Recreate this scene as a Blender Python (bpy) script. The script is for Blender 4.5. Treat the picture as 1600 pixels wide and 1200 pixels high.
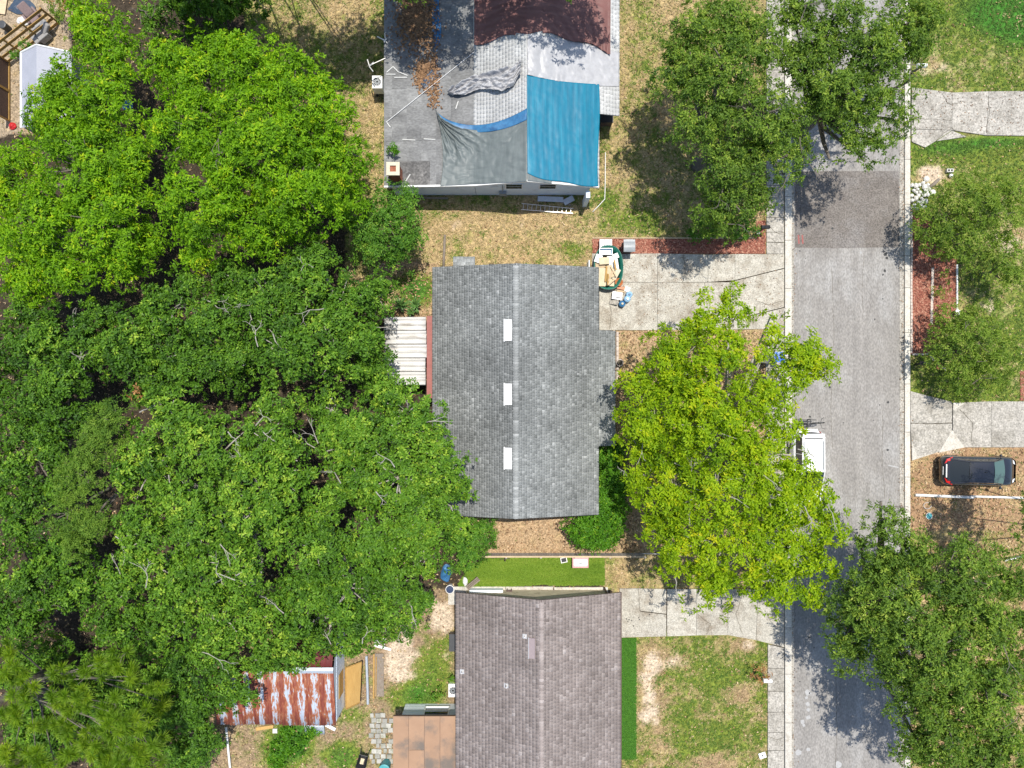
import bpy, math, random
import numpy as np
from mathutils import Vector, Matrix, Euler
R = math.radians
sc = bpy.context.scene
for o in list(bpy.data.objects):
    bpy.data.objects.remove(o)
COL = sc.collection
rnd = random.Random(7)
rng = np.random.default_rng(11)

# ------------------------------------------------------------------ camera, sky, sun, exposure
H = 44.0                      # drone height above the street
S = 0.0396                    # metres per photo pixel at ground level
cam = bpy.data.cameras.new('camera')
cam.sensor_width = 36.0
cam.lens = 18.0 / (800 * S / H)
cam.clip_end = 2000
camo = bpy.data.objects.new('camera', cam)
camo.location = (0, 0, H)
camo.rotation_euler = (0, 0, 0)
COL.objects.link(camo)
sc.camera = camo

SUN_DIR = Vector((0.11, 0.24, 1.0)).normalized()     # towards the sun
elev = math.asin(SUN_DIR.z)
az = math.atan2(SUN_DIR.x, SUN_DIR.y)
world = bpy.data.worlds.new('World')
sc.world = world
world.use_nodes = True
wn = world.node_tree
wn.nodes.clear()
sky = wn.nodes.new('ShaderNodeTexSky')
sky.sky_type = 'NISHITA'
sky.sun_disc = False
sky.sun_elevation = elev
sky.sun_rotation = az
bg = wn.nodes.new('ShaderNodeBackground')
bg.inputs['Strength'].default_value = 0.15
wo = wn.nodes.new('ShaderNodeOutputWorld')
wn.links.new(sky.outputs[0], bg.inputs[0])
wn.links.new(bg.outputs[0], wo.inputs[0])
sun = bpy.data.lights.new('sun', 'SUN')
sun.energy = 4.3
sun.angle = R(0.53)
sun.color = (1.0, 0.955, 0.875)
suno = bpy.data.objects.new('sun', sun)
suno.rotation_euler = SUN_DIR.to_track_quat('Z', 'Y').to_euler()
suno.location = (0, 0, 60)
COL.objects.link(suno)
sc.view_settings.view_transform = 'Standard'
sc.view_settings.look = 'None'
sc.view_settings.exposure = 0.35
sc.view_settings.gamma = 1.0
sc.cycles.max_bounces = 6
sc.cycles.diffuse_bounces = 3
sc.cycles.transmission_bounces = 4
sc.cycles.transparent_max_bounces = 4


def W(px, py, z=0.0):
    """world point seen at photo pixel (px, py) when it stands z metres high"""
    k = S * (H - z) / H
    return Vector(((px - 800) * k, (600 - py) * k, z))


# ------------------------------------------------------------------ helpers
def root_of(o):
    while o.parent:
        o = o.parent
    return o


LOCAL = set()


class MB:
    def __init__(self):
        self.v = []
        self.f = []
        self.m = []

    def face(self, pts, m=0):
        i = len(self.v)
        self.v += [tuple(p) for p in pts]
        self.f.append(tuple(range(i, i + len(pts))))
        self.m.append(m)

    def box(self, a, b, m=0, mat=None):
        x0, y0, z0 = [min(p, q) for p, q in zip(a, b)]
        x1, y1, z1 = [max(p, q) for p, q in zip(a, b)]
        vs = [(x0, y0, z0), (x1, y0, z0), (x1, y1, z0), (x0, y1, z0), (x0, y0, z1), (x1, y0, z1), (x1, y1, z1), (x0, y1, z1)]
        if mat is not None:
            vs = [tuple(mat @ Vector(p)) for p in vs]
        i = len(self.v)
        self.v += vs
        for q in ((3, 2, 1, 0), (4, 5, 6, 7), (0, 1, 5, 4), (1, 2, 6, 5), (2, 3, 7, 6), (3, 0, 4, 7)):
            self.f.append(tuple(i + k for k in q))
            self.m.append(m)
        return self

    def obox(self, c, size, rz=0.0, rx=0.0, ry=0.0, m=0):
        M = Matrix.Translation(Vector(c)) @ Euler((rx, ry, rz)).to_matrix().to_4x4()
        h = [s / 2 for s in size]
        return self.box((-h[0], -h[1], -h[2]), h, m, M)

    def prism(self, poly, z0, z1, m=0, zf=None):
        a = sum(poly[i][0] * poly[(i + 1) % len(poly)][1] - poly[(i + 1) % len(poly)][0] * poly[i][1] for i in range(len(poly)))
        if a < 0:
            poly = poly[::-1]
        n = len(poly)
        i = len(self.v)
        self.v += [(p[0], p[1], z0) for p in poly]
        self.v += [(p[0], p[1], z1 if zf is None else zf(p[0], p[1])) for p in poly]
        self.f.append(tuple(i + n + k for k in range(n)))
        self.m.append(m)
        self.f.append(tuple(i + k for k in range(n))[::-1])
        self.m.append(m)
        for k in range(n):
            l = (k + 1) % n
            self.f.append((i + k, i + l, i + n + l, i + n + k))
            self.m.append(m)
        return self

    def tube(self, pts, rad, n=6, m=0):
        pts = [Vector(p) for p in pts]
        if not hasattr(rad, '__len__'):
            rad = [rad] * len(pts)
        rings = []
        for k, p in enumerate(pts):
            t = (pts[min(k + 1, len(pts) - 1)] - pts[max(k - 1, 0)])
            if t.length < 1e-6:
                t = Vector((0, 0, 1))
            t.normalize()
            a = t.cross(Vector((0, 0, 1)) if abs(t.z) < 0.9 else Vector((1, 0, 0))).normalized()
            b = t.cross(a)
            i = len(self.v)
            for q in range(n):
                w = 2 * math.pi * q / n
                self.v.append(tuple(p + (a * math.cos(w) + b * math.sin(w)) * rad[k]))
            rings.append(i)
        for k in range(len(rings) - 1):
            for q in range(n):
                r = (q + 1) % n
                self.f.append((rings[k] + q, rings[k] + r, rings[k + 1] + r, rings[k + 1] + q))
                self.m.append(m)
        self.f.append(tuple(rings[0] + q for q in range(n))[::-1])
        self.m.append(m)
        self.f.append(tuple(rings[-1] + q for q in range(n)))
        self.m.append(m)
        return self

    def lathe(self, prof, c, n=20, m=0, M=None):
        rings = []
        for r, z in prof:
            i = len(self.v)
            for q in range(n):
                w = 2 * math.pi * q / n
                p = Vector((r * math.cos(w), r * math.sin(w), z))
                if M is not None:
                    p = M @ p
                self.v.append((p.x + c[0], p.y + c[1], p.z + c[2]))
            rings.append(i)
        for k in range(len(rings) - 1):
            for q in range(n):
                r = (q + 1) % n
                self.f.append((rings[k] + q, rings[k] + r, rings[k + 1] + r, rings[k + 1] + q))
                self.m.append(m)
        if prof[0][0] > 1e-4:
            self.f.append(tuple(rings[0] + q for q in range(n))[::-1])
            self.m.append(m)
        if prof[-1][0] > 1e-4:
            self.f.append(tuple(rings[-1] + q for q in range(n)))
            self.m.append(m)
        return self

    def torus(self, c, R0, r, axis='z', n=24, k=8, m=0, M=None):
        i = len(self.v)
        for a in range(n):
            for b in range(k):
                u, w = 2 * math.pi * a / n, 2 * math.pi * b / k
                rr = R0 + r * math.cos(w)
                p = (rr * math.cos(u), rr * math.sin(u), r * math.sin(w))
                if axis == 'y':
                    p = (p[0], p[2], p[1])
                elif axis == 'x':
                    p = (p[2], p[0], p[1])
                self.v.append((p[0] + c[0], p[1] + c[1], p[2] + c[2]))
        for a in range(n):
            for b in range(k):
                self.f.append((i + a * k + b, i + ((a + 1) % n) * k + b, i + ((a + 1) % n) * k + (b + 1) % k, i + a * k + (b + 1) % k))
                self.m.append(m)
        return self

    def grid(self, nx, ny, fn, m=0):
        i = len(self.v)
        for b in range(ny + 1):
            for a in range(nx + 1):
                self.v.append(tuple(fn(a / nx, b / ny)))
        for b in range(ny):
            for a in range(nx):
                q = i + b * (nx + 1) + a
                self.f.append((q, q + 1, q + nx + 2, q + nx + 1))
                self.m.append(m)
        return self

    def build(self, name, mats, parent=None, smooth=False, base=None, bevel=0.0):
        me = bpy.data.meshes.new(name)
        if not isinstance(mats, (list, tuple)):
            mats = [mats]
        off = Vector((0, 0, 0))
        if parent is not None:
            r = root_of(parent)
            if r.name not in LOCAL:
                off = Vector(r.location)
        elif base is not None:
            off = Vector(base)
        me.from_pydata([(v[0] - off.x, v[1] - off.y, v[2] - off.z) for v in self.v], [], self.f)
        for mm in mats:
            me.materials.append(mm)
        if len(mats) > 1:
            me.polygons.foreach_set('material_index', self.m)
        if smooth:
            me.polygons.foreach_set('use_smooth', [True] * len(me.polygons))
        me.update()
        o = bpy.data.objects.new(name, me)
        COL.objects.link(o)
        if parent is not None:
            o.parent = parent
        elif base is not None:
            o.location = off
        if bevel:
            bv = o.modifiers.new('bevel', 'BEVEL')
            bv.width = bevel
            bv.segments = 2
            bv.limit_method = 'ANGLE'
        return o


def np_mesh(name, V, faces, mat, parent=None, tint=None, base=None, smooth=False):
    """faces: list of (n,k) index arrays"""
    off = np.zeros(3)
    if parent is not None:
        r = root_of(parent)
        if r.name not in LOCAL:
            off = np.array(r.location)
    elif base is not None:
        off = np.array(base)
    me = bpy.data.meshes.new(name)
    V = (np.asarray(V, dtype=np.float64) - off).astype(np.float32)
    me.vertices.add(len(V))
    me.vertices.foreach_set('co', V.ravel())
    loops = np.concatenate([f.ravel() for f in faces]).astype(np.int32)
    tot = np.concatenate([np.full(len(f), f.shape[1]) for f in faces]).astype(np.int32)
    start = np.concatenate([[0], np.cumsum(tot)[:-1]]).astype(np.int32)
    me.loops.add(len(loops))
    me.loops.foreach_set('vertex_index', loops)
    me.polygons.add(len(tot))
    me.polygons.foreach_set('loop_start', start)
    me.update(calc_edges=True)
    if tint is not None:
        if tint.ndim == 1:
            at = me.attributes.new('tint', 'FLOAT', 'POINT')
            at.data.foreach_set('value', tint.astype(np.float32))
        else:
            at = me.attributes.new('cover', 'FLOAT_COLOR', 'POINT')
            c = np.ones((len(V), 4), np.float32)
            c[:, :3] = tint
            at.data.foreach_set('color', c.ravel())
    if smooth:
        me.polygons.foreach_set('use_smooth', np.ones(len(tot), dtype=bool))
    me.materials.append(mat)
    o = bpy.data.objects.new(name, me)
    COL.objects.link(o)
    if parent is not None:
        o.parent = parent
    elif base is not None:
        o.location = off
    return o


def tag(o, label, cat, group=None):
    o['label'] = label
    o['category'] = cat
    if group:
        o['group'] = group
    return o


def thing(name, label, cat, loc, rz=0.0, group=None, local=False):
    o = bpy.data.objects.new(name, None)
    o.empty_display_size = 0.3
    COL.objects.link(o)
    o.location = loc
    o.rotation_euler = (0, 0, rz)
    if local:
        LOCAL.add(o.name)
    return tag(o, label, cat, group)


def structure(name, loc=(0, 0, 0)):
    o = bpy.data.objects.new(name, None)
    COL.objects.link(o)
    o.location = loc
    o['kind'] = 'structure'
    return o


def copy_tree(o, parent=None):
    c = o.copy()
    COL.objects.link(c)
    c.parent = parent
    for ch in list(o.children):
        copy_tree(ch, c)
    return c


# ------------------------------------------------------------------ numpy noise and polygons
_perm = np.random.default_rng(3).random((256, 256))


def vnoise(x, y, seed=0):
    x = np.asarray(x) + seed * 17.31
    y = np.asarray(y) + seed * 9.77
    xi = np.floor(x).astype(int)
    yi = np.floor(y).astype(int)
    fx = x - xi
    fy = y - yi
    fx = fx * fx * (3 - 2 * fx)
    fy = fy * fy * (3 - 2 * fy)
    g = lambda a, b: _perm[a % 256, b % 256]
    return (g(xi, yi) * (1 - fx) + g(xi + 1, yi) * fx) * (1 - fy) + (g(xi, yi + 1) * (1 - fx) + g(xi + 1, yi + 1) * fx) * fy


def fbm(x, y, seed=0, oct=4):
    s, a, t = 0, 1.0, 0
    for k in range(oct):
        s = s + a * vnoise(np.asarray(x) * 2 ** k, np.asarray(y) * 2 ** k, seed + k * 3)
        t += a
        a *= 0.55
    return s / t


def inpoly(px, py, poly):
    c = np.zeros(np.shape(px), bool)
    n = len(poly)
    for i in range(n):
        x0, y0 = poly[i]
        x1, y1 = poly[(i + 1) % n]
        if y0 == y1:
            continue
        k = ((y0 > py) != (y1 > py)) & (px < (x1 - x0) * (py - y0) / (y1 - y0) + x0)
        c ^= k
    return c


# ------------------------------------------------------------------ materials
def nodes_of(name):
    m = bpy.data.materials.new(name)
    m.use_nodes = True
    nt = m.node_tree
    nt.nodes.clear()
    out = nt.nodes.new('ShaderNodeOutputMaterial')
    return m, nt, out


def nd(nt, typ, **kw):
    n = nt.nodes.new(typ)
    for k, v in kw.items():
        if k.startswith('_'):
            setattr(n, k[1:], v)
        else:
            n.inputs[k].default_value = v
    return n


def ramp(nt, stops):
    r = nt.nodes.new('ShaderNodeValToRGB')
    e = r.color_ramp.elements
    e[0].position, e[0].color = stops[0][0], (*stops[0][1], 1)
    e[1].position, e[1].color = stops[-1][0], (*stops[-1][1], 1)
    for p, c in stops[1:-1]:
        q = e.new(p)
        q.color = (*c, 1)
    return r


def coords(nt, scale=(1, 1, 1), rnd_off=True):
    tc = nt.nodes.new('ShaderNodeTexCoord')
    mp = nt.nodes.new('ShaderNodeMapping')
    mp.inputs['Scale'].default_value = scale
    nt.links.new(tc.outputs['Object'], mp.inputs['Vector'])
    if rnd_off:
        oi = nt.nodes.new('ShaderNodeObjectInfo')
        mu = nd(nt, 'ShaderNodeMath', _operation='MULTIPLY')
        mu.inputs[1].default_value = 37.0
        nt.links.new(oi.outputs['Random'], mu.inputs[0])
        cb = nt.nodes.new('ShaderNodeCombineXYZ')
        nt.links.new(mu.outputs[0], cb.inputs[0])
        nt.links.new(mu.outputs[0], cb.inputs[1])
        nt.links.new(cb.outputs[0], mp.inputs['Location'])
    return mp


def surf(name, c1, c2=None, streak=0.0, streak_scale=2.2, scale=6.0, rough=0.8, bump=0.0, bscale=40.0, stain=None, stain_scale=0.7, stain_lo=0.5, stain_hi=0.7,
         speck=0.0, speck_scale=30.0, metal=0.0, stretch=(1, 1, 1), spec=0.4, coat=0.0, detail=5.0, piece=0.0):
    m, nt, out = nodes_of(name)
    L = nt.links.new
    b = nd(nt, 'ShaderNodeBsdfPrincipled', Roughness=rough, Metallic=metal)
    b.inputs['Specular IOR Level'].default_value = spec
    b.inputs['Coat Weight'].default_value = coat
    L(b.outputs[0], out.inputs[0])
    mp = coords(nt, stretch)
    if c2 is None:
        c2 = tuple(x * 0.8 for x in c1)
    n1 = nd(nt, 'ShaderNodeTexNoise', Scale=scale, Detail=detail, Roughness=0.6)
    L(mp.outputs[0], n1.inputs['Vector'])
    r = ramp(nt, [(0.3, c2), (0.7, c1)])
    L(n1.outputs['Fac'], r.inputs[0])
    colr = r.outputs[0]
    if stain is not None:
        n2 = nd(nt, 'ShaderNodeTexNoise', Scale=stain_scale, Detail=6.0, Roughness=0.65)
        L(mp.outputs[0], n2.inputs['Vector'])
        mr = nd(nt, 'ShaderNodeMapRange')
        mr.inputs['From Min'].default_value = stain_lo
        mr.inputs['From Max'].default_value = stain_hi
        L(n2.outputs['Fac'], mr.inputs['Value'])
        mx = nd(nt, 'ShaderNodeMix', _data_type='RGBA')
        L(mr.outputs[0], mx.inputs['Factor'])
        L(colr, mx.inputs[6])
        mx.inputs[7].default_value = (*stain, 1)
        colr = mx.outputs[2]
    if speck > 0:
        n3 = nd(nt, 'ShaderNodeTexNoise', Scale=speck_scale, Detail=2.0)
        L(mp.outputs[0], n3.inputs['Vector'])
        mr = nd(nt, 'ShaderNodeMapRange')
        mr.inputs['From Min'].default_value = 0.3
        mr.inputs['From Max'].default_value = 0.7
        mr.inputs['To Min'].default_value = 1 - speck
        mr.inputs['To Max'].default_value = 1 + speck
        L(n3.outputs['Fac'], mr.inputs['Value'])
        mx = nd(nt, 'ShaderNodeVectorMath', _operation='SCALE')
        L(colr, mx.inputs[0])
        L(mr.outputs[0], mx.inputs['Scale'])
        colr = mx.outputs[0]
    if streak > 0:
        mp9 = coords(nt, (1, 0.012, 1), False)
        n9 = nd(nt, 'ShaderNodeTexNoise', Scale=streak_scale, Detail=4.0)
        L(mp9.outputs[0], n9.inputs['Vector'])
        mr = nd(nt, 'ShaderNodeMapRange')
        mr.inputs['From Min'].default_value = 0.3
        mr.inputs['From Max'].default_value = 0.7
        mr.inputs['To Min'].default_value = 1 - streak
        mr.inputs['To Max'].default_value = 1 + streak
        L(n9.outputs['Fac'], mr.inputs['Value'])
        mx = nd(nt, 'ShaderNodeVectorMath', _operation='SCALE')
        L(colr, mx.inputs[0])
        L(mr.outputs[0], mx.inputs['Scale'])
        colr = mx.outputs[0]
    if piece > 0:
        oi = nt.nodes.new('ShaderNodeObjectInfo')
        mr = nd(nt, 'ShaderNodeMapRange')
        mr.inputs['To Min'].default_value = 1 - piece
        mr.inputs['To Max'].default_value = 1 + piece
        L(oi.outputs['Random'], mr.inputs['Value'])
        mx = nd(nt, 'ShaderNodeVectorMath', _operation='SCALE')
        L(colr, mx.inputs[0])
        L(mr.outputs[0], mx.inputs['Scale'])
        colr = mx.outputs[0]
    L(colr, b.inputs['Base Color'])
    if bump > 0:
        n4 = nd(nt, 'ShaderNodeTexNoise', Scale=bscale, Detail=3.0)
        L(mp.outputs[0], n4.inputs['Vector'])
        bp = nd(nt, 'ShaderNodeBump', Strength=bump, Distance=0.05)
        L(n4.outputs['Fac'], bp.inputs['Height'])
        L(bp.outputs[0], b.inputs['Normal'])
    return m


def tint_mat(name, stops, rough=0.85, noise=0.25, nscale=25.0, big=0.0, big_scale=0.6, spec=0.3, bump=0.0):
    """material coloured per piece by the mesh attribute 'tint'"""
    m, nt, out = nodes_of(name)
    L = nt.links.new
    b = nd(nt, 'ShaderNodeBsdfPrincipled', Roughness=rough)
    b.inputs['Specular IOR Level'].default_value = spec
    L(b.outputs[0], out.inputs[0])
    at = nd(nt, 'ShaderNodeAttribute', _attribute_name='tint')
    r = ramp(nt, stops)
    L(at.outputs['Fac'], r.inputs[0])
    mp = coords(nt, rnd_off=False)
    colr = r.outputs[0]
    for amp, s in ((noise, nscale), (big, big_scale)):
        if amp <= 0:
            continue
        n3 = nd(nt, 'ShaderNodeTexNoise', Scale=s, Detail=4.0)
        L(mp.outputs[0], n3.inputs['Vector'])
        mr = nd(nt, 'ShaderNodeMapRange')
        mr.inputs['From Min'].default_value = 0.3
        mr.inputs['From Max'].default_value = 0.7
        mr.inputs['To Min'].default_value = 1 - amp
        mr.inputs['To Max'].default_value = 1 + amp
        L(n3.outputs['Fac'], mr.inputs['Value'])
        mx = nd(nt, 'ShaderNodeVectorMath', _operation='SCALE')
        L(colr, mx.inputs[0])
        L(mr.outputs[0], mx.inputs['Scale'])
        colr = mx.outputs[0]
    L(colr, b.inputs['Base Color'])
    return m


def leaf_mat(name, stops, rough=0.45, spec=0.2, trans=0.3):
    m, nt, out = nodes_of(name)
    L = nt.links.new
    at = nd(nt, 'ShaderNodeAttribute', _attribute_name='tint')
    r = ramp(nt, stops)
    L(at.outputs['Fac'], r.inputs[0])
    b = nd(nt, 'ShaderNodeBsdfPrincipled', Roughness=rough)
    b.inputs['Specular IOR Level'].default_value = spec
    L(r.outputs[0], b.inputs['Base Color'])
    t = nt.nodes.new('ShaderNodeBsdfTranslucent')
    hs = nd(nt, 'ShaderNodeHueSaturation', Value=1.5, Saturation=1.1)
    L(r.outputs[0], hs.inputs['Color'])
    L(hs.outputs[0], t.inputs['Color'])
    mx = nd(nt, 'ShaderNodeMixShader')
    mx.inputs[0].default_value = trans
    L(b.outputs[0], mx.inputs[1])
    L(t.outputs[0], mx.inputs[2])
    L(mx.outputs[0], out.inputs[0])
    return m


def plain(name, c, rough=0.5, metal=0.0, spec=0.5, coat=0.0, noise=0.12):
    return surf(name, tuple(min(1, x * (1 + noise)) for x in c), tuple(x * (1 - noise) for x in c), scale=9.0, rough=rough, metal=metal, spec=spec, coat=coat)


def glass(name, c=(0.02, 0.03, 0.035), rough=0.06):
    m, nt, out = nodes_of(name)
    b = nd(nt, 'ShaderNodeBsdfPrincipled', Roughness=rough)
    b.inputs['Base Color'].default_value = (*c, 1)
    b.inputs['Specular IOR Level'].default_value = 0.8
    nt.links.new(b.outputs[0], out.inputs[0])
    return m


M = {}
M['concrete'] = surf('concrete', (0.47, 0.44, 0.375), (0.36, 0.335, 0.28), scale=3.0, rough=0.9, bump=0.15, bscale=30, stain=(0.24, 0.2, 0.15), stain_scale=0.9, stain_lo=0.46, stain_hi=0.7, speck=0.3, speck_scale=14, piece=0.07)
M['concrete_old'] = surf('old_concrete', (0.43, 0.4, 0.35), (0.31, 0.29, 0.25), scale=4.0, rough=0.92, bump=0.2, bscale=24, stain=(0.22, 0.2, 0.165), stain_scale=0.8, stain_lo=0.46, stain_hi=0.72, speck=0.35, speck_scale=11, piece=0.06)
M['concrete_pale'] = surf('pale_concrete', (0.56, 0.53, 0.47), (0.44, 0.41, 0.35), scale=5.0, rough=0.9, bump=0.1, stain=(0.3, 0.26, 0.2), stain_scale=2.2, stain_lo=0.55, stain_hi=0.75, speck=0.2, speck_scale=16, piece=0.06)
M['asphalt'] = surf('asphalt', (0.275, 0.258, 0.236), (0.225, 0.211, 0.194), scale=0.9, rough=0.95, bump=0.25, bscale=45, speck=0.24, speck_scale=13, stain=(0.31, 0.3, 0.285), stain_scale=0.45, stain_lo=0.5, stain_hi=0.7, stretch=(1, 0.5, 1), streak=0.1)
M['asphalt_patch'] = surf('asphalt_patch', (0.185, 0.165, 0.146), (0.135, 0.118, 0.104), scale=1.2, rough=0.95, bump=0.3, bscale=45, speck=0.4, speck_scale=13, stain=(0.2, 0.185, 0.172), stain_scale=0.5)
M['dark_joint'] = plain('joint_soil', (0.1, 0.085, 0.06), 0.95)
M['mulch'] = surf('red_mulch', (0.33, 0.125, 0.085), (0.19, 0.062, 0.042), scale=14, rough=0.95, bump=0.5, bscale=30, speck=0.35, speck_scale=14, stain=(0.36, 0.22, 0.15), stain_scale=3, stain_lo=0.55, stain_hi=0.8)
M['mulch_chip'] = tint_mat('mulch_chips', [(0, (0.15, 0.045, 0.03)), (0.5, (0.32, 0.115, 0.075)), (1, (0.46, 0.25, 0.17))], noise=0.1)
M['shingle_grey'] = tint_mat('grey_shingles', [(0, (0.13, 0.136, 0.131)), (0.5, (0.212, 0.22, 0.213)), (0.85, (0.295, 0.303, 0.293)), (1, (0.38, 0.388, 0.376))], noise=0.2, nscale=22, big=0.2, big_scale=0.35)
M['shingle_brown'] = tint_mat('brown_shingles', [(0, (0.175, 0.144, 0.13)), (0.5, (0.25, 0.209, 0.19)), (0.9, (0.33, 0.283, 0.26)), (1, (0.4, 0.352, 0.328))], noise=0.16, nscale=22, big=0.16, big_scale=0.5)
M['shingle_white'] = tint_mat('white_shingles', [(0, (0.42, 0.42, 0.41)), (0.5, (0.5, 0.5, 0.49)), (1, (0.58, 0.58, 0.57))], noise=0.12, nscale=18, big=0.16, big_scale=0.8)
M['deck_dark'] = plain('roof_felt', (0.05, 0.05, 0.05), 0.95)
M['deck_brown'] = plain('brown_felt', (0.1, 0.075, 0.07), 0.95)
M['deck_grey'] = plain('grey_felt', (0.2, 0.2, 0.195), 0.95)
M['white_paint'] = surf('white_paint', (0.78, 0.78, 0.76), (0.7, 0.7, 0.68), scale=3, rough=0.5, stain=(0.55, 0.54, 0.5), stain_scale=2.0, stain_lo=0.6, stain_hi=0.8)
M['white_metal'] = plain('white_metal', (0.8, 0.8, 0.79), 0.4, noise=0.03)
M['wall_cream'] = surf('cream_stucco', (0.74, 0.68, 0.56), (0.6, 0.54, 0.43), scale=3, rough=0.9)
M['wall_beige'] = surf('beige_stained_stucco', (0.66, 0.57, 0.42), (0.5, 0.42, 0.3), scale=2.2, rough=0.9, stain=(0.25, 0.19, 0.12), stain_scale=1.8, stain_lo=0.55, stain_hi=0.75)
M['wall_blue'] = surf('pale_blue_siding', (0.66, 0.74, 0.82), (0.58, 0.66, 0.75), scale=2, rough=0.7, stain=(0.3, 0.32, 0.36), stain_scale=1.6, stain_lo=0.58, stain_hi=0.8)
M['wall_greyblue'] = surf('grey_blue_siding', (0.7, 0.76, 0.79), (0.63, 0.69, 0.72), scale=2, rough=0.7)
M['trim_brown'] = plain('brown_trim', (0.09, 0.055, 0.045), 0.7)
M['glass'] = glass('window_glass')
M['tarp_blue'] = surf('blue_tarp', (0.003, 0.165, 0.265), (0.002, 0.12, 0.2), scale=1.4, rough=0.45, spec=0.4, stretch=(4, 0.25, 1), stain=(0.012, 0.21, 0.31), stain_scale=0.7, stain_lo=0.52, stain_hi=0.75)
M['tarp_blue2'] = surf('bright_blue_tarp', (0.05, 0.19, 0.36), (0.02, 0.085, 0.2), scale=3, rough=0.45)
M['tarp_maroon'] = surf('maroon_tarp', (0.2, 0.093, 0.08), (0.15, 0.068, 0.06), scale=1.0, rough=0.55, spec=0.3)
M['tarp_silver'] = surf('silver_tarp', (0.4, 0.4, 0.41), (0.32, 0.32, 0.33), scale=2.5, rough=0.4, spec=0.5)
M['tarp_crumple'] = surf('crumpled_silver_tarp', (0.42, 0.42, 0.43), (0.3, 0.3, 0.31), scale=3, rough=0.35, spec=0.5)
M['tarp_green'] = surf('grey_green_tarp', (0.145, 0.168, 0.165), (0.095, 0.113, 0.113), scale=1.2, rough=0.5, spec=0.4, stretch=(3, 0.6, 1))
M['roll_roof'] = surf('rolled_roofing', (0.235, 0.235, 0.23), (0.145, 0.145, 0.143), scale=1.3, rough=0.9, speck=0.22, speck_scale=12, stain=(0.09, 0.09, 0.09), stain_scale=0.6, stain_lo=0.5, stain_hi=0.74, stretch=(0.5, 1, 1), piece=0.12)
M['roll_patch'] = surf('tar_patch', (0.13, 0.125, 0.12), (0.07, 0.068, 0.066), scale=3, rough=0.75, speck=0.35, speck_scale=9, stain=(0.22, 0.21, 0.2), stain_scale=1.6)
M['brick_red'] = surf('red_brick', (0.3, 0.11, 0.06), (0.2, 0.07, 0.04), scale=6, rough=0.9, piece=0.15)
M['mortar_cap'] = surf('chimney_cap', (0.62, 0.56, 0.42), (0.5, 0.44, 0.33), scale=8, rough=0.9)
M['copper_roof'] = surf('tan_metal_roof', (0.35, 0.215, 0.13), (0.29, 0.175, 0.105), scale=1.0, rough=0.6, stain=(0.15, 0.12, 0.095), stain_scale=0.42, stain_lo=0.47, stain_hi=0.62)
M['corr_white'] = surf('weathered_white_panel', (0.66, 0.64, 0.6), (0.46, 0.44, 0.4), scale=2.2, rough=0.7, stain=(0.27, 0.23, 0.18), stain_scale=1.6, stain_lo=0.55, stain_hi=0.7, stretch=(0.35, 2.5, 1), speck=0.12)
M['red_fascia'] = surf('red_flashing', (0.33, 0.13, 0.11), (0.27, 0.1, 0.085), scale=4, rough=0.8)
M['dark_red'] = surf('dark_red_sheet', (0.16, 0.03, 0.028), (0.1, 0.02, 0.02), scale=4, rough=0.7, stretch=(4, 0.6, 1))
M['galv'] = surf('galvanised_steel', (0.52, 0.57, 0.62), (0.42, 0.46, 0.51), scale=4, rough=0.4, metal=0.35)
M['wood_new'] = surf('new_plywood', (0.5, 0.32, 0.11), (0.4, 0.24, 0.075), scale=3, rough=0.8, stretch=(6, 0.7, 1), piece=0.1)
M['wood_fence'] = surf('yellow_pine', (0.42, 0.26, 0.08), (0.31, 0.18, 0.05), scale=4, rough=0.8, piece=0.12)
M['wood_grey'] = surf('weathered_wood', (0.25, 0.21, 0.17), (0.16, 0.13, 0.1), scale=5, rough=0.9, stretch=(5, 1, 1), piece=0.12)
M['wood_fencegrey'] = surf('grey_fence_wood', (0.42, 0.4, 0.38), (0.3, 0.285, 0.27), scale=5, rough=0.9, piece=0.15)
M['wood_tan'] = surf('tan_lumber', (0.55, 0.43, 0.28), (0.44, 0.33, 0.2), scale=5, rough=0.85, stretch=(1, 4, 1), piece=0.12)
M['cardboard'] = surf('pale_cardboard', (0.62, 0.52, 0.36), (0.54, 0.44, 0.29), scale=4, rough=0.9)
M['stone'] = surf('white_stone', (0.7, 0.68, 0.63), (0.55, 0.53, 0.48), scale=6, rough=0.9, bump=0.3, bscale=14, piece=0.12)
M['paver'] = surf('paver_concrete', (0.44, 0.43, 0.39), (0.3, 0.29, 0.25), scale=5, rough=0.9, stain=(0.14, 0.15, 0.08), stain_scale=2.5, stain_lo=0.5, stain_hi=0.7, piece=0.25)
M['edging'] = surf('pale_edging_brick', (0.55, 0.48, 0.42), (0.45, 0.37, 0.32), scale=6, rough=0.9, piece=0.12)
M['black_paint'] = surf('black_car_paint', (0.012, 0.013, 0.017), (0.01, 0.011, 0.014), rough=0.22, spec=0.6, coat=1.0)
M['white_car'] = surf('white_car_paint', (0.8, 0.8, 0.8), (0.78, 0.78, 0.78), rough=0.3, spec=0.5, coat=0.6)
M['car_glass'] = glass('car_glass', (0.012, 0.016, 0.016), 0.04)
M['car_glass_green'] = glass('green_windscreen', (0.05, 0.1, 0.09), 0.05)
M['tyre'] = plain('tyre_rubber', (0.02, 0.02, 0.02), 0.85)
M['rim'] = plain('rim_alloy', (0.5, 0.5, 0.5), 0.3, metal=0.8)
M['red_light'] = plain('tail_light', (0.5, 0.015, 0.012), 0.2)
M['head_light'] = plain('head_light', (0.7, 0.72, 0.72), 0.1)
M['black_plastic'] = plain('black_plastic', (0.018, 0.018, 0.02), 0.5)
M['grey_plastic'] = plain('grey_plastic', (0.25, 0.27, 0.28), 0.45)
M['grey_plastic_dk'] = plain('dark_grey_plastic', (0.05, 0.052, 0.055), 0.5)
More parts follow.
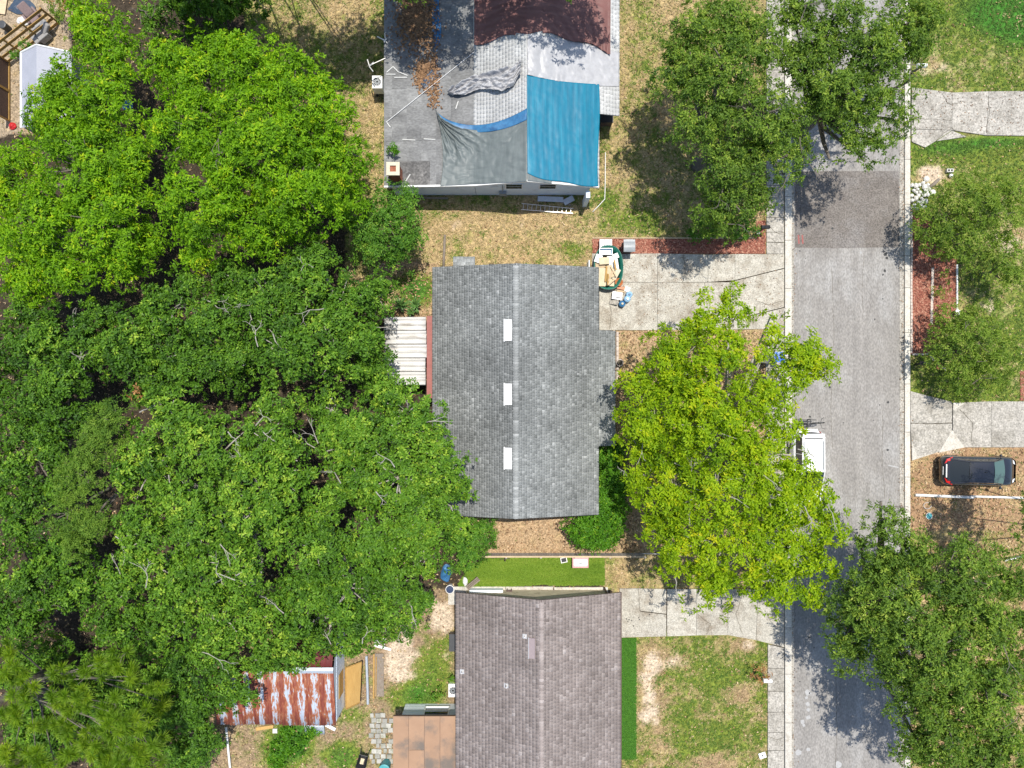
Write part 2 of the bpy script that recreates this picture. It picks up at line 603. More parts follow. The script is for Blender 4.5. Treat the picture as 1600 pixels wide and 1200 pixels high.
M['white_plastic'] = plain('white_plastic', (0.78, 0.77, 0.74), 0.4, noise=0.05)
M['pink_plastic'] = plain('pink_plastic', (0.55, 0.3, 0.3), 0.5)
M['green_plastic'] = plain('dark_green_plastic', (0.015, 0.14, 0.1), 0.45)
M['blue_plastic'] = plain('blue_plastic', (0.015, 0.12, 0.55), 0.4)
M['pale_blue'] = plain('pale_blue_plastic', (0.3, 0.5, 0.68), 0.35)
M['navy'] = plain('navy_cover', (0.012, 0.03, 0.085), 0.5)
M['teal'] = plain('teal_plastic', (0.06, 0.3, 0.32), 0.5)
M['orange'] = plain('rust_orange_plastic', (0.45, 0.14, 0.04), 0.5)
M['alu'] = plain('aluminium', (0.62, 0.6, 0.57), 0.4, metal=0.5)
M['pvc'] = surf('white_pvc', (0.75, 0.74, 0.7), (0.68, 0.67, 0.63), scale=6, rough=0.45)
M['fabric_mauve'] = plain('mauve_fabric', (0.2, 0.145, 0.14), 0.9)
M['fabric_grey'] = plain('grey_fabric', (0.27, 0.26, 0.25), 0.9)
M['dark_cloth'] = plain('dark_blue_sheet', (0.035, 0.055, 0.085), 0.45)
M['red'] = plain('red_plastic', (0.5, 0.02, 0.02), 0.4)
M['shed_roof'] = surf('grey_white_roof', (0.33, 0.34, 0.385), (0.29, 0.3, 0.34), scale=2, rough=0.6)
M['steel_dark'] = plain('dark_steel', (0.06, 0.06, 0.06), 0.5, metal=0.5)
M['road_red'] = plain('red_marking_paint', (0.3, 0.1, 0.09), 0.9)
M['road_white'] = plain('worn_white_paint', (0.36, 0.355, 0.345), 0.9)
M['bark'] = surf('grey_bark', (0.2, 0.175, 0.145), (0.11, 0.095, 0.075), scale=8, rough=0.95, bump=0.4)
M['bark_pale'] = surf('pale_bark', (0.42, 0.39, 0.34), (0.28, 0.26, 0.22), scale=8, rough=0.95, bump=0.3)


# rusty corrugated sheet: rust is wear with its own shape, streaking down the sheet
def rust_mat():
    m, nt, out = nodes_of('rusty_sheet')
    L = nt.links.new
    b = nd(nt, 'ShaderNodeBsdfPrincipled', Roughness=0.6)
    L(b.outputs[0], out.inputs[0])
    mp = coords(nt, (7.0, 1.5, 1), False)
    n1 = nd(nt, 'ShaderNodeTexNoise', Scale=1.0, Detail=9.0, Roughness=0.72)
    L(mp.outputs[0], n1.inputs['Vector'])
    mp2 = coords(nt, (1.0, 0.08, 1), False)
    wv = nd(nt, 'ShaderNodeTexWave', Scale=0.4, Distortion=0.8, Detail=2.0)
    L(mp2.outputs[0], wv.inputs['Vector'])
    ad = nd(nt, 'ShaderNodeMath', _operation='MULTIPLY_ADD')
    L(wv.outputs['Fac'], ad.inputs[0])
    ad.inputs[1].default_value = 0.17
    L(n1.outputs['Fac'], ad.inputs[2])
    r = ramp(nt, [(0.51, (0.4, 0.45, 0.52)), (0.54, (0.36, 0.14, 0.06)), (0.66, (0.22, 0.05, 0.026)), (0.85, (0.14, 0.03, 0.022))])
    L(ad.outputs[0], r.inputs[0])
    L(r.outputs[0], b.inputs['Base Color'])
    return m


M['rust'] = rust_mat()


def ground_mat():
    m, nt, out = nodes_of('ground_cover')
    L = nt.links.new
    b = nd(nt, 'ShaderNodeBsdfPrincipled', Roughness=0.95)
    b.inputs['Specular IOR Level'].default_value = 0.15
    L(b.outputs[0], out.inputs[0])
    at = nd(nt, 'ShaderNodeAttribute', _attribute_name='cover')
    tc = nt.nodes.new('ShaderNodeTexCoord')
    colr = at.outputs['Color']
    for s, amp in ((9.0, 0.55), (3.0, 0.25)):
        n1 = nd(nt, 'ShaderNodeTexNoise', Scale=s, Detail=5.0, Roughness=0.7)
        L(tc.outputs['Object'], n1.inputs['Vector'])
        mr = nd(nt, 'ShaderNodeMapRange')
        mr.inputs['From Min'].default_value = 0.32
        mr.inputs['From Max'].default_value = 0.68
        mr.inputs['To Min'].default_value = 1 - amp
        mr.inputs['To Max'].default_value = 1 + amp
        L(n1.outputs['Fac'], mr.inputs['Value'])
        mx = nd(nt, 'ShaderNodeVectorMath', _operation='SCALE')
        L(colr, mx.inputs[0])
        L(mr.outputs[0], mx.inputs['Scale'])
        colr = mx.outputs[0]
    L(colr, b.inputs['Base Color'])
    n4 = nd(nt, 'ShaderNodeTexNoise', Scale=14.0, Detail=5.0)
    L(tc.outputs['Object'], n4.inputs['Vector'])
    bp = nd(nt, 'ShaderNodeBump', Strength=0.7, Distance=0.08)
    L(n4.outputs['Fac'], bp.inputs['Height'])
    L(bp.outputs[0], b.inputs['Normal'])
    return m


M['ground'] = ground_mat()
M['litter'] = tint_mat('dry_leaves', [(0, (0.11, 0.06, 0.03)), (0.4, (0.29, 0.165, 0.085)), (0.75, (0.45, 0.29, 0.155)), (1, (0.58, 0.44, 0.28))], noise=0.0)
M['grass'] = tint_mat('grass_blades', [(0, (0.045, 0.105, 0.014)), (0.35, (0.115, 0.19, 0.022)), (0.5, (0.2, 0.215, 0.05)), (0.65, (0.34, 0.255, 0.115)), (1, (0.54, 0.42, 0.23))], noise=0.0, rough=0.7)
M['turf'] = tint_mat('turf_blades', [(0, (0.025, 0.1, 0.008)), (1, (0.075, 0.21, 0.015))], noise=0.0, rough=0.7)
M['lawn_green'] = tint_mat('lawn_blades', [(0, (0.08, 0.16, 0.01)), (0.6, (0.15, 0.245, 0.018)), (1, (0.25, 0.3, 0.05))], noise=0.0, rough=0.7)
M['turf_base'] = surf('turf_backing', (0.045, 0.14, 0.012), (0.03, 0.1, 0.008), scale=20, rough=0.9, stretch=(1, 6, 1))
M['lawn_base'] = surf('lawn_soil', (0.13, 0.2, 0.02), (0.08, 0.14, 0.012), scale=1.2, rough=0.95, speck=0.3, stretch=(0.5, 2.2, 1))


# ------------------------------------------------------------------ ground: one sheet, its cover painted per zone
# zone: polygon in photo pixels, green share, straw share, bare colour, grass density, litter density, noise seed
SAND = (0.5, 0.4, 0.29)
DIRT = (0.2, 0.145, 0.09)
STRAWSOIL = (0.3, 0.21, 0.105)
LITTERSOIL = (0.36, 0.25, 0.145)
REDSOIL = (0.31, 0.195, 0.11)
ZONES = [
    ([(-200, -300), (610, -300), (610, 430), (-200, 430)], 0.12, 0.03, (0.05, 0.038, 0.026), 6, 5),  # soil colour darkened to carry the shade under the dense crowns
    ([(-100, -200), (112, -200), (112, 210), (-100, 210)], 0.12, 0.2, (0.32, 0.25, 0.17), 12, 4),
    ([(380, -200), (612, -200), (612, 470), (540, 470), (540, 200), (380, 90)], 0.5, 0.5, STRAWSOIL, 75, 5),
    ([(590, 290), (1240, 290), (1240, 415), (590, 415)], 0.42, 0.55, STRAWSOIL, 75, 6),
    ([(935, -200), (1240, -200), (1240, 372), (935, 372)], 0.46, 0.5, STRAWSOIL, 75, 6),
    ([(590, 410), (690, 410), (690, 500), (590, 500)], 0.3, 0.1, LITTERSOIL, 35, 50),
    ([(730, 790), (1000, 790), (1000, 866), (730, 866)], 0.03, 0.1, LITTERSOIL, 10, 110),
    ([(940, 505), (1232, 505), (1232, 866), (940, 866)], 0.26, 0.25, LITTERSOIL, 40, 45),
    ([(940, 866), (1232, 866), (1232, 922), (940, 922)], 0.42, 0.45, STRAWSOIL, 70, 10),
    ([(960, 985), (1204, 985), (1204, 1500), (960, 1500)], 0.54, 0.28, (0.27, 0.19, 0.105), 75, 4),
    ([(300, 920), (720, 920), (720, 1500), (300, 1500)], 0.36, 0.12, (0.26, 0.185, 0.115), 45, 8),
    ([(1418, -200), (2000, -200), (2000, 145), (1418, 145)], 0.68, 0.34, (0.4, 0.35, 0.18), 75, 3),
    ([(1418, 205), (2000, 205), (2000, 632), (1418, 632)], 0.66, 0.3, (0.4, 0.35, 0.18), 75, 3),
    ([(1418, 690), (2000, 690), (2000, 830), (1418, 830)], 0.22, 0.25, REDSOIL, 45, 28),
    ([(1418, 830), (2000, 830), (2000, 1500), (1418, 1500)], 0.4, 0.36, (0.3, 0.2, 0.1), 55, 14),
]
# lush or bare blobs: x, y, rx, ry, change of green share, change of sand share
BLOBS = [
    (1590, 25, 85, 45, 0.9, 0), (1540, 190, 90, 30, 0, 0), (1480, 230, 60, 14, 0.45, 0), (1560, 222, 50, 10, 0.5, 0),
    (650, 452, 32, 26, 0.9, 0), (665, 1062, 38, 45, 0.55, 0), (640, 1090, 30, 22, 0.5, 0), (445, 1168, 34, 36, 0.8, 0), (468, 1150, 22, 30, 0.7, 0),
    (535, 1185, 30, 26, 0.7, 0), (560, 1115, 26, 14, 0.3, 0), (690, 1010, 26, 30, 0.25, 0.2), (628, 1030, 30, 50, -0.3, 0.7), (690, 960, 26, 30, -0.2, 0.6),
    (1015, 1100, 26, 90, -0.25, 0.45), (1040, 1030, 34, 20, -0.2, 0.4), (1130, 1060, 45, 30, 0.25, 0), (1110, 1150, 60, 40, 0.15, 0), (1105, 1195, 40, 16, -0.4, 0.25),
    (1165, 1010, 20, 10, -0.3, 0.6), (1150, 1080, 30, 20, -0.25, 0.1), (1455, 275, 28, 16, -0.4, 0.6), (1570, 380, 40, 26, -0.4, 0.5), (1530, 480, 45, 40, -0.1, 0.3),
    (1560, 520, 40, 40, 0.1, 0), (800, 345, 70, 14, -0.2, 0.15), (900, 390, 40, 14, 0.25, 0), (700, 355, 30, 14, -0.2, 0.3), (995, 345, 40, 18, 0.35, 0), (950, 310, 20, 16, 0.4, 0),
    (1480, 705, 40, 6, 0.0, 0.5), (1560, 690, 50, 14, 0.2, 0.1), (1450, 100, 22, 30, -0.3, 0.3), (1530, 60, 40, 25, -0.2, 0.25), (1505, 105, 60, 12, -0.1, 0.2),
    (520, 30, 34, 40, -0.2, 0.15), (500, 120, 40, 40, 0.1, 0), (570, 180, 20, 60, -0.1, 0.1),
]


def cover(px, py):
    px = np.asarray(px, float)
    py = np.asarray(py, float)
    wob = 7 * (fbm(px / 14, py / 14, 5) - 0.5)
    wob2 = 7 * (fbm(px / 14, py / 14, 8) - 0.5)
    x, y = px + wob * 2, py + wob2 * 2
    n = px.shape
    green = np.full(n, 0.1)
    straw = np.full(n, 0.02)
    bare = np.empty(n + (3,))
    bare[...] = (0.05, 0.038, 0.026)  # default soil: tree shade painted into its near-black brown
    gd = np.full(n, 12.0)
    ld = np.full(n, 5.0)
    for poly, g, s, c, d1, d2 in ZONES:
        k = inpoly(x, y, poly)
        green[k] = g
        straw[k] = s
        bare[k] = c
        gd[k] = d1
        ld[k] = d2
    sand = np.zeros(n)
    for bx, by, rx, ry, dg, ds in BLOBS:
        q = np.exp(-(((px - bx) / rx) ** 2 + ((py - by) / ry) ** 2) ** 1.5)
        green = green + dg * q
        sand = sand + ds * q
    f1 = 0.55 * fbm(px / 30, py / 30, 1, 5) + 0.45 * fbm(px / 6, py / 6, 21, 3)
    f2 = fbm(px / 18, py / 18, 2, 5)
    f3 = fbm(px / 20, py / 20, 4, 5)
    sm = lambda t: np.clip(t, 0, 1)
    wg = sm((green - f1) * 3.2 + 0.5)
    ws = sm((straw + 0.12 - f2) * 4 + 0.5)
    wsand = sm((sand - f3 + 0.15) * 5)
    return green, wg, ws, wsand, bare, gd, ld


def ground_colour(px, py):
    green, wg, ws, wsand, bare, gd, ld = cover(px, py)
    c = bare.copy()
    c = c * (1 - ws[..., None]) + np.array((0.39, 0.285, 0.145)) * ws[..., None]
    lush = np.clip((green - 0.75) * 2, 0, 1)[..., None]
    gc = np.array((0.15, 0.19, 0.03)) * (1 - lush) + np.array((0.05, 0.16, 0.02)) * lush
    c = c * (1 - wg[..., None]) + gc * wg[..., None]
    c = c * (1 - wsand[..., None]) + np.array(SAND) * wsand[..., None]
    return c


def axis_coords(lo, hi, step, far):
    mid = np.arange(lo, hi + step / 2, step)
    ext = np.geomspace(step, far, 18)
    return np.concatenate([lo - ext[::-1], mid, hi + ext])


gx = axis_coords(-36, 36, 0.2, 420)
gy = axis_coords(-28, 28, 0.2, 420)
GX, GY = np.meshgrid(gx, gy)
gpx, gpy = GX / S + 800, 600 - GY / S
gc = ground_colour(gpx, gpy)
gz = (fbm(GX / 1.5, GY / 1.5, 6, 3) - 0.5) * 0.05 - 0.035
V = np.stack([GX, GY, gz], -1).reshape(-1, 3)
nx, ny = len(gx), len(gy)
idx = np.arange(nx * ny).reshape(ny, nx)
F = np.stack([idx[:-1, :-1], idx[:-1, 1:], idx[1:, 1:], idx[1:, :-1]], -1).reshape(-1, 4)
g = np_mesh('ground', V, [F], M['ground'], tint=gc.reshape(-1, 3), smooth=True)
g['kind'] = 'structure'


# ------------------------------------------------------------------ streets and paving
YTOP, YBOT = W(0, -420).y, W(0, 1620).y


def sheet(name, polypx, z, mat, thick=0.02):
    mb = MB()
    poly = [tuple(W(x, y, 0).xy) for x, y in polypx]
    mb.prism(poly, z - thick, z)
    o = mb.build(name, mat)
    o['kind'] = 'structure'
    return o


KEEP = []          # photo polygons where no grass or litter grows


def sub_prism(parent, name, poly, z0, z1, mat):
    mb = MB()
    mb.prism([tuple(W(x, y, 0).xy) for x, y in poly], z0, z1)
    return mb.build(name, mat, parent)


def shrink(poly, d):
    """inset a convex photo polygon by d pixels"""
    cx = sum(p[0] for p in poly) / len(poly)
    cy = sum(p[1] for p in poly) / len(poly)
    n = len(poly)
    a = sum(poly[i][0] * poly[(i + 1) % n][1] - poly[(i + 1) % n][0] * poly[i][1] for i in range(n))
    sg = 1 if a > 0 else -1
    out = []
    for i in range(n):
        p0, p1, p2 = Vector(poly[i - 1]), Vector(poly[i]), Vector(poly[(i + 1) % n])
        e1, e2 = (p1 - p0).normalized(), (p2 - p1).normalized()
        n1, n2 = Vector((-e1.y, e1.x)) * sg, Vector((-e2.y, e2.x)) * sg
        b = (n1 + n2)
        if b.length < 1e-5:
            b = n1
        b.normalize()
        k = d / max(0.35, b.dot(n1))
        q = p1 + b * k
        out.append((q.x, q.y))
    return out


road = sheet('road', [(1239, -420), (1408, -420), (1408, 1620), (1239, 1620)], 0.02, M['asphalt'], 0.06)
patch = sheet('road_patch', [(1242, 268), (1404, 267), (1405, 386), (1300, 388), (1242, 387)], 0.026, M['asphalt_patch'], 0.02)
KEEP.append([(1226, -420), (1421, -420), (1421, 1620), (1226, 1620)])


def slab_run(name, x0, x1, ys, z0, z1, mat, gap=0.5):
    s = structure(name)
    for a, b in zip(ys[:-1], ys[1:]):
        sub_prism(s, 'slab', [(x0, a + gap), (x1, a + gap), (x1, b - gap), (x0, b - gap)], z0, z1 + rnd.uniform(-0.004, 0.004), mat)
    return s


kj = [-420, -300, -180, -60, 25, 95, 166, 240, 308, 376, 451, 530, 606, 682, 756, 834, 910, 980, 1052, 1128, 1204, 1320, 1440, 1620]
slab_run('gutter', 1236, 1240, kj, -0.05, 0.028, M['concrete_old'], 0.15)
slab_run('kerb', 1225.6, 1235.8, kj, -0.1, 0.13, M['concrete_pale'], 0.35)
kj2 = [-420, -300, -190, -70, 40, 110, 180, 250, 320, 400, 450, 520, 600, 675, 745, 820, 900, 980, 1052, 1128, 1204, 1320, 1440, 1620]
slab_run('gutter', 1405.5, 1412, kj2, -0.05, 0.03, M['concrete_old'], 0.2)
slab_run('kerb', 1412.3, 1420.5, kj2, -0.1, 0.13, M['concrete_pale'], 0.35)
# joint soil strip in both kerbs is the ground itself

# sidewalk on the near side: slabs one by one
sw = structure('sidewalk')
for a, b in [(-300, -230), (-230, -160), (-160, -90), (-90, -20), (-20, 50), (50, 110), (110, 170), (170, 230), (230, 290), (290, 340), (340, 363), (363, 379), (379, 397)]:
    sub_prism(sw, 'slab', shrink([(1197, a), (1225, a), (1225, b), (1197, b)], 0.4), -0.06, 0.06 + rnd.uniform(-0.004, 0.004), M['concrete_old'])
for a, b in [(515, 545), (545, 575), (575, 607), (607, 640), (640, 672), (672, 704), (704, 736), (736, 768), (768, 800), (800, 832), (832, 864), (864, 894), (894, 917)]:
    sub_prism(sw, 'slab', shrink([(1196, a), (1225, a), (1225, b), (1196, b)], 0.4), -0.06, 0.06 + rnd.uniform(-0.006, 0.006), M['concrete_old'])
ys = [1006, 1044, 1080, 1112, 1144, 1172, 1203, 1236, 1270, 1310, 1360]
for i, (a, b) in enumerate(zip(ys[:-1], ys[1:])):
    p = [(1199, a), (1225, a + (6 if i == 0 else 0)), (1225, b), (1199, b)]
    sub_prism(sw, 'slab', shrink(p, 0.4), -0.06, 0.06 + rnd.uniform(-0.004, 0.004), M['concrete_old'])
KEEP.append([(1197, -300), (1227, -300), (1227, 400), (1197, 400)])
KEEP.append([(1196, 512), (1227, 512), (1227, 920), (1196, 920)])
KEEP.append([(1200, 1000), (1227, 1000), (1227, 1400), (1200, 1400)])


def driveway(polys, mat, whole, gap=0.22):
    d = structure('driveway')
    for p in polys:
        sub_prism(d, 'slab', shrink(p, gap), -0.08, 0.055 + rnd.uniform(-0.004, 0.004), mat)
    KEEP.append(whole)
    return d


# driveway of the grey house
driveway([
    [(968, 397), (1027, 396), (1027, 441.5), (968, 441)], [(1027, 396), (1106, 398), (1106, 441), (1027, 441.5)],
    [(1106, 398), (1148, 397), (1148, 438), (1106, 441)], [(1148, 397), (1225, 397), (1225, 419), (1148, 438)],
    [(936, 441), (1027, 441.5), (1027, 516), (936, 516)], [(1027, 441.5), (1148, 441), (1140, 515), (1027, 516)],
    [(1148, 439), (1225, 420), (1225, 480), (1142, 500)], [(1142, 501), (1225, 481), (1225, 514), (1141, 515)],
    [(925, 396), (967, 397), (967, 440), (925, 440)],
], M['concrete'], [(925, 395), (1226, 396), (1226, 516), (935, 516)])
# driveway of the brown house
driveway([
    [(968, 919), (997, 919), (1000, 955), (1041, 960), (1041, 994), (968, 996)], [(997, 919), (1041, 920), (1041, 959), (1000, 954)],
    [(1042, 920), (1088, 920), (1088, 992.5), (1042, 994)], [(1088, 920), (1137, 920), (1137, 992), (1088, 992.5)],
    [(1137, 920), (1184, 920), (1181, 1000), (1137, 992)], [(1184, 919), (1225, 919), (1225, 1011), (1181, 1000)],
], M['concrete'], [(960, 918), (1226, 918), (1226, 1012), (1198, 1004), (1137, 994), (960, 997)])
# driveways across the street
driveway([
    [(1424, 137), (1487, 145), (1487, 204), (1423, 202)], [(1423, 202.5), (1487, 204), (1455, 225), (1445, 231), (1424, 222)],
    [(1487, 145), (1544, 143), (1541, 212), (1487, 204)], [(1544, 143), (1640, 142), (1640, 213), (1541, 212)],
    [(1640, 142), (1760, 142), (1760, 213), (1640, 213)], [(1487, 204.5), (1510, 214), (1462, 221)],
], M['concrete_old'], [(1420, 136), (1480, 144), (1800, 142), (1800, 214), (1470, 218), (1445, 232), (1420, 224)])
driveway([
    [(1422, 611), (1487, 628), (1487, 661), (1422, 661)], [(1422, 661.5), (1487, 661.5), (1487, 699), (1424, 720)],
    [(1488, 629), (1548, 627), (1548, 699), (1488, 699)], [(1548, 627), (1640, 627), (1640, 699), (1548, 699)],
    [(1640, 627), (1760, 627), (1760, 699), (1640, 699)],
], M['concrete_old'], [(1420, 610), (1487, 627), (1800, 626), (1800, 701), (1487, 702), (1420, 723)])
# smooth mortar corners repaired on the driveway across the street
for poly in ([(1487, 672), (1506, 699), (1466, 707)], [(1424, 690), (1432, 712), (1442, 712), (1425, 719)], [(1489, 629.5), (1507, 630), (1489, 641)]):
    sheet('concrete_repair', poly, 0.064, M['concrete_pale'], 0.02)

# red mulch beds
mb1 = sheet('mulch_bed', [(926, 372), (1196, 373), (1197, 345), (1186, 340), (1180, 372), (1100, 374), (927, 374), (926, 396), (1196, 396.5), (1196, 372)], 0.01, M['mulch'], 0.04)
bpy.data.objects.remove(mb1)
mb1 = sheet('mulch_bed', [(926, 373), (1178, 373), (1182, 346), (1196, 344), (1196, 396.5), (926, 396)], 0.02, M['mulch'], 0.06)
mb2 = sheet('mulch_bed', [(1422, 328), (1440, 322), (1494, 400), (1494, 486), (1470, 520), (1452, 552), (1480, 577), (1465, 577), (1448, 556), (1422, 553)], 0.02, M['mulch'], 0.06)
mb3 = sheet('mulch_bed', [(1594, 580), (1660, 575), (1660, 626), (1594, 626)], 0.02, M['mulch'], 0.06)
BEDS = [[(926, 373), (1178, 373), (1182, 346), (1196, 344), (1196, 396), (926, 396)], [(1424, 328), (1440, 322), (1493, 400), (1493, 486), (1470, 520), (1450, 552), (1424, 553)]]
KEEP += BEDS
# lawns
turf = sheet('artificial_turf', [(968, 997), (994, 997), (994, 1186), (968, 1186)], 0.015, M['turf_base'], 0.04)
TURF = [(968, 997), (994, 997), (994, 1186), (968, 1186)]
KEEP.append(TURF)
LAWN = [(716, 912), (735, 884), (760, 873), (800, 871), (880, 871), (944, 872), (945, 914), (870, 915), (850, 913), (800, 916), (716, 917)]
lawn = sheet('lawn', LAWN, 0.012, M['lawn_base'], 0.04)
KEEP.append(LAWN)
# patio along the north wall of the brown house
pat = structure('patio')
for p in ([(700, 916), (790, 916), (790, 945), (700, 945)], [(790, 916), (865, 916), (865, 945), (790, 945)], [(865, 917), (950, 917), (950, 945), (865, 945)]):
    sub_prism(pat, 'slab', shrink(p, 0.4), -0.05, 0.04, M['concrete_pale'])
KEEP.append([(700, 917), (955, 917), (955, 950), (700, 950)])
# house footprints
KEEP += [[(610, -300), (960, -300), (935, 300), (610, 300)], [(685, 425), (955, 425), (955, 795), (685, 795)], [(725, 925), (955, 925), (955, 1500), (725, 1500)]]

# worn road marks
mk = MB()
for x in (1248, 1254):
    mk.obox(W(x, 374, 0.031), (0.09, 0.55, 0.004), R(4))
o = mk.build('road_marking', M['road_red'])
o['kind'] = 'structure'
mk = MB()
for a, b in (((1388, 727), (1397, 729)), ((1397, 729), (1404, 730.5))):
    p, q = W(*a, 0.024), W(*b, 0.024)
    d = q - p
    mk.obox((p + q) / 2, (d.length, 0.08, 0.004), math.atan2(d.y, d.x))
o = mk.build('road_marking', M['road_white'])
o['kind'] = 'structure'


# ------------------------------------------------------------------ loose cover: grass, leaves, mulch chips (stuff)
def keep_mask(px, py):
    k = np.ones(px.shape, bool)
    for p in KEEP:
        k &= ~inpoly(px, py, p)
    return k


def tufts(name, X, Y, tint, mat, size, blades=5, wid=0.022, z=0.0, lean=0.8, gen=rng):
    n = len(X)
    az = gen.random((n, blades)) * 2 * np.pi
    ln = size * (0.6 + 0.8 * gen.random((n, blades)))
    up = 1 - lean * gen.random((n, blades))
    dx, dy = np.cos(az), np.sin(az)
    P = np.stack([X[:, None] + dx * 0.02, Y[:, None] + dy * 0.02, np.full((n, blades), z)], -1)
    T = P + np.stack([dx * ln * (1 - up * 0.5), dy * ln * (1 - up * 0.5), ln * up * 0.75], -1)
    w = np.stack([-dy, dx, np.zeros_like(dx)], -1) * wid
    V = np.stack([P - w, P + w, T], 2).reshape(-1, 3)
    F = np.arange(len(V)).reshape(-1, 3)
    tt = np.repeat(np.clip(tint[:, None] + (gen.random((n, blades)) - 0.5) * 0.16, 0, 1).ravel(), 3)
    o = np_mesh(name, V, [F], mat, tint=tt)
    o['kind'] = 'stuff'
    return o


def litter(name, X, Y, mat, size=0.07, z=0.02, tint=None, asp=0.5, gen=rng):
    n = len(X)
    az = gen.random(n) * 2 * np.pi
    ln = size * (0.5 + gen.random(n))
    dx, dy = np.cos(az) * ln, np.sin(az) * ln
    wx, wy = -dy * asp, dx * asp
    zz = lambda s: z + s * gen.random(n)
    A = np.stack([X - dx, Y - dy, zz(0.03)], -1)
    B = np.stack([X + wx, Y + wy, zz(0.04)], -1)
    C = np.stack([X + dx, Y + dy, zz(0.05)], -1)
    D = np.stack([X - wx, Y - wy, zz(0.04)], -1)
    V = np.stack([A, D, C, B], 1).reshape(-1, 3)
    i = np.arange(n) * 4
    F = np.stack([i, i + 1, i + 2, i, i + 2, i + 3], -1).reshape(-1, 3)
    t = gen.random(n) if tint is None else tint
    o = np_mesh(name, V, [F], mat, tint=np.repeat(t, 4))
    o['kind'] = 'stuff'
    return o


N = 420000
X = (rng.random(N) - 0.5) * 68
Y = (rng.random(N) - 0.5) * 52
px, py = X / S + 800, 600 - Y / S
green, wg, ws, wsand, bare, gd, ld = cover(px, py)
kp = keep_mask(px, py)
dens = N / (68 * 52)
u = rng.random(N)
sel = kp & (u < gd / dens * (0.35 + 0.65 * np.maximum(wg, ws * 0.8)) * (1 - 0.85 * wsand))
isg = rng.random(N) < np.clip(wg * 0.9 + 0.1 * (ws < 0.5), 0, 1)
t = np.where(isg, 0.05 + 0.4 * rng.random(N) ** 0.8, 0.58 + 0.42 * rng.random(N))
lush = green > 0.85
t = np.where(lush & isg, rng.random(N) * 0.22, t)
tufts('grass', X[sel], Y[sel], t[sel], M['grass'], 0.12, 4, 0.021)
N = 160000
X = (rng.random(N) - 0.5) * 68
Y = (rng.random(N) - 0.5) * 52
px, py = X / S + 800, 600 - Y / S
green, wg, ws, wsand, bare, gd, ld = cover(px, py)
kp = keep_mask(px, py)
dens = N / (68 * 52)
ok = rng.random(N) < ld / dens
litter('fallen_leaves', X[kp & ok], Y[kp & ok], M['litter'], 0.06)
# a few leaves blown along kerbs, drives and gutters
n = 1500
lx = np.concatenate([rng.normal(1413, 5, n), rng.normal(1236, 4, n // 2), rng.uniform(960, 1225, n // 4), rng.uniform(1424, 1600, n // 5)])
ly = np.concatenate([rng.uniform(-20, 1220, n), rng.uniform(-20, 1220, n // 2), rng.uniform(398, 515, n // 4), rng.uniform(140, 215, n // 5)])
litter('fallen_leaves', (lx - 800) * S, (600 - ly) * S, M['litter'], 0.035, z=0.075, tint=rng.random(len(lx)) * 0.5)
# mulch chips
cx, cy = [], []
for bed, n in zip(BEDS, (5200, 6800)):
    bx = rng.uniform(min(p[0] for p in bed), max(p[0] for p in bed), n)
    by = rng.uniform(min(p[1] for p in bed), max(p[1] for p in bed), n)
    k = inpoly(bx, by, bed)
    cx.append(bx[k])
    cy.append(by[k])
cx, cy = np.concatenate(cx), np.concatenate(cy)
litter('mulch_chips', (cx - 800) * S, (600 - cy) * S, M['mulch_chip'], 0.07, z=0.025, asp=0.4)
# lawn and turf blades


def fill(poly, n):
    bx = rng.uniform(min(p[0] for p in poly), max(p[0] for p in poly), n)
    by = rng.uniform(min(p[1] for p in poly), max(p[1] for p in poly), n)
    k = inpoly(bx, by, poly)
    return (bx[k] - 800) * S, (600 - by[k]) * S


X, Y = fill(LAWN, 9000)
tufts('grass', X, Y, np.clip(fbm(X * 0.5, Y * 2.2, 9) * 0.9 + rng.normal(0, 0.12, len(X)), 0, 1), M['lawn_green'], 0.08, 4, 0.02, z=0.012)
X, Y = fill(TURF, 7000)
tufts('turf_blades', X, Y, rng.random(len(X)), M['turf'], 0.05, 4, 0.018, z=0.015)


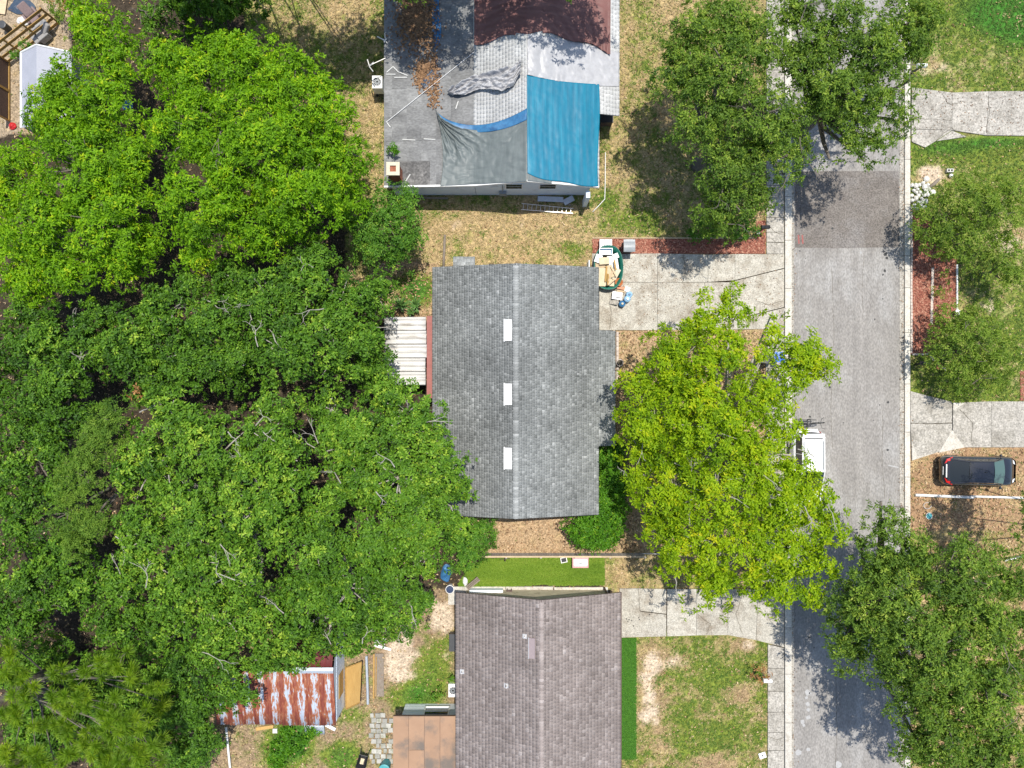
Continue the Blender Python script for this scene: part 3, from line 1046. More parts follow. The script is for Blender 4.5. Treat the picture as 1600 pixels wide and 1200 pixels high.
# ------------------------------------------------------------------ roofs
def shingle_plane(origin, a, u, La, Lu, e, wlo, whi, thick=0.014, gen=rng, skip=None, sd=0.17):
    """real tabs laid in courses: origin = lower eave corner, a = along the eave, u = up the slope"""
    a = np.array(a, float)
    u = np.array(u, float)
    n = np.cross(a, u)
    if n[2] < 0:
        n = -n
    Vs, Ts = [], []
    rows = int(math.ceil(Lu / e))
    for i in range(rows):
        s0 = i * e
        s1 = min((i + 1) * e + e * 0.25, Lu)
        w = gen.uniform(wlo, whi, int(La / wlo) + 3)
        x = np.concatenate([[0], np.cumsum(w)]) - gen.random() * whi
        x0 = np.clip(x[:-1], 0, La)
        x1 = np.clip(x[1:] - 0.008, 0, La)
        k = x1 - x0 > 0.01
        if skip is not None:
            k &= ~skip((x0 + x1) / 2, s0 + e / 2)
        x0, x1 = x0[k], x1[k]
        m = len(x0)
        t = thick * (0.8 + 0.5 * gen.random(m))[:, None]
        lo = lambda xx, ss: np.array(origin) + xx[:, None] * a + (ss + np.zeros(m))[:, None] * u
        jit = (gen.random(m) - 0.5) * e * 0.06
        p0, p1 = lo(x0, s0 + jit), lo(x1, s0 + jit)
        q0, q1 = lo(x0, np.full(m, s1)), lo(x1, np.full(m, s1))
        V = np.stack([p0 + n * t, p1 + n * t, q0 + n * 0.003, q1 + n * 0.003, p0, p1], 1)
        Vs.append(V)
        Ts.append(np.clip(gen.normal(0.5, sd, m), 0, 1))
    V = np.concatenate(Vs)
    t = np.concatenate(Ts)
    m = len(V)
    i = (np.arange(m) * 6)[:, None]
    if np.cross(a, u)[2] > 0:
        quads = np.concatenate([i + np.array([0, 1, 3, 2]), i + np.array([4, 5, 1, 0])])
        tris = np.concatenate([i + np.array([4, 0, 2]), i + np.array([5, 3, 1])])
    else:
        quads = np.concatenate([i + np.array([0, 2, 3, 1]), i + np.array([4, 0, 1, 5])])
        tris = np.concatenate([i + np.array([4, 2, 0]), i + np.array([5, 1, 3])])
    return V.reshape(-1, 3), quads, tris, np.repeat(t, 6)


def merge(parts):
    Vs, Q, T, t, off = [], [], [], [], 0
    for v, q, tr, ti in parts:
        Vs.append(v)
        Q.append(q + off)
        T.append(tr + off)
        t.append(ti)
        off += len(v)
    return np.concatenate(Vs), [np.concatenate(Q), np.concatenate(T)], np.concatenate(t)


def unit(v):
    v = np.array(v, float)
    return v / np.linalg.norm(v)


def ridge_caps(p0, p1, half, drop, step, gen=rng):
    """overlapping cap shingles folded over a ridge that runs from p0 to p1"""
    p0, p1 = np.array(p0), np.array(p1)
    L = np.linalg.norm(p1 - p0)
    d = (p1 - p0) / L
    side = np.array((-d[1], d[0], 0))
    n = int(L / step)
    k = np.arange(n)
    c0 = p0 + d * (k * step)[:, None]
    c1 = p0 + d * ((k + 1) * step + 0.03)[:, None]
    zu, zl = np.array((0, 0, 0.05)), np.array((0, 0, 0.03))
    dn = np.array((0, 0, -drop))
    V = np.stack([c0 + side * half + dn + zu, c0 + zu, c0 - side * half + dn + zu, c1 + side * half + dn + zl, c1 + zl, c1 - side * half + dn + zl,
                  c0 + side * half + dn + zl * 0.3, c0 - side * half + dn + zl * 0.3], 1).reshape(-1, 3)
    i = (k * 8)[:, None]
    q = np.concatenate([i + np.array([0, 1, 4, 3]), i + np.array([1, 2, 5, 4]), i + np.array([6, 1, 0, 0])[:4]])
    q = np.concatenate([i + np.array([0, 3, 4, 1]), i + np.array([1, 4, 5, 2])])
    tr = np.concatenate([i + np.array([6, 0, 1]), i + np.array([7, 1, 2])])
    t = np.repeat(np.clip(gen.normal(0.68, 0.16, n), 0, 1), 8)
    return V, [q, tr], t


def gable_walls(mb, x0, x1, y0, y1, zl, zr, xr, zridge, t=0.12):
    """walls of a gabled box, ridge along y at xr"""
    mb.prism([(x0, y0), (x0 + t, y0), (x0 + t, y1), (x0, y1)], 0, zl)
    mb.prism([(x1 - t, y0), (x1, y0), (x1, y1), (x1 - t, y1)], 0, zr)
    for y in (y0, y1 - t):
        f = [(x0 + t, 0), (x1 - t, 0), (x1 - t, zr), (xr, zridge), (x0 + t, zl)]
        mb.face([(p[0], y, p[1]) for p in f])
        mb.face([(p[0], y + t, p[1]) for p in f][::-1])


# ---- the grey house
house = thing('house', 'long grey shingled gable roof house with three white roof vents', 'house', W(806, 610, 0))
zr, ze = 3.95, 2.62
xr = W(806, 0, zr).x
xw = W(676, 0, ze).x
xe = W(935, 0, ze).x
y1 = W(0, 417.5, ze).y      # north gable, at the eaves
y0 = W(0, 804, ze).y
xx = W(961, 0, ze - 0.28).x
ye1, ye0 = W(0, 516, ze).y, W(0, 697, ze).y
w = MB()
gable_walls(w, xw + 0.5, xe - 0.5, y0 + 0.35, y1 - 0.35, 2.5, 2.5, xr, 3.75)
w.build('wall', M['wall_cream'], house)
dk = MB()
yg1, yg0 = y1, y0
T = 0.12
for (xa, za, xb, zb) in ((xw, ze, xr, zr), (xr, zr, xe, ze)):
    a = [(xa, yg0, za), (xb, yg0, zb), (xb, yg1, zb), (xa, yg1, za)]
    b = [(p[0], p[1], p[2] - T) for p in a]
    dk.face(a)
    dk.face(b[::-1])
    for k in range(4):
        l = (k + 1) % 4
        dk.face([b[k], b[l], a[l], a[k]])
a = [(xe + 0.003, ye0, ze - 0.002), (xx, ye0, ze - 0.28), (xx, ye1, ze - 0.28), (xe + 0.003, ye1, ze - 0.002)]
b = [(p[0], p[1], p[2] - T) for p in a]
dk.face(a)
dk.face(b[::-1])
for k in range(4):
    l = (k + 1) % 4
    dk.face([b[k], b[l], a[l], a[k]])
roof = dk.build('roof', M['deck_dark'], house)
sl = math.hypot(xr - xw, zr - ze)
sr = math.hypot(xe - xr, zr - ze)
E = 0.15
pl = [shingle_plane((xw - 0.02, yg0, ze + 0.004), (0, 1, 0), unit((xr - xw, 0, zr - ze)), yg1 - yg0, sl, E, 0.1, 0.24),
      shingle_plane((xe + 0.02, yg0, ze + 0.004), (0, 1, 0), unit((xr - xe, 0, zr - ze)), yg1 - yg0, sr, E, 0.1, 0.24),
      shingle_plane((xx + 0.02, ye0, ze - 0.276), (0, 1, 0), unit((xe - xx, 0, 0.28)), ye1 - ye0, math.hypot(xx - xe, 0.28) + 0.05, E, 0.13, 0.3)]
V, F, t = merge(pl)
o = np_mesh('shingles', V, F, M['shingle_grey'], house, tint=t)
o['kind'] = 'stuff'
V, F, t = ridge_caps((xr, yg0, zr - 0.01), (xr, yg1, zr - 0.01), 0.16, 0.045, 0.15)
o = np_mesh('ridge_caps', V, F, M['shingle_grey'], house, tint=t)
o['kind'] = 'stuff'
for py in (516, 616, 716):
    zv = zr - 0.14
    c = W(794.3, py, zv)
    v = MB()
    tilt = -math.atan2(zr - ze, xr - xw)
    v.obox((c.x, c.y, zv + 0.05), (0.42, 1.2, 0.13), 0, 0, tilt)
    v.obox((c.x - 0.22, c.y, zv - 0.045), (0.06, 1.28, 0.1), 0, 0, tilt)
    vo_ = v.build('roof_vent', M['white_metal'], house)
    v = MB()
    v.obox((c.x - 0.01, c.y, zv - 0.008), (0.6, 1.42, 0.02), 0, 0, tilt)
    v.build('flashing', M['grey_plastic'], vo_)
    for sg in (-1, 1):
        v = MB()
        v.obox((c.x, c.y + sg * 0.606, zv + 0.03), (0.34, 0.012, 0.08), 0, 0, tilt)
        v.build('louvre', M['grey_plastic_dk'], vo_)
# lean-to roof of the bump-out on the north side
bo = MB()
p0, p1 = W(708, 401, 2.2), W(742, 414, 2.2)
bo.box((p0.x, p1.y - 0.35, 2.05), (p1.x, p0.y, 2.2))
bo.build('bay_roof', M['deck_dark'], house)
V, Q, T3, t = shingle_plane((p0.x, p0.y, 2.205), (1, 0, 0), (0, -1, 0), p1.x - p0.x, p0.y - p1.y + 0.3, 0.16, 0.13, 0.3)
o = np_mesh('shingles', V, [Q, T3], M['shingle_grey'], house, tint=t)
o['kind'] = 'stuff'
bw = MB()
bw.box((p0.x + 0.1, p1.y - 0.3, 0), (p1.x - 0.1, p0.y - 0.1, 2.05))
bw.build('bay_wall', M['wall_cream'], house)
# east front: a white edging strip along the wall and front door, windows under the eave
ex = MB()
q0, q1 = W(962, 520, 0), W(966, 570, 0)
xwall = xe - 0.5
ex.box((xwall - 0.005, 2.0, 0.0), (xwall + 0.05, 2.95, 2.05))
ex.build('door', M['trim_brown'], house)
for yy in (-1.5, -4.0, 6.0):
    f = MB()
    f.box((xwall - 0.005, yy, 0.9), (xwall + 0.045, yy + 1.3, 2.1))
    fo = f.build('window', M['white_paint'], house)
    f = MB()
    f.box((xwall + 0.048, yy + 0.07, 0.97), (xwall + 0.06, yy + 1.23, 2.03))
    f.build('pane', M['glass'], fo)
# patio roof on the west side: corrugated sheets and red flashing
patio = thing('patio_cover', 'weathered white corrugated patio roof under the trees beside the grey house', 'patio roof', W(635, 548, 0))
pa, pb = W(600, 495, 2.25), W(665.5, 602, 2.25)


def corr(x0, x1, y0, y1, z0, z1, pitch, amp, along='x', n=None, wob=0.0):
    """corrugated sheet, ribs running along x (or y)"""
    mb = MB()
    if along == 'x':
        m = n or int((y1 - y0) / pitch * 8)
        mb.grid(3, m, lambda s, t: (x0 + (x1 - x0) * s, y0 + (y1 - y0) * t, z0 + (z1 - z0) * s + amp * math.sin(2 * math.pi * (y1 - y0) * t / pitch) + wob * math.sin(3 * s + 5 * t)))
    else:
        m = n or int((x1 - x0) / pitch * 8)
        mb.grid(m, 3, lambda s, t: (x0 + (x1 - x0) * s, y0 + (y1 - y0) * t, z0 + (z1 - z0) * t + amp * math.sin(2 * math.pi * (x1 - x0) * s / pitch) + wob * math.sin(3 * t + 5 * s)))
    return mb


np_ = 5
hgt = (pa.y - pb.y) / np_
for k in range(np_):
    c = corr(pa.x + rnd.uniform(-0.05, 0.05), pb.x + rnd.uniform(-0.03, 0.05), pb.y + k * hgt + 0.004, pb.y + (k + 1) * hgt - 0.004, 2.13 + 0.015 * (k % 2), 2.3, 0.31, 0.05)
    o = c.build('roof_panel', M['corr_white'], patio, smooth=True)
    sd = o.modifiers.new('thickness', 'SOLIDIFY')
    sd.thickness = 0.012
f = MB()
f.box((pb.x + 0.06, W(0, 622, 2.2).y, 2.2), (xw - 0.03, W(0, 494, 2.2).y, 2.33))
f.build('flashing', M['red_fascia'], patio)
for y in (pa.y - 0.2, (pa.y + pb.y) / 2, pb.y + 0.2):
    f = MB()
    f.box((pa.x + 0.12, y - 0.05, 0), (pa.x + 0.22, y + 0.05, 2.05))
    f.build('post', M['wood_grey'], patio)

# ---- the brown house
house2 = thing('house', 'brown shingled gable roof house with one small roof vent', 'house', W(846, 1090, 0))
zr2, ze2 = 4.15, 2.7
xr2 = W(846, 0, zr2).x
xw2, xe2 = W(712.5, 0, ze2).x, W(969, 0, ze2).x
y1b = W(0, 926, ze2).y
y0b = W(0, 1360, ze2).y
w = MB()
gable_walls(w, xw2 + 0.45, xe2 - 0.45, y0b + 0.3, y1b - 0.6, 2.58, 2.58, xr2, 3.95)
w.build('wall', M['wall_beige'], house2)
dk = MB()
T = 0.13
for (xa, za, xb, zb) in ((xw2, ze2, xr2, zr2), (xr2, zr2, xe2, ze2)):
    a = [(xa, y0b, za), (xb, y0b, zb), (xb, y1b, zb), (xa, y1b, za)]
    b = [(p[0], p[1], p[2] - T) for p in a]
    dk.face(a)
    dk.face(b[::-1])
    for k in range(4):
        l = (k + 1) % 4
        dk.face([b[k], b[l], a[l], a[k]])
dk.build('roof', M['deck_brown'], house2)
E2 = 0.2
pl = [shingle_plane((xw2 - 0.02, y0b, ze2 + 0.004), (0, 1, 0), unit((xr2 - xw2, 0, zr2 - ze2)), y1b - y0b, math.hypot(xr2 - xw2, zr2 - ze2), E2, 0.14, 0.3),
      shingle_plane((xe2 + 0.02, y0b, ze2 + 0.004), (0, 1, 0), unit((xr2 - xe2, 0, zr2 - ze2)), y1b - y0b, math.hypot(xr2 - xe2, zr2 - ze2), E2, 0.14, 0.3)]
V, F, t = merge(pl)
o = np_mesh('shingles', V, F, M['shingle_brown'], house2, tint=t)
o['kind'] = 'stuff'
V, F, t = ridge_caps((xr2, y0b, zr2 - 0.01), (xr2, y1b, zr2 - 0.01), 0.13, 0.04, 0.17)
o = np_mesh('ridge_caps', V, F, M['shingle_brown'], house2, tint=t)
o['kind'] = 'stuff'
zv = zr2 - 0.18
c = W(831.5, 1012, zv)
tilt = -math.atan2(zr2 - ze2, xr2 - xw2)
v = MB()
v.obox((c.x, c.y, zv + 0.06), (0.34, 1.15, 0.14), 0, 0, tilt)
vo = v.build('roof_vent', surf('mauve_vent', (0.3, 0.24, 0.24), (0.26, 0.21, 0.21), rough=0.6), house2)
v = MB()
v.obox((c.x - 0.19, c.y, zv + 0.03), (0.04, 1.2, 0.12), 0, 0, tilt)
v.build('vent_lip', M['alu'], vo)
for px_, py_, L in ((791, 1071, 0.32), (722, 1049, 0.3), (820, 994, 0.2)):
    zz = ze2 + (zr2 - ze2) * (px_ - 713) / 133
    c = W(px_, py_, zz)
    v = MB()
    v.tube([(c.x, c.y, zz - 0.05), (c.x, c.y, zz + L)], 0.045, 8)
    v.obox((c.x, c.y, zz + 0.02), (0.26, 0.26, 0.03), 0, 0, tilt)
    v.build('vent_pipe', M['alu'], house2)
# gutter trim on the east eave
f = MB()
f.box((xe2 + 0.02, y0b, ze2 - 0.16), (xe2 + 0.09, y1b, ze2 - 0.02))
f.build('gutter', M['trim_brown'], house2)
# north wall: window and door
yw = y1b - 0.6
for xa, xb, za, zb in ():
    f = MB()
    f.box((xa, yw - 0.02, za), (xb, yw + 0.04, zb))
    fo = f.build('window' if za > 0.5 else 'door', M['white_paint'] if za > 0.5 else M['trim_brown'], house2)
    if za > 0.5:
        f = MB()
        f.box((xa + 0.07, yw + 0.042, za + 0.07), (xb - 0.07, yw + 0.055, zb - 0.07))
        f.build('pane', M['glass'], fo)

# tan metal-roofed annex on the west side
annex = thing('annex', 'flat tan metal roof annex with pale blue window wall attached to the brown house', 'annex', W(670, 1180, 0))
zt = 2.45
ax0, ax1 = W(614, 0, zt).x, W(726, 0, zt).x
ay1, ay0 = W(0, 1119, zt).y, W(0, 1330, zt).y
n = 5
for k in range(n):
    q = [614, 638.5, 663, 687.5, 712, 726]
    xa, xb = W(q[k], 0, zt).x, W(q[k + 1], 0, zt).x
    cuts = [ay1, ay0] if k != 1 else [ay1, W(0, 1172, zt).y, ay0]
    for ca, cb in zip(cuts[:-1], cuts[1:]):
        f = MB()
        z = zt + (0.02 if k == 4 else 0) + rnd.uniform(-0.005, 0.005)
        f.box((xa + 0.008, cb + 0.01, z - 0.05), (xb - 0.008, ca - 0.01, z))
        f.build('roof_panel', M['copper_roof'], annex)
f = MB()
f.box((ax0 + 0.01, ay0, zt - 0.2), (ax1 - 0.5, ay1 - 0.01, zt - 0.06))
f.build('roof_deck', M['trim_brown'], annex)
yw = W(0, 1099.5, 0).y
wx0, wx1 = W(634, 0, 0).x, xw2 + 0.4
ww = MB()
for xa, xb, za, zb in ((wx0, wx0 + 1.3, 0, 2.24), (wx0 + 1.3, wx0 + 2.75, 0, 0.45), (wx0 + 1.3, wx0 + 2.75, 1.6, 2.24), (wx0 + 2.75, wx1, 0, 2.24)):
    ww.box((xa + 0.001, yw - 0.1, za), (xb - 0.001, yw, zb))
for k in range(9):
    z = 0.06 + k * 0.24
    ww.box((wx0, yw, z), (wx0 + 1.24, yw + 0.014, z + 0.215))
ww.box((wx0, ay0 + 0.3, 0), (wx0 + 0.1, yw - 0.101, 2.24))
ww.build('wall', M['wall_greyblue'], annex)
f = MB()
for xa, xb, za, zb in ((wx0 + 1.25, wx0 + 2.8, 0.4, 0.48), (wx0 + 1.25, wx0 + 2.8, 1.56, 1.64), (wx0 + 1.25, wx0 + 1.33, 0.481, 1.559), (wx0 + 2.72, wx0 + 2.8, 0.481, 1.559), (wx0 + 1.331, wx0 + 2.719, 1.0, 1.06)):
    f.box((xa, yw + 0.001, za), (xb, yw + 0.05, zb))
fo = f.build('window', M['white_paint'], annex)
f = MB()
f.box((wx0 + 1.3, yw - 0.09, 0.45), (wx0 + 2.75, yw - 0.06, 1.6))
f.build('pane', M['glass'], fo)

# ---- the house under tarpaulins
th = thing('house', 'white house with blue, maroon, silver and grey-green tarpaulins over its damaged roof', 'house', W(785, 150, 0))
zr3 = 3.85
zf_in, zf_out = 2.95, 2.62           # flat part, inner and outer edge
ze3, ze3b = 2.62, 2.3
xr3 = W(823, 0, zr3).x
xin = W(740, 0, zf_in).x
xout = W(600, 0, zf_out).x
xe3 = W(936, 0, ze3).x
xe3b = W(967.5, 0, ze3b).x
ys_ = W(0, 292, zf_out).y            # south eave line
yn_ = W(0, -260, zf_out).y
ystep = W(0, 181, ze3b).y


def roof_z(x):
    if x < xin:
        return zf_out + (zf_in - zf_out) * (x - xout) / (xin - xout)
    if x < xr3:
        return zf_in + (zr3 - zf_in) * (x - xin) / (xr3 - xin)
    return zr3 + (ze3 - zr3) * (x - xr3) / (xe3 - xr3)


w = MB()
gable_walls(w, xin + 0.02, xe3 - 0.4, ys_ + 0.22, yn_, zf_in - 0.12, ze3 - 0.05, xr3, zr3 - 0.12)
w.box((xout + 0.3, yn_, 0), (xin - 0.005, ys_ + 0.22, zf_out - 0.14))
w.build('wall', M['wall_blue'], th)
f = MB()
f.face([(xout + 0.02, yn_, zf_out - 0.13), (xout + 0.02, ys_, zf_out - 0.13), (xin - 0.002, ys_, zf_in - 0.13), (xin - 0.002, yn_, zf_in - 0.13)])
for (xa, za, xb, zb, ya) in ((xout, zf_out, xin, zf_in, ys_), (xin, zf_in, xr3, zr3, ys_), (xr3, zr3, xe3, ze3, ys_)):
    a = [(xa, ya, za - 0.01), (xb, ya, zb - 0.01), (xb, yn_, zb - 0.01), (xa, yn_, za - 0.01)]
    b = [(p[0], p[1], p[2] - 0.12) for p in a]
    f.face(a)
    f.face(b[::-1])
    for k in range(4):
        l = (k + 1) % 4
        f.face([b[k], b[l], a[l], a[k]])
a = [(xe3 + 0.002, ystep, ze3 - 0.012), (xe3b, ystep, ze3b), (xe3b, yn_, ze3b), (xe3 + 0.002, yn_, ze3 - 0.012)]
b = [(p[0], p[1], p[2] - 0.1) for p in a]
f.face(a)
f.face(b[::-1])
for k in range(4):
    l = (k + 1) % 4
    f.face([b[k], b[l], a[l], a[k]])
f.build('roof', M['deck_grey'], th)
# rolled roofing strips on the flat part
q = [600, 612, 635, 658, 681, 704, 722, 740]
for k in range(len(q) - 1):
    z0 = zf_out + (zf_in - zf_out) * k / 7
    xa, xb = W(q[k], 0, zf_out + (zf_in - zf_out) * (q[k] - 600) / 140).x, W(q[k + 1], 0, zf_out + (zf_in - zf_out) * (q[k + 1] - 600) / 140).x
    cuts = [ys_ + 0.02, W(0, 219 + rnd.uniform(-2, 2), 2.7).y, W(0, 120 + rnd.uniform(-30, 30), 2.7).y, yn_]
    for ca, cb in zip(cuts[:-1], cuts[1:]):
        m = MB()
        za, zb = roof_z(xa + 0.001), roof_z(xb - 0.001)
        e1, e2 = ca + 0.006, cb - 0.006
        m.face([(xa + 0.004, e1, za + 0.004), (xb + 0.02, e1, zb + 0.012), (xb + 0.02, e2, zb + 0.012), (xa + 0.004, e2, za + 0.004)])
        m.face([(xb + 0.02, e1, zb + 0.012), (xb + 0.02, e1, zb - 0.005), (xb + 0.02, e2, zb - 0.005), (xb + 0.02, e2, zb + 0.012)])
        m.build('roofing_strip', M['roll_roof'], th)
m = MB()
p0, p1 = W(607, 252, 2.75), W(672, 289, 2.75)
m.grid(26, 14, lambda s, t: (p0.x + (p1.x - p0.x) * s, p0.y + (p1.y - p0.y) * t, roof_z(p0.x + (p1.x - p0.x) * s) + 0.022 + 0.035 * float(fbm(s * 9, t * 6, 3)) * min(1, 8 * min(s, 1 - s, t, 1 - t))))
m.build('tar_patch', M['roll_patch'], th, smooth=False)
# white shingles both sides of the ridge
E3 = 0.19
pl = [shingle_plane((xin, ys_, zf_in + 0.004), (0, 1, 0), unit((xr3 - xin, 0, zr3 - zf_in)), yn_ - ys_, math.hypot(xr3 - xin, zr3 - zf_in), E3, 0.24, 0.26),
      shingle_plane((xe3 + 0.01, ys_, ze3 + 0.004), (0, 1, 0), unit((xr3 - xe3, 0, zr3 - ze3)), yn_ - ys_, math.hypot(xr3 - xe3, zr3 - ze3), E3, 0.24, 0.26),
      shingle_plane((xe3b + 0.01, ystep, ze3b + 0.006), (0, 1, 0), unit((xe3 - xe3b, 0, ze3 - ze3b)), yn_ - ystep, math.hypot(xe3 - xe3b, ze3 - ze3b), E3, 0.24, 0.26)]
V, F, t = merge(pl)
o = np_mesh('shingles', V, F, M['shingle_white'], th, tint=t)
o['kind'] = 'stuff'
# fascia boards on the south gable and the east eave
f = MB()
for (xa, za, xb, zb) in ((xout, zf_out, xin, zf_in), (xin, zf_in, xr3, zr3), (xr3, zr3, xe3, ze3)):
    f.face([(xa, ys_ - 0.04, za - 0.2), (xb, ys_ - 0.04, zb - 0.2), (xb, ys_ - 0.04, zb + 0.03), (xa, ys_ - 0.04, za + 0.03)])
    f.face([(xa, ys_ - 0.04, za + 0.03), (xb, ys_ - 0.04, zb + 0.03), (xb, ys_ + 0.06, zb + 0.03), (xa, ys_ + 0.06, za + 0.03)])
f.build('fascia', M['white_paint'], th)
# windows on the south wall
yw = ys_ + 0.22
for px_ in (803, 856):
    xc = W(px_, 0, 2.0).x
    f = MB()
    f.box((xc - 0.52, yw - 0.035, 1.55), (xc + 0.52, yw + 0.05, 2.5))
    fo = f.build('window', M['white_paint'], th)
    for za, zb in ((1.6, 1.98), (2.06, 2.44)):
        f = MB()
        f.box((xc - 0.46, yw - 0.045, za), (xc + 0.46, yw - 0.03, zb))
        f.build('pane', M['glass'], fo)
# porch corner post and dark porch side on the east
f = MB()
c0 = W(913, 316, 0)
f.box((c0.x - 0.12, c0.y - 0.3, 0), (c0.x + 0.12, c0.y + 0.1, 2.2))
f.build('porch_post', M['wall_blue'], th)
# chimney of single bricks
ch = W(617.5, 284.5, 0)
chim_xy = (W(614, 263.5, 4.2).x, W(614, 263.5, 4.2).y)
brick = None
bs = 0.62
cb = MB()
cb.box((chim_xy[0] - 0.27, chim_xy[1] - 0.27, 2.5), (chim_xy[0] + 0.27, chim_xy[1] + 0.27, 4.12))
chim = cb.build('chimney', M['brick_red'], th)
bm_ = MB()
bm_.box((-0.098, -0.04, -0.032), (0.098, 0.04, 0.032))
brick = None
for row in range(17):
    z = 2.78 + row * 0.079
    for side in range(4):
        for k in range(3):
            off = (k - 1) * 0.205 + (0.1 if row % 2 else 0)
            if abs(off) > 0.26:
                off = math.copysign(0.21, off)
            ang = side * math.pi / 2
            p = Matrix.Rotation(ang, 3, 'Z') @ Vector((off, -0.275, 0))
            loc = (chim_xy[0] + p.x - th.location.x, chim_xy[1] + p.y - th.location.y, z)
            if brick is None:
                brick = bm_.build('brick', M['brick_red'])
                b = brick
            else:
                b = brick.copy()
                COL.objects.link(b)
            b.parent = chim
            b.location = loc
            b.rotation_euler = (0, 0, ang)
cp = MB()
for xa, ya, xb, yb in ((-0.37, -0.37, 0.37, -0.17), (-0.37, 0.17, 0.37, 0.37), (-0.37, -0.169, -0.17, 0.169), (0.17, -0.169, 0.37, 0.169)):
    cp.box((chim_xy[0] + xa, chim_xy[1] + ya, 4.11), (chim_xy[0] + xb, chim_xy[1] + yb, 4.22))
cp.build('chimney_cap', M['mortar_cap'], chim)


# ---- tarpaulins: draped sheets, each a thing lying on the roof
def drape(name, label, polyfn, nx, ny, mat, lift=0.03, wr=(), flut=0.0, thick=True):
    """polyfn(s, t) -> photo pixel; the sheet follows the roof with wrinkles"""
    mb = MB()

    def fn(s, t):
        px, py = polyfn(s, t)
        x = W(px, py, 3.2).x
        z = max(roof_z(x) if x <= xe3 else ze3 + (ze3b - ze3) * (x - xe3) / (xe3b - xe3), 2.2)
        p = W(px, py, z)
        z2 = (roof_z(p.x) if p.x <= xe3 else ze3 + (ze3b - ze3) * (p.x - xe3) / (xe3b - xe3))
        h = lift
        for f in wr:
            h += f(s, t)
        p = W(px, py, z2)
        return (p.x, p.y, z2 + h)
    mb.grid(nx, ny, fn)
    base = W(*polyfn(0.5, 0.5), 3.2)
    o = mb.build(name, mat, base=base, smooth=True)
    if thick:
        sd = o.modifiers.new('thickness', 'SOLIDIFY')
        sd.thickness = 0.008
        sd.offset = 1
    return tag(o, label, 'tarpaulin', 'tarpaulins on the damaged roof')


def lerp(a, b, t):
    return a + (b - a) * t


def quadpx(p00, p10, p11, p01, e0=None, e1=None, l0=None, l1=None):
    """bilinear patch in photo pixels with optional wavy top (e0) and bottom (e1) and side (l0, l1) offsets"""
    def f(s, t):
        x = lerp(lerp(p00[0], p10[0], s), lerp(p01[0], p11[0], s), t)
        y = lerp(lerp(p00[1], p10[1], s), lerp(p01[1], p11[1], s), t)
        if e0:
            y += e0(s) * (1 - t)
        if e1:
            y += e1(s) * t
        if l0:
            x += l0(t) * (1 - s)
        if l1:
            x += l1(t) * s
        return x, y
    return f


ridged = lambda v: abs(2 * v - 1)
wr_fine = lambda s, t: 0.012 * float(ridged(fbm(s * 30, t * 8, 3, 2)))
drape('tarpaulin', 'flat bright blue tarpaulin covering the east roof slope', quadpx((823, 118), (936, 132), (935, 290), (824, 271), e0=lambda s: 3 * math.sin(s * 3.1), e1=lambda s: 6 * math.sin(3.1 * s) + 2 * math.sin(9 * s), l1=lambda t: 1.5 * math.sin(6 * t)),
      60, 80, M['tarp_blue'], 0.06, [lambda s, t: 0.0028 * math.sin(s * 75 + 2 * math.sin(t * 5)), lambda s, t: 0.03 * float(ridged(fbm(s * 6, t * 7, 5, 3))), lambda s, t: 0.03 * float(ridged(fbm(s * 2, t * 9, 8, 2))), lambda s, t: 0.05 * max(0, 1 - 9 * abs(s - 0.72 - 0.1 * t)) * max(0, 0.5 - abs(t - 0.3))])
fan = lambda s, t: 0.05 * t * abs(math.sin(26 * math.atan2(s - 0.02, 1.35 - t)))
fan2 = lambda s, t: 0.05 * t * abs(math.sin(26 * math.atan2(0.98 - s, 1.35 - t)))
drape('tarpaulin', 'maroon tarpaulin spread over the ridge at the far end', quadpx((741, -120), (955, -120), (953, 85), (741, 72), e1=lambda s: -24 * math.sin(3.14 * s) + 3 * math.sin(20 * s) - (4 if abs(s - .4) < .1 else 0)),
      110, 100, M['tarp_maroon'], 0.05, [lambda s, t: (fan(s, t) if s < 0.4 else fan2(s, t)) * max(0, abs(s - 0.4) * 2 - 0.1) * max(0, t - .4) * 4.5, lambda s, t: 0.08 * float(ridged(fbm(s * 5, t * 22, 4, 3))), lambda s, t: 0.014 * math.sin(t * 90 + 4 * s)])
drape('tarpaulin', 'pale silver tarpaulin between the maroon and blue ones', quadpx((824, 54), (967, 84), (967, 135), (824, 118), e0=lambda s: -5 * math.sin(3 * s), e1=lambda s: 5 * math.sin(3 * s)),
      90, 50, M['tarp_silver'], 0.035, [lambda s, t: 0.2 * max(0, 0.45 - s) * abs(math.sin(22 * s + 5 * t + 1.2 * math.sin(5 * t))), lambda s, t: 0.04 * float(ridged(fbm(s * 16, t * 5, 12, 3))), lambda s, t: 0.05 * max(0, s - 0.85) * abs(math.sin(40 * t + 8 * s))])
gt = quadpx((681, 170), (823, 190), (823, 284), (683, 291), e0=lambda s: 42 * s ** 0.6 * (1 - s) * 1.9 - 10 * s * s, l0=lambda t: 10 * math.sin(2.6 * t))


def green_wr(s, t):
    d = math.hypot(s * 1.4, t)
    a = math.atan2(t, s * 1.4 + 1e-4)
    return 0.34 * max(0, 0.8 - d) * abs(math.sin(9 * a + 5 * float(fbm(a * 3, d * 4, 44)) + 3 * math.sin(4 * d))) ** 3 + 0.007 * abs(math.sin(46 * s)) * min(1, s * 2)


drape('tarpaulin', 'grey-green tarpaulin sagging over the west slope beside the chimney', gt, 150, 100, M['tarp_green'], 0.04, [green_wr, lambda s, t: 0.10 * float(ridged(fbm(s * 4, t * 6, 20, 3)))])
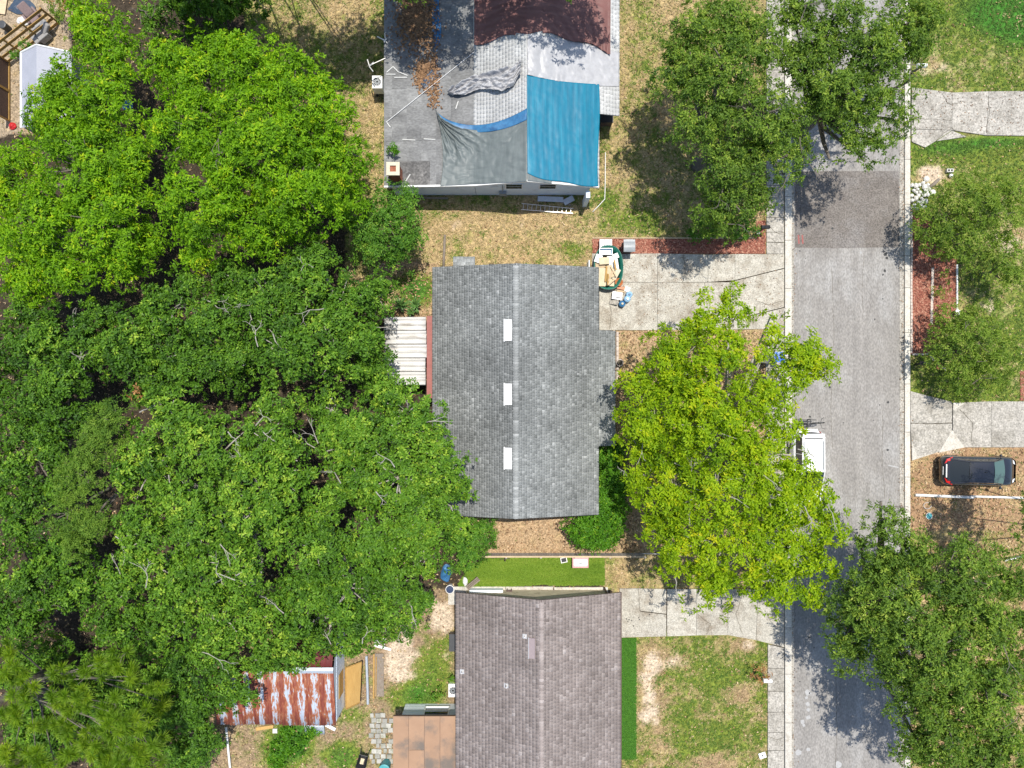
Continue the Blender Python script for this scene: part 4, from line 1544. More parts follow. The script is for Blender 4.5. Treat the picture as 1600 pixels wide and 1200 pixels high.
# blue underside fold and the rumpled silver one
drape('tarpaulin', 'folded blue strip of tarpaulin edging the grey-green sheet', quadpx((684, 176), (823, 170), (823, 188), (690, 186), e0=lambda s: 46 * (s ** 0.8) * (1 - s) * 1.7, e1=lambda s: 38 * (s ** 0.75) * (1 - s) * 1.8),
      70, 10, M['tarp_blue2'], 0.08, [lambda s, t: 0.07 * math.sin(3.14 * t) * (0.5 + 0.5 * math.sin(14 * s))])


def rump(s, t):
    # triangular rumpled cloth from (700,145) to (815,97) with a notched lower edge
    x = lerp(699, 814, s)
    yt = lerp(146, 97, s ** 0.85) - 4 * math.sin(6 * s)
    yb = lerp(150, 139, s) + 3 * math.sin(11 * s) - 9 * max(0, s - 0.75) * 4 * (s - .75) * 4
    if s > 0.9:
        yb = lerp(yb, 118, (s - 0.9) * 10)
    return x + 6 * t * (1 - s), lerp(yt, yb, t)


drape('tarpaulin', 'loose crumpled silver tarpaulin lying alone on the white shingles', rump, 110, 50, M['tarp_crumple'], 0.06,
      [lambda s, t: 0.42 * float(ridged(fbm(s * 7 + 3 * t, t * 4 - 5 * s, 31, 3))), lambda s, t: 0.2 * abs(math.sin(9 * t + 9 * s + 2 * math.sin(6 * s)))])
drape('tarpaulin', 'dark grey corner of tarpaulin beneath the lower edge of the blue one', quadpx((824, 262), (862, 274), (862, 287), (824, 283)), 20, 10, M['tarp_green'], 0.045, [wr_fine])
drape('tarpaulin', 'torn narrow bright blue tarpaulin strip running down the flat roof', quadpx((676, -60), (692, -60), (683, 120), (680, 120), l0=lambda t: 3 * math.sin(9 * t), l1=lambda t: 3 * math.sin(13 * t)), 10, 70, M['tarp_blue2'], 0.03, [lambda s, t: 0.05 * float(ridged(fbm(s * 3, t * 20, 40, 2)))])
drape('tarpaulin', 'small dark blue scrap of tarpaulin in the leaf heap on the flat roof', quadpx((655, 128), (676, 108), (682, 124), (664, 142)), 16, 16, M['dark_cloth'], 0.05, [lambda s, t: 0.12 * float(ridged(fbm(s * 4, t * 4, 41, 2)))])

# leaf heaps on the roof (stuff)
n = 4600
kx = np.concatenate([rng.normal(650, 16, n // 2), rng.normal(678, 5, n // 9), rng.normal(662, 7, n // 7)])
ky = np.concatenate([rng.normal(30, 24, n // 2), rng.normal(125, 36, n // 9), rng.normal(118, 12, n // 7)])
k = (kx > 603) & (kx < 735) & (ky < 170)
kx, ky = kx[k], ky[k]
zz = np.array([roof_z(x * 0.037 - 0.037 * 800) for x in kx])
X = (kx - 800) * S * (H - zz) / H
Y = (600 - ky) * S * (H - zz) / H
A = litter('fallen_leaves', X, Y, M['litter'], 0.075, z=0.0, tint=rng.random(len(X)) * 0.5)
co = np.empty(len(A.data.vertices) * 3, np.float32)
A.data.vertices.foreach_get('co', co)
co = co.reshape(-1, 3)
co[:, 2] += np.repeat(zz, 4) + 0.03 + np.abs(rng.normal(0, 0.03, len(co)))
A.data.vertices.foreach_set('co', co.ravel())
A.data.update()


def stick(name, label, cat, a, b, r, mat, group=None, n=6):
    mb = MB()
    a, b = Vector(a), Vector(b)
    mb.tube([a, (a + b) / 2, b], r, n)
    return tag(mb.build(name, mat, base=(a + b) / 2), label, cat, group)


for lab, a, b in [('white batten at the apex of the bent pair by the roof edge', (604, 113), (614, 104)), ('white batten meeting another at a bend by the roof edge', (614, 104), (622, 112)),
                  ('white batten lying diagonally right of the bent pair', (622, 112), (637, 118)), ('white batten lying level below the bent pair', (616, 121), (636, 121)),
                  ('short white batten lying level near the roof edge beside the bent pair', (603, 116), (618, 116)), ('white batten lying flat above the sprouting plant', (629, 218), (649, 219)),
                  ('white batten lying flat just left of the grey-green sheet', (662, 217), (680, 218)), ('short tan batten pointing diagonally beside the chimney', (632, 286), (641, 272)),
                  ('short white stick near the roof edge at the foot of the long wire', (604, 191), (610, 199)), ('thin white stick on the shingles below the crumpled silver sheet', (712, 170), (716, 158))]:
    za, zb = roof_z(W(a[0], 0, 2.7).x) + 0.05, roof_z(W(b[0], 0, 2.7).x) + 0.05
    stick('batten', lab, 'wood', W(*a, za), W(*b, zb), 0.028, M['pvc'], 'loose battens on the flat roof', 4)
stick('cable', 'long thin white wire stretched diagonally across the flat roof', 'wire', W(603, 191, 2.75), W(740, 82, 3.0), 0.013, M['white_metal'])


# ------------------------------------------------------------------ trees and plants
SPECIES = {
    # leaf length, width, leaves per rosette, puff radius, rosettes per m2, spread lo/hi, puff density, colour stops, translucency, gap
    'bright': dict(L=0.2, W=0.08, n=8, pr=0.52, dens=18, sp=(40, 106), pd=1.55, tr=0.34, rough=0.55,
                   col=[(0, (0.06, 0.145, 0.006)), (0.5, (0.165, 0.345, 0.008)), (0.85, (0.28, 0.46, 0.01)), (1, (0.42, 0.5, 0.015))]),
    'glossy': dict(L=0.175, W=0.095, n=8, pr=0.52, dens=20, sp=(42, 108), pd=1.55, tr=0.18, rough=0.5,
                   col=[(0, (0.03, 0.08, 0.009)), (0.5, (0.085, 0.195, 0.014)), (0.85, (0.17, 0.31, 0.024)), (1, (0.29, 0.41, 0.04))]),
    'lime': dict(L=0.2, W=0.09, n=8, pr=0.44, dens=20, sp=(42, 106), pd=1.35, tr=0.38, rough=0.55,
                 col=[(0, (0.1, 0.2, 0.006)), (0.5, (0.26, 0.4, 0.008)), (0.85, (0.39, 0.49, 0.01)), (1, (0.5, 0.5, 0.015))]),
    'oak': dict(L=0.165, W=0.072, n=8, pr=0.5, dens=22, sp=(30, 103), pd=1.5, tr=0.32, rough=0.5,
                col=[(0, (0.05, 0.1, 0.02)), (0.5, (0.14, 0.24, 0.03)), (0.85, (0.25, 0.355, 0.042)), (1, (0.36, 0.43, 0.07))]),
    'feather': dict(L=0.16, W=0.045, n=12, pr=0.45, dens=18, sp=(35, 105), pd=1.6, tr=0.35, rough=0.6,
                    col=[(0, (0.07, 0.15, 0.02)), (0.5, (0.15, 0.265, 0.032)), (1, (0.23, 0.34, 0.045))]),
    'bush': dict(L=0.16, W=0.068, n=8, pr=0.4, dens=21, sp=(40, 105), pd=1.5, tr=0.3, rough=0.45,
                 col=[(0, (0.04, 0.115, 0.014)), (0.5, (0.1, 0.235, 0.024)), (0.85, (0.17, 0.32, 0.032)), (1, (0.27, 0.39, 0.05))]),
    'ivy': dict(L=0.14, W=0.08, n=7, pr=0.28, dens=30, sp=(40, 105), pd=2.0, tr=0.3, rough=0.45,
                col=[(0, (0.04, 0.125, 0.008)), (0.5, (0.085, 0.23, 0.012)), (0.85, (0.14, 0.31, 0.018)), (1, (0.27, 0.42, 0.03))]),
    'weed': dict(L=0.15, W=0.06, n=8, pr=0.34, dens=20, sp=(35, 105), pd=1.25, tr=0.32, rough=0.55,
                 col=[(0, (0.065, 0.125, 0.02)), (0.5, (0.175, 0.28, 0.032)), (0.85, (0.28, 0.36, 0.055)), (1, (0.4, 0.4, 0.12))]),
}
for k, s in SPECIES.items():
    s['mat'] = leaf_mat(k + '_leaves', s['col'], rough=s['rough'], trans=s['tr'])
dead_mat = leaf_mat('dead_leaves', [(0, (0.2, 0.085, 0.03)), (1, (0.45, 0.24, 0.1))], rough=0.8, spec=0.2, trans=0.2)
LEAF_TRIS = 0


def frame(D):
    """two unit vectors square to each row of D"""
    ref = np.where(np.abs(D[:, 2:3]) < 0.9, np.array([[0, 0, 1.0]]), np.array([[1.0, 0, 0]]))
    A = np.cross(D, ref)
    A /= np.linalg.norm(A, axis=1, keepdims=True) + 1e-9
    return A, np.cross(D, A)


def rosettes(P, D, tint, s, gen):
    """leaf clusters: every leaf is two folded triangles"""
    m, n = len(P), s['n']
    D = D / (np.linalg.norm(D, axis=1, keepdims=True) + 1e-9)
    A, B = frame(D)
    phi = (np.arange(n)[None] / n * 2 * np.pi + gen.random((m, 1)) * 6.283 + gen.normal(0, 0.3, (m, n)))[..., None]
    th = np.radians(s['sp'][0] + (s['sp'][1] - s['sp'][0]) * gen.random((m, n)))[..., None]
    R_ = np.cos(phi) * A[:, None] + np.sin(phi) * B[:, None]
    U = np.cos(th) * D[:, None] + np.sin(th) * R_
    Wv = np.cross(D[:, None] + 0 * U, U)
    Wv /= np.linalg.norm(Wv, axis=2, keepdims=True) + 1e-9
    roll = gen.normal(0, 0.45, (m, n, 1))
    Nn = np.cross(U, Wv)
    Wv = Wv * np.cos(roll) + Nn * np.sin(roll)
    Nn = np.cross(U, Wv)
    ln = s['L'] * (0.65 + 0.7 * gen.random((m, n, 1)))
    wd = s['W'] * (0.7 + 0.6 * gen.random((m, n, 1))) * 0.5
    base = P[:, None] + U * ln * 0.12 + gen.normal(0, 0.02, (m, n, 3))
    mid = base + U * ln * 0.5
    v0 = base
    v1 = mid + Wv * wd + Nn * wd * 0.35
    v2 = base + U * ln + np.array([0, 0, -1.0]) * ln * 0.18
    v3 = mid - Wv * wd + Nn * wd * 0.35
    V = np.stack([v0, v1, v2, v3], 2).reshape(-1, 3)
    i = np.arange(m * n) * 4
    F = np.stack([i, i + 1, i + 2, i, i + 2, i + 3], -1).reshape(-1, 3)
    t = np.clip(tint[:, None] + gen.normal(0, 0.13, (m, n)), 0, 1)
    return V, F, np.repeat(t.ravel(), 4)


def dirs_up(n, gen, zmin=-0.15):
    z = gen.uniform(zmin, 1, n)
    a = gen.random(n) * 2 * np.pi
    r = np.sqrt(np.maximum(0, 1 - z * z))
    return np.stack([r * np.cos(a), r * np.sin(a), z], -1)


def twigs(mb, p, d, L, r, depth, gen, m=0):
    """a bare forking twig"""
    q = p + d * L * 0.5 + Vector(gen.normal(0, 0.06 * L, 3))
    e = p + d * L + Vector(gen.normal(0, 0.1 * L, 3))
    mb.tube([p, q, e], [r, r * 0.8, r * 0.55], 4, m)
    if depth:
        for k in range(2 + (gen.random() < 0.4)):
            d2 = (d + Vector(gen.normal(0, 0.55, 3)))
            d2.z *= 0.7
            twigs(mb, (q if k == 2 else e), d2.normalized(), L * gen.uniform(0.5, 0.8), r * 0.6, depth - 1, gen, m)


def plant(name, label, cat, species, lobes, group=None, seed=0, trunk_r=0.16, gap=0.12, bare=0, flat=0.62, scale=1.0, trunk=True, bark='bark', pr=None, dead=0, young=0.25, stray=0.12, base_px=None, zlow=None, tone=0.0):
    global LEAF_TRIS
    gen = np.random.default_rng(1000 + seed)
    s = dict(SPECIES[species])
    if species == 'glossy' and flat == 0.62:
        flat = 0.8
    if pr:
        s['pr'] = pr
    C, Rr = [], []
    for (x, y, r, zt) in lobes:
        k = S * (H - zt) / H
        rm = r * k
        C.append(np.array(W(x, y, zt)) - np.array([0, 0, rm * flat * 0.9]))
        Rr.append(rm)
    C, Rr = np.array(C), np.array(Rr)
    base = C.mean(0) if base_px is None else np.array(W(*base_px, 0))
    base = np.array([base[0], base[1], 0.0])
    root = thing(name, label, cat, tuple(base), group=group)
    P, D, T = [], [], []
    pc_all = []
    for c, r in zip(C, Rr):
        npf = max(3, int(s['pd'] * 2.0 * (r / s['pr']) ** 2 * 0.85))
        d = dirs_up(npf, gen, -0.25)
        rad = gen.uniform(0.72, 1.04, npf)[:, None]
        pc = c + d * rad * np.array([r - s['pr'] * 0.5, r - s['pr'] * 0.5, r * flat])
        pc[:, 2] = np.maximum(pc[:, 2], 0.35 if zlow is None else zlow)
        keep = gen.random(npf) > gap
        # drop puffs buried in other lobes
        for c2, r2 in zip(C, Rr):
            if c2 is c:
                continue
            q = (pc - c2) / np.array([r2, r2, r2 * flat])
            keep &= (q ** 2).sum(1) > 0.5
        pc, d = pc[keep], d[keep]
        ni = int(npf * 0.42)
        di = dirs_up(ni, gen, -0.1)
        pi_ = c + di * gen.uniform(0.35, 0.6, ni)[:, None] * np.array([r, r, r * flat])
        pi_[:, 2] = np.maximum(pi_[:, 2] - 0.1, 0.35 if zlow is None else zlow)
        if r > 0.9:
            pc, d = np.concatenate([pc, pi_]), np.concatenate([d, di])
        ptone = gen.normal(0, 0.13, len(pc))
        psz = s['pr'] * gen.uniform(0.55, 1.2, len(pc))
        for p, dd, tn, pr_ in zip(pc, d, ptone, psz):
            nr = max(4, int(s['dens'] * 4.2 * pr_ ** 2))
            rd = dirs_up(nr, gen, -0.2)
            rr = gen.uniform(0.6, 1.0, nr)[:, None] * gen.choice([1, 1, 1, 1.25], nr)[:, None]
            P.append(p + rd * rr * pr_ * np.array([1, 1, 0.8]))
            D.append(rd * 0.8 + dd * 0.35 + np.array([0, 0, 0.45]) + gen.normal(0, 0.25, (nr, 3)))
            tint = 0.45 + tone + tn + gen.normal(0, 0.1, nr)
            tint = tint + (gen.random(nr) < young * 0.5) * 0.25
            T.append(tint)
            pc_all.append((p, c))
        # stray sprays past the outline
        ns = int(npf * stray * 3)
        if ns:
            a = gen.random(ns) * 6.283
            rr = gen.uniform(0.95, 1.14, ns)
            sp = c + np.stack([np.cos(a) * rr * r, np.sin(a) * rr * r, gen.uniform(-0.3, 0.3, ns) * r * flat], -1)
            sp[:, 2] = np.maximum(sp[:, 2], 0.3)
            m3 = 4
            P.append((sp[:, None] + gen.normal(0, 0.14, (ns, m3, 3))).reshape(-1, 3))
            dd = np.repeat(np.stack([np.cos(a), np.sin(a), 0.6 + 0 * a], -1), m3, 0)
            D.append(dd + gen.normal(0, 0.3, dd.shape))
            T.append(0.45 + gen.normal(0, 0.15, ns * m3))
    P, D, T = np.concatenate(P), np.concatenate(D), np.concatenate(T)
    P[:, 2] = np.maximum(P[:, 2], 0.12)
    V, F, t = rosettes(P, D, T, s, gen)
    V[:, 2] = np.maximum(V[:, 2], 0.05)
    LEAF_TRIS += len(F)
    np_mesh('crown', V, [F], s['mat'], root, tint=t)
    if dead:
        k = gen.choice(len(P), 1)
        Pd = np.concatenate([P[i] + np.array([0, 0, 0.25]) + gen.normal(0, 0.3, (20 * dead, 3)) for i in k])
        Dd = np.concatenate([D[i] + gen.normal(0, 0.4, (20 * dead, 3)) for i in k])
        V, F, t = rosettes(Pd, Dd, gen.random(len(Pd)), s, gen)
        np_mesh('dead_spray', V, [F], dead_mat, root, tint=t)['kind'] = 'stuff'
    if trunk:
        top = C.mean(0)
        zf = max(0.6, C[:, 2].min() * 0.45)
        fork = Vector((base[0] * 0.75 + top[0] * 0.25, base[1] * 0.75 + top[1] * 0.25, zf))
        mb = MB()
        b = Vector(base)
        mb.tube([b + Vector((0, 0, -0.1)), b + Vector((0, 0, 0.25)), (b + fork) / 2 + Vector((0.06, -0.05, 0)), fork, fork + Vector((0, 0, 0.4))], [trunk_r * 1.7, trunk_r * 1.15, trunk_r, trunk_r * 0.9, trunk_r * 0.5], 9)
        mb.build('trunk', M['bark'], root, smooth=True)
        for c, r in zip(C, Rr):
            cc = Vector(c)
            lm = MB()
            m1 = fork.lerp(cc, 0.5) + Vector((gen.normal(0, 0.2), gen.normal(0, 0.2), 0.1))
            lm.tube([fork, m1, cc], [trunk_r * 0.6, trunk_r * 0.38, trunk_r * 0.2], 6)
            mine = [p for p, c2 in pc_all if c2 is c or (c2 == c).all()]
            for p in mine[::2]:
                pv = Vector(p)
                mm = cc.lerp(pv, 0.55) + Vector(gen.normal(0, 0.12, 3))
                lm.tube([cc, mm, pv], [trunk_r * 0.16, trunk_r * 0.12, trunk_r * 0.06], 4)
            lm.build('limb', M[bark], root, smooth=True)
        for k in range(int(bare * 0.42)):
            tw = MB()
            i = gen.integers(len(C))
            d = dirs_up(1, gen, 0.35)[0]
            p = C[i] + d * np.array([Rr[i], Rr[i], Rr[i] * flat]) * 0.85
            a = gen.random() * 6.283
            dv = Vector((math.cos(a), math.sin(a), 0.16)).normalized()
            twigs(tw, Vector(p) + Vector((0, 0, s['pr'] * 0.3)), dv, gen.uniform(0.4, 0.95), 0.03, 2, gen)
            tw.build('bare_twig', M[bark], root)
    return root


T_ = 'trees along the back gardens'
plant('broadleaf_tree', 'large bright yellow-green tree left of the tarpaulin-covered house', 'tree', 'bright',
      [(300, 105, 68, 8), (385, 95, 62, 8.2), (440, 125, 62, 8.2), (490, 180, 66, 8), (520, 255, 56, 7.2), (535, 305, 38, 6.2), (370, 200, 85, 10), (450, 285, 78, 9), (290, 200, 75, 9.2), (310, 300, 80, 9), (380, 345, 58, 7.6), (300, 380, 40, 6.6), (450, 355, 40, 6.4), (255, 80, 42, 7), (505, 225, 50, 7.4), (345, 75, 34, 7)],
      T_, 1, 0.3, 0.16, bare=9)
plant('broadleaf_tree', 'bright green tree over the grey-white shed roof', 'tree', 'bright',
      [(150, 55, 52, 7.4), (125, 15, 38, 6.5), (185, 90, 36, 7), (95, 150, 48, 6.6), (150, 160, 56, 7.6), (110, 250, 80, 8.2), (55, 330, 72, 7.4), (150, 335, 76, 8.2), (190, 255, 52, 7.2), (60, 195, 34, 5.6), (15, 255, 40, 6), (-20, 300, 50, 6), (-15, 380, 45, 6), (25, 410, 50, 6), (180, 405, 42, 6.5), (100, 420, 48, 6.5), (80, 150, 38, 6.4), (60, 178, 30, 6), (105, 118, 26, 6.2), (62, 140, 26, 6), (95, 98, 18, 5.8), (130, 195, 40, 7), (215, 360, 36, 6.2), (40, 455, 36, 5.2)],
      T_, 2, 0.28, 0.2, bare=8)
plant('broadleaf_tree', 'dark glossy tree between the corrugated patio roof and the bright trees', 'tree', 'glossy',
      [(470, 440, 56, 7.6), (405, 465, 56, 7.2), (535, 470, 56, 7.2), (515, 545, 62, 7.6), (440, 545, 66, 8), (565, 530, 40, 6.2), (360, 430, 42, 6), (575, 580, 36, 5.6), (490, 400, 34, 6.4), (590, 450, 26, 5), (380, 560, 46, 6.8), (570, 480, 36, 5.8)],
      T_, 3, 0.26, 0.3, bare=20, bark='bark_pale', tone=-0.04)
plant('broadleaf_tree', 'dark glossy tree with a brown dead spray at its lower edge', 'tree', 'glossy',
      [(250, 480, 52, 6.6), (330, 500, 54, 7), (195, 535, 54, 6.6), (280, 560, 54, 6.6), (125, 545, 52, 6), (215, 585, 46, 6), (335, 585, 42, 6.2), (290, 445, 34, 5.6), (150, 500, 34, 5.2)],
      T_, 4, 0.24, 0.26, bare=12, bark='bark_pale', dead=1, tone=-0.1)
plant('broadleaf_tree', 'shaded dark tree at the left edge above the feathery tree', 'tree', 'glossy',
      [(45, 545, 56, 6), (30, 610, 48, 5.8), (90, 600, 46, 5.8), (60, 650, 44, 5.6), (20, 500, 40, 5.2), (-25, 540, 50, 6), (-20, 620, 46, 5.8), (110, 655, 34, 5.2), (70, 700, 34, 5), (80, 500, 30, 4.6)], T_, 5, 0.2, 0.22, bare=5, tone=-0.12)
plant('broadleaf_tree', 'tallest glossy tree with pale bare branches in the middle of the left grove', 'tree', 'glossy',
      [(250, 665, 62, 9), (215, 735, 62, 8.7), (325, 715, 66, 9.5), (385, 790, 74, 10), (300, 810, 74, 10), (215, 840, 66, 8.8), (405, 705, 54, 9), (250, 910, 62, 9), (345, 900, 70, 9.5), (185, 915, 44, 7.6), (320, 985, 56, 8.2), (420, 640, 44, 7.6), (440, 740, 44, 8), (395, 975, 44, 7.8), (260, 980, 40, 7), (440, 830, 44, 8.2)],
      T_, 6, 0.36, 0.26, bare=46, bark='bark_pale', tone=0.1)
plant('broadleaf_tree', 'dense glossy tree overhanging the lower left corner of the grey roof', 'tree', 'glossy',
      [(630, 650, 58, 8), (672, 730, 56, 7.6), (690, 790, 46, 6.8), (618, 750, 60, 8.5), (560, 680, 52, 8), (560, 755, 50, 7.6), (640, 830, 56, 7.6), (580, 850, 56, 8), (660, 876, 32, 6.2), (600, 625, 36, 7), (520, 700, 40, 7.2), (655, 690, 44, 7.8), (705, 760, 30, 6.2), (510, 640, 36, 6.4), (705, 830, 30, 5.8)],
      T_, 7, 0.32, 0.24, bare=22, bark='bark_pale', tone=0.06)
plant('broadleaf_tree', 'broad glossy tree above the rusty tin shed', 'tree', 'glossy',
      [(490, 865, 60, 8.4), (535, 930, 56, 8), (470, 950, 56, 8), (600, 935, 52, 7), (545, 990, 40, 6.4), (440, 1015, 46, 6.8), (630, 975, 32, 5.6), (500, 1005, 36, 6), (390, 1040, 36, 6), (652, 932, 26, 5.6), (500, 800, 40, 7.6), (595, 985, 26, 5.2)],
      T_, 8, 0.28, 0.28, bare=14, bark='bark_pale', tone=-0.02)
plant('broadleaf_tree', 'small dark glossy tree at the left edge below the feathery tree', 'tree', 'glossy',
      [(35, 720, 46, 6.2), (30, 815, 50, 6.2), (85, 870, 48, 6.2), (40, 920, 54, 6), (115, 930, 44, 6), (150, 975, 40, 5.6), (200, 985, 40, 5.6), (60, 770, 40, 5.6), (30, 980, 44, 5.2), (-25, 760, 50, 6), (-25, 880, 50, 6), (-15, 960, 40, 5.4), (5, 680, 36, 5.6)], T_, 9, 0.2, 0.22, bare=4, tone=-0.08)
plant('feathery_tree', 'soft grey-green feathery tree at the left of the grove', 'tree', 'feather',
      [(145, 690, 42, 8.6), (118, 750, 42, 8.6), (95, 805, 36, 8), (170, 655, 32, 8.2), (140, 820, 36, 7.8), (110, 850, 30, 7)], T_, 10, 0.18, 0.08)
plant('broadleaf_tree', 'low dark tree between the pine and the rusty shed', 'tree', 'glossy',
      [(285, 1050, 46, 5.8), (275, 1110, 44, 5.2), (325, 1085, 34, 5.2), (225, 1010, 36, 5.6), (365, 1090, 30, 4.8), (300, 1155, 34, 4.4), (265, 1180, 30, 4), (345, 1050, 30, 5.4)], T_, 11, 0.18, 0.2, bare=3, tone=-0.12)
plant('round_tree', 'rounded blue-green tree at the lower left corner of the tarpaulin-covered house', 'tree', 'bush',
      [(600, 345, 50, 5), (585, 385, 38, 4.5), (625, 315, 30, 4.4), (565, 340, 34, 4.8), (630, 365, 30, 4.2), (600, 300, 24, 4), (615, 405, 22, 3.4)], T_, 12, 0.15, 0.1, pr=0.4)
plant('lime_tree', 'open yellow-green tree in front of the grey house reaching over the street', 'tree', 'lime',
      [(1145, 462, 20, 5.6), (1110, 495, 38, 6.5), (1150, 500, 26, 6.2), (1060, 560, 50, 7), (1010, 620, 44, 6.5), (1125, 575, 56, 8), (1195, 625, 42, 7.5), (1195, 560, 24, 6.6), (1225, 515, 20, 6), (1255, 550, 42, 6.8), (1282, 570, 32, 6.2), (1240, 590, 26, 6.4), (1210, 485, 12, 5.8), (1040, 675, 58, 7.5), (1115, 670, 66, 9), (1180, 705, 50, 8), (1000, 700, 32, 6.2), (1010, 745, 36, 6.5), (1060, 765, 58, 7.6), (1130, 775, 62, 8.6), (1210, 780, 52, 7.6), (1270, 790, 42, 7), (1300, 830, 36, 6.6), (1265, 730, 22, 6.4), (1095, 855, 54, 7.6), (1170, 855, 54, 7.6), (1240, 865, 48, 7), (1055, 830, 42, 6.5), (1125, 915, 40, 6.5), (1210, 920, 42, 6.5), (1265, 925, 26, 6), (1050, 890, 22, 6), (1090, 945, 20, 6), (1130, 955, 16, 5.6), (1290, 880, 26, 6.2), (1230, 675, 30, 6.8), (1247, 745, 28, 6.6), (1240, 712, 16, 6.6), (1225, 640, 22, 6.6), (1205, 520, 22, 6.4), (1230, 480, 14, 6), (1075, 620, 40, 7.6)],
      'trees beside the street', 13, 0.2, 0.36, bare=40, bark='bark_pale', stray=0.2)
plant('oak_tree', 'spreading oak between the tarpaulin-covered house and the street', 'tree', 'oak',
      [(1095, 40, 52, 8), (1080, 110, 50, 8), (1145, 100, 62, 9.5), (1115, 185, 54, 8.5), (1195, 170, 60, 9.4), (1150, 250, 54, 8), (1215, 235, 54, 8), (1145, 305, 44, 7), (1185, 55, 54, 9), (1060, 70, 28, 7), (1185, 300, 30, 6.5), (1120, 330, 34, 6), (1250, 235, 30, 7), (1240, 190, 34, 7.6), (1150, 20, 40, 8), (1130, 345, 28, 5)],
      'trees beside the street', 14, 0.34, 0.12, bare=18, stray=0.25)
plant('oak_tree', 'darker oak arching over the street at its far end', 'tree', 'oak',
      [(1280, 55, 52, 8.5), (1360, 50, 54, 9), (1435, 25, 46, 8), (1320, 115, 52, 9), (1385, 125, 46, 8.5), (1405, 180, 30, 7.4), (1375, 215, 34, 7.4), (1300, 165, 36, 7.6), (1330, 225, 22, 7), (1460, 25, 30, 7.2), (1250, 20, 44, 8), (1395, 75, 44, 8.4), (1320, 20, 44, 8.8), (1350, 180, 34, 7.8), (1355, 250, 14, 6.8), (1300, 245, 16, 6.6), (1430, 75, 30, 7.4), (1262, 105, 36, 8), (1255, 65, 36, 8.2), (1268, 150, 28, 7.6), (1430, 120, 26, 7.2), (1340, 150, 30, 8)],
      'trees beside the street', 15, 0.32, 0.24, bare=16, stray=0.3)
plant('oak_tree', 'wide grey-green oak overhanging the lower right side of the street', 'tree', 'oak',
      [(1380, 785, 12, 5.8), (1390, 830, 34, 6.5), (1350, 845, 20, 6), (1425, 880, 52, 7.5), (1350, 950, 48, 7), (1415, 955, 70, 9), (1510, 920, 70, 9.3), (1575, 990, 66, 9.5), (1480, 1040, 78, 10), (1560, 1085, 74, 9.5), (1395, 1040, 40, 7), (1500, 1145, 64, 9), (1580, 1170, 56, 9), (1312, 975, 20, 6), (1450, 1120, 46, 8), (1335, 1025, 32, 6.5), (1590, 905, 40, 8), (1370, 895, 36, 6.6), (1450, 1180, 40, 7.4), (1340, 985, 40, 6.8), (1545, 1210, 50, 8)],
      'trees beside the street', 16, 0.38, 0.1, bare=30, stray=0.3)
plant('small_tree', 'low small-leaved tree beside the white cobbles across the street', 'tree', 'weed',
      [(1490, 330, 42, 3.6), (1530, 310, 42, 3.8), (1570, 330, 38, 3.4), (1475, 365, 30, 3), (1525, 370, 40, 3.4), (1585, 300, 26, 2.8), (1560, 375, 26, 2.8), (1500, 400, 22, 2.4), (1460, 340, 26, 3)], 'small trees across the street', 17, 0.1, 0.1, pr=0.36, stray=0.25)
plant('small_tree', 'dark small-leaved tree at the right edge below the cobbles', 'tree', 'weed',
      [(1580, 405, 30, 3.2), (1590, 440, 26, 2.8), (1565, 430, 22, 2.6), (1600, 390, 24, 2.8)], 'small trees across the street', 18, 0.08, 0.1, pr=0.34, young=0.05)
plant('small_tree', 'greyish thin-leaved tree above the driveway across the street', 'tree', 'weed',
      [(1500, 530, 34, 3.2), (1540, 525, 40, 3.4), (1570, 555, 32, 3), (1520, 570, 36, 3), (1480, 555, 24, 2.6), (1550, 595, 26, 2.4), (1505, 600, 22, 2.2), (1500, 495, 24, 2.6), (1555, 490, 20, 2.4)], 'small trees across the street', 19, 0.09, 0.2, bare=8, pr=0.34, stray=0.3)
plant('shrub', 'low leafy weed clump in the red mulch bed across the street', 'shrub', 'weed', [(1474, 455, 9, 0.8), (1478, 440, 8, 0.7), (1472, 470, 7, 0.6), (1480, 488, 8, 0.7), (1470, 500, 8, 0.6)], None, 20, 0.03, 0.0, pr=0.2, trunk=False, zlow=0.1)
plant('hedge', 'rounded bright green ivy-like hedge wrapping the corner of the grey house', 'hedge', 'ivy',
      [(953, 712, 24, 2.1), (958, 740, 26, 2.2), (955, 770, 28, 2.2), (945, 800, 32, 2.2), (920, 825, 32, 2.1), (945, 830, 30, 2.1), (962, 795, 22, 2.0), (935, 840, 22, 1.9), (915, 840, 20, 1.8), (965, 755, 18, 2)], None, 21, 0.04, 0.02, trunk=False, zlow=0.2, stray=0.08, flat=0.5)
plant('bush', 'dark rounded bush below the lower left corner of the grey roof', 'bush', 'bush',
      [(745, 838, 26, 2.6), (725, 865, 28, 2.8), (712, 882, 20, 2.6), (755, 855, 18, 2), (715, 845, 24, 3), (735, 820, 18, 2.6), (752, 838, 24, 2.3), (735, 880, 18, 2.2)], None, 22, 0.06, 0.05, pr=0.32, zlow=0.2)
plant('thicket', 'dark brambly thicket above the bright trees', 'shrub', 'glossy', [(270, 5, 36, 3), (330, 0, 40, 3.4), (310, 40, 24, 2.4), (220, 10, 24, 2.6), (380, -10, 30, 3), (300, -40, 50, 4), (225, 50, 22, 2.6), (212, 90, 20, 2.4), (240, 30, 20, 2.6)], None, 23, 0.06, 0.4, bare=14, pr=0.4)
plant('shrub', 'small shrub with orange-brown leaves beside the stacked yellow boards', 'shrub', 'weed', [(100, 25, 14, 2), (112, 45, 13, 1.8), (90, 10, 14, 2), (75, 5, 10, 1.6), (105, 65, 10, 1.4)], None, 24, 0.04, 0.05, pr=0.25, dead=3)
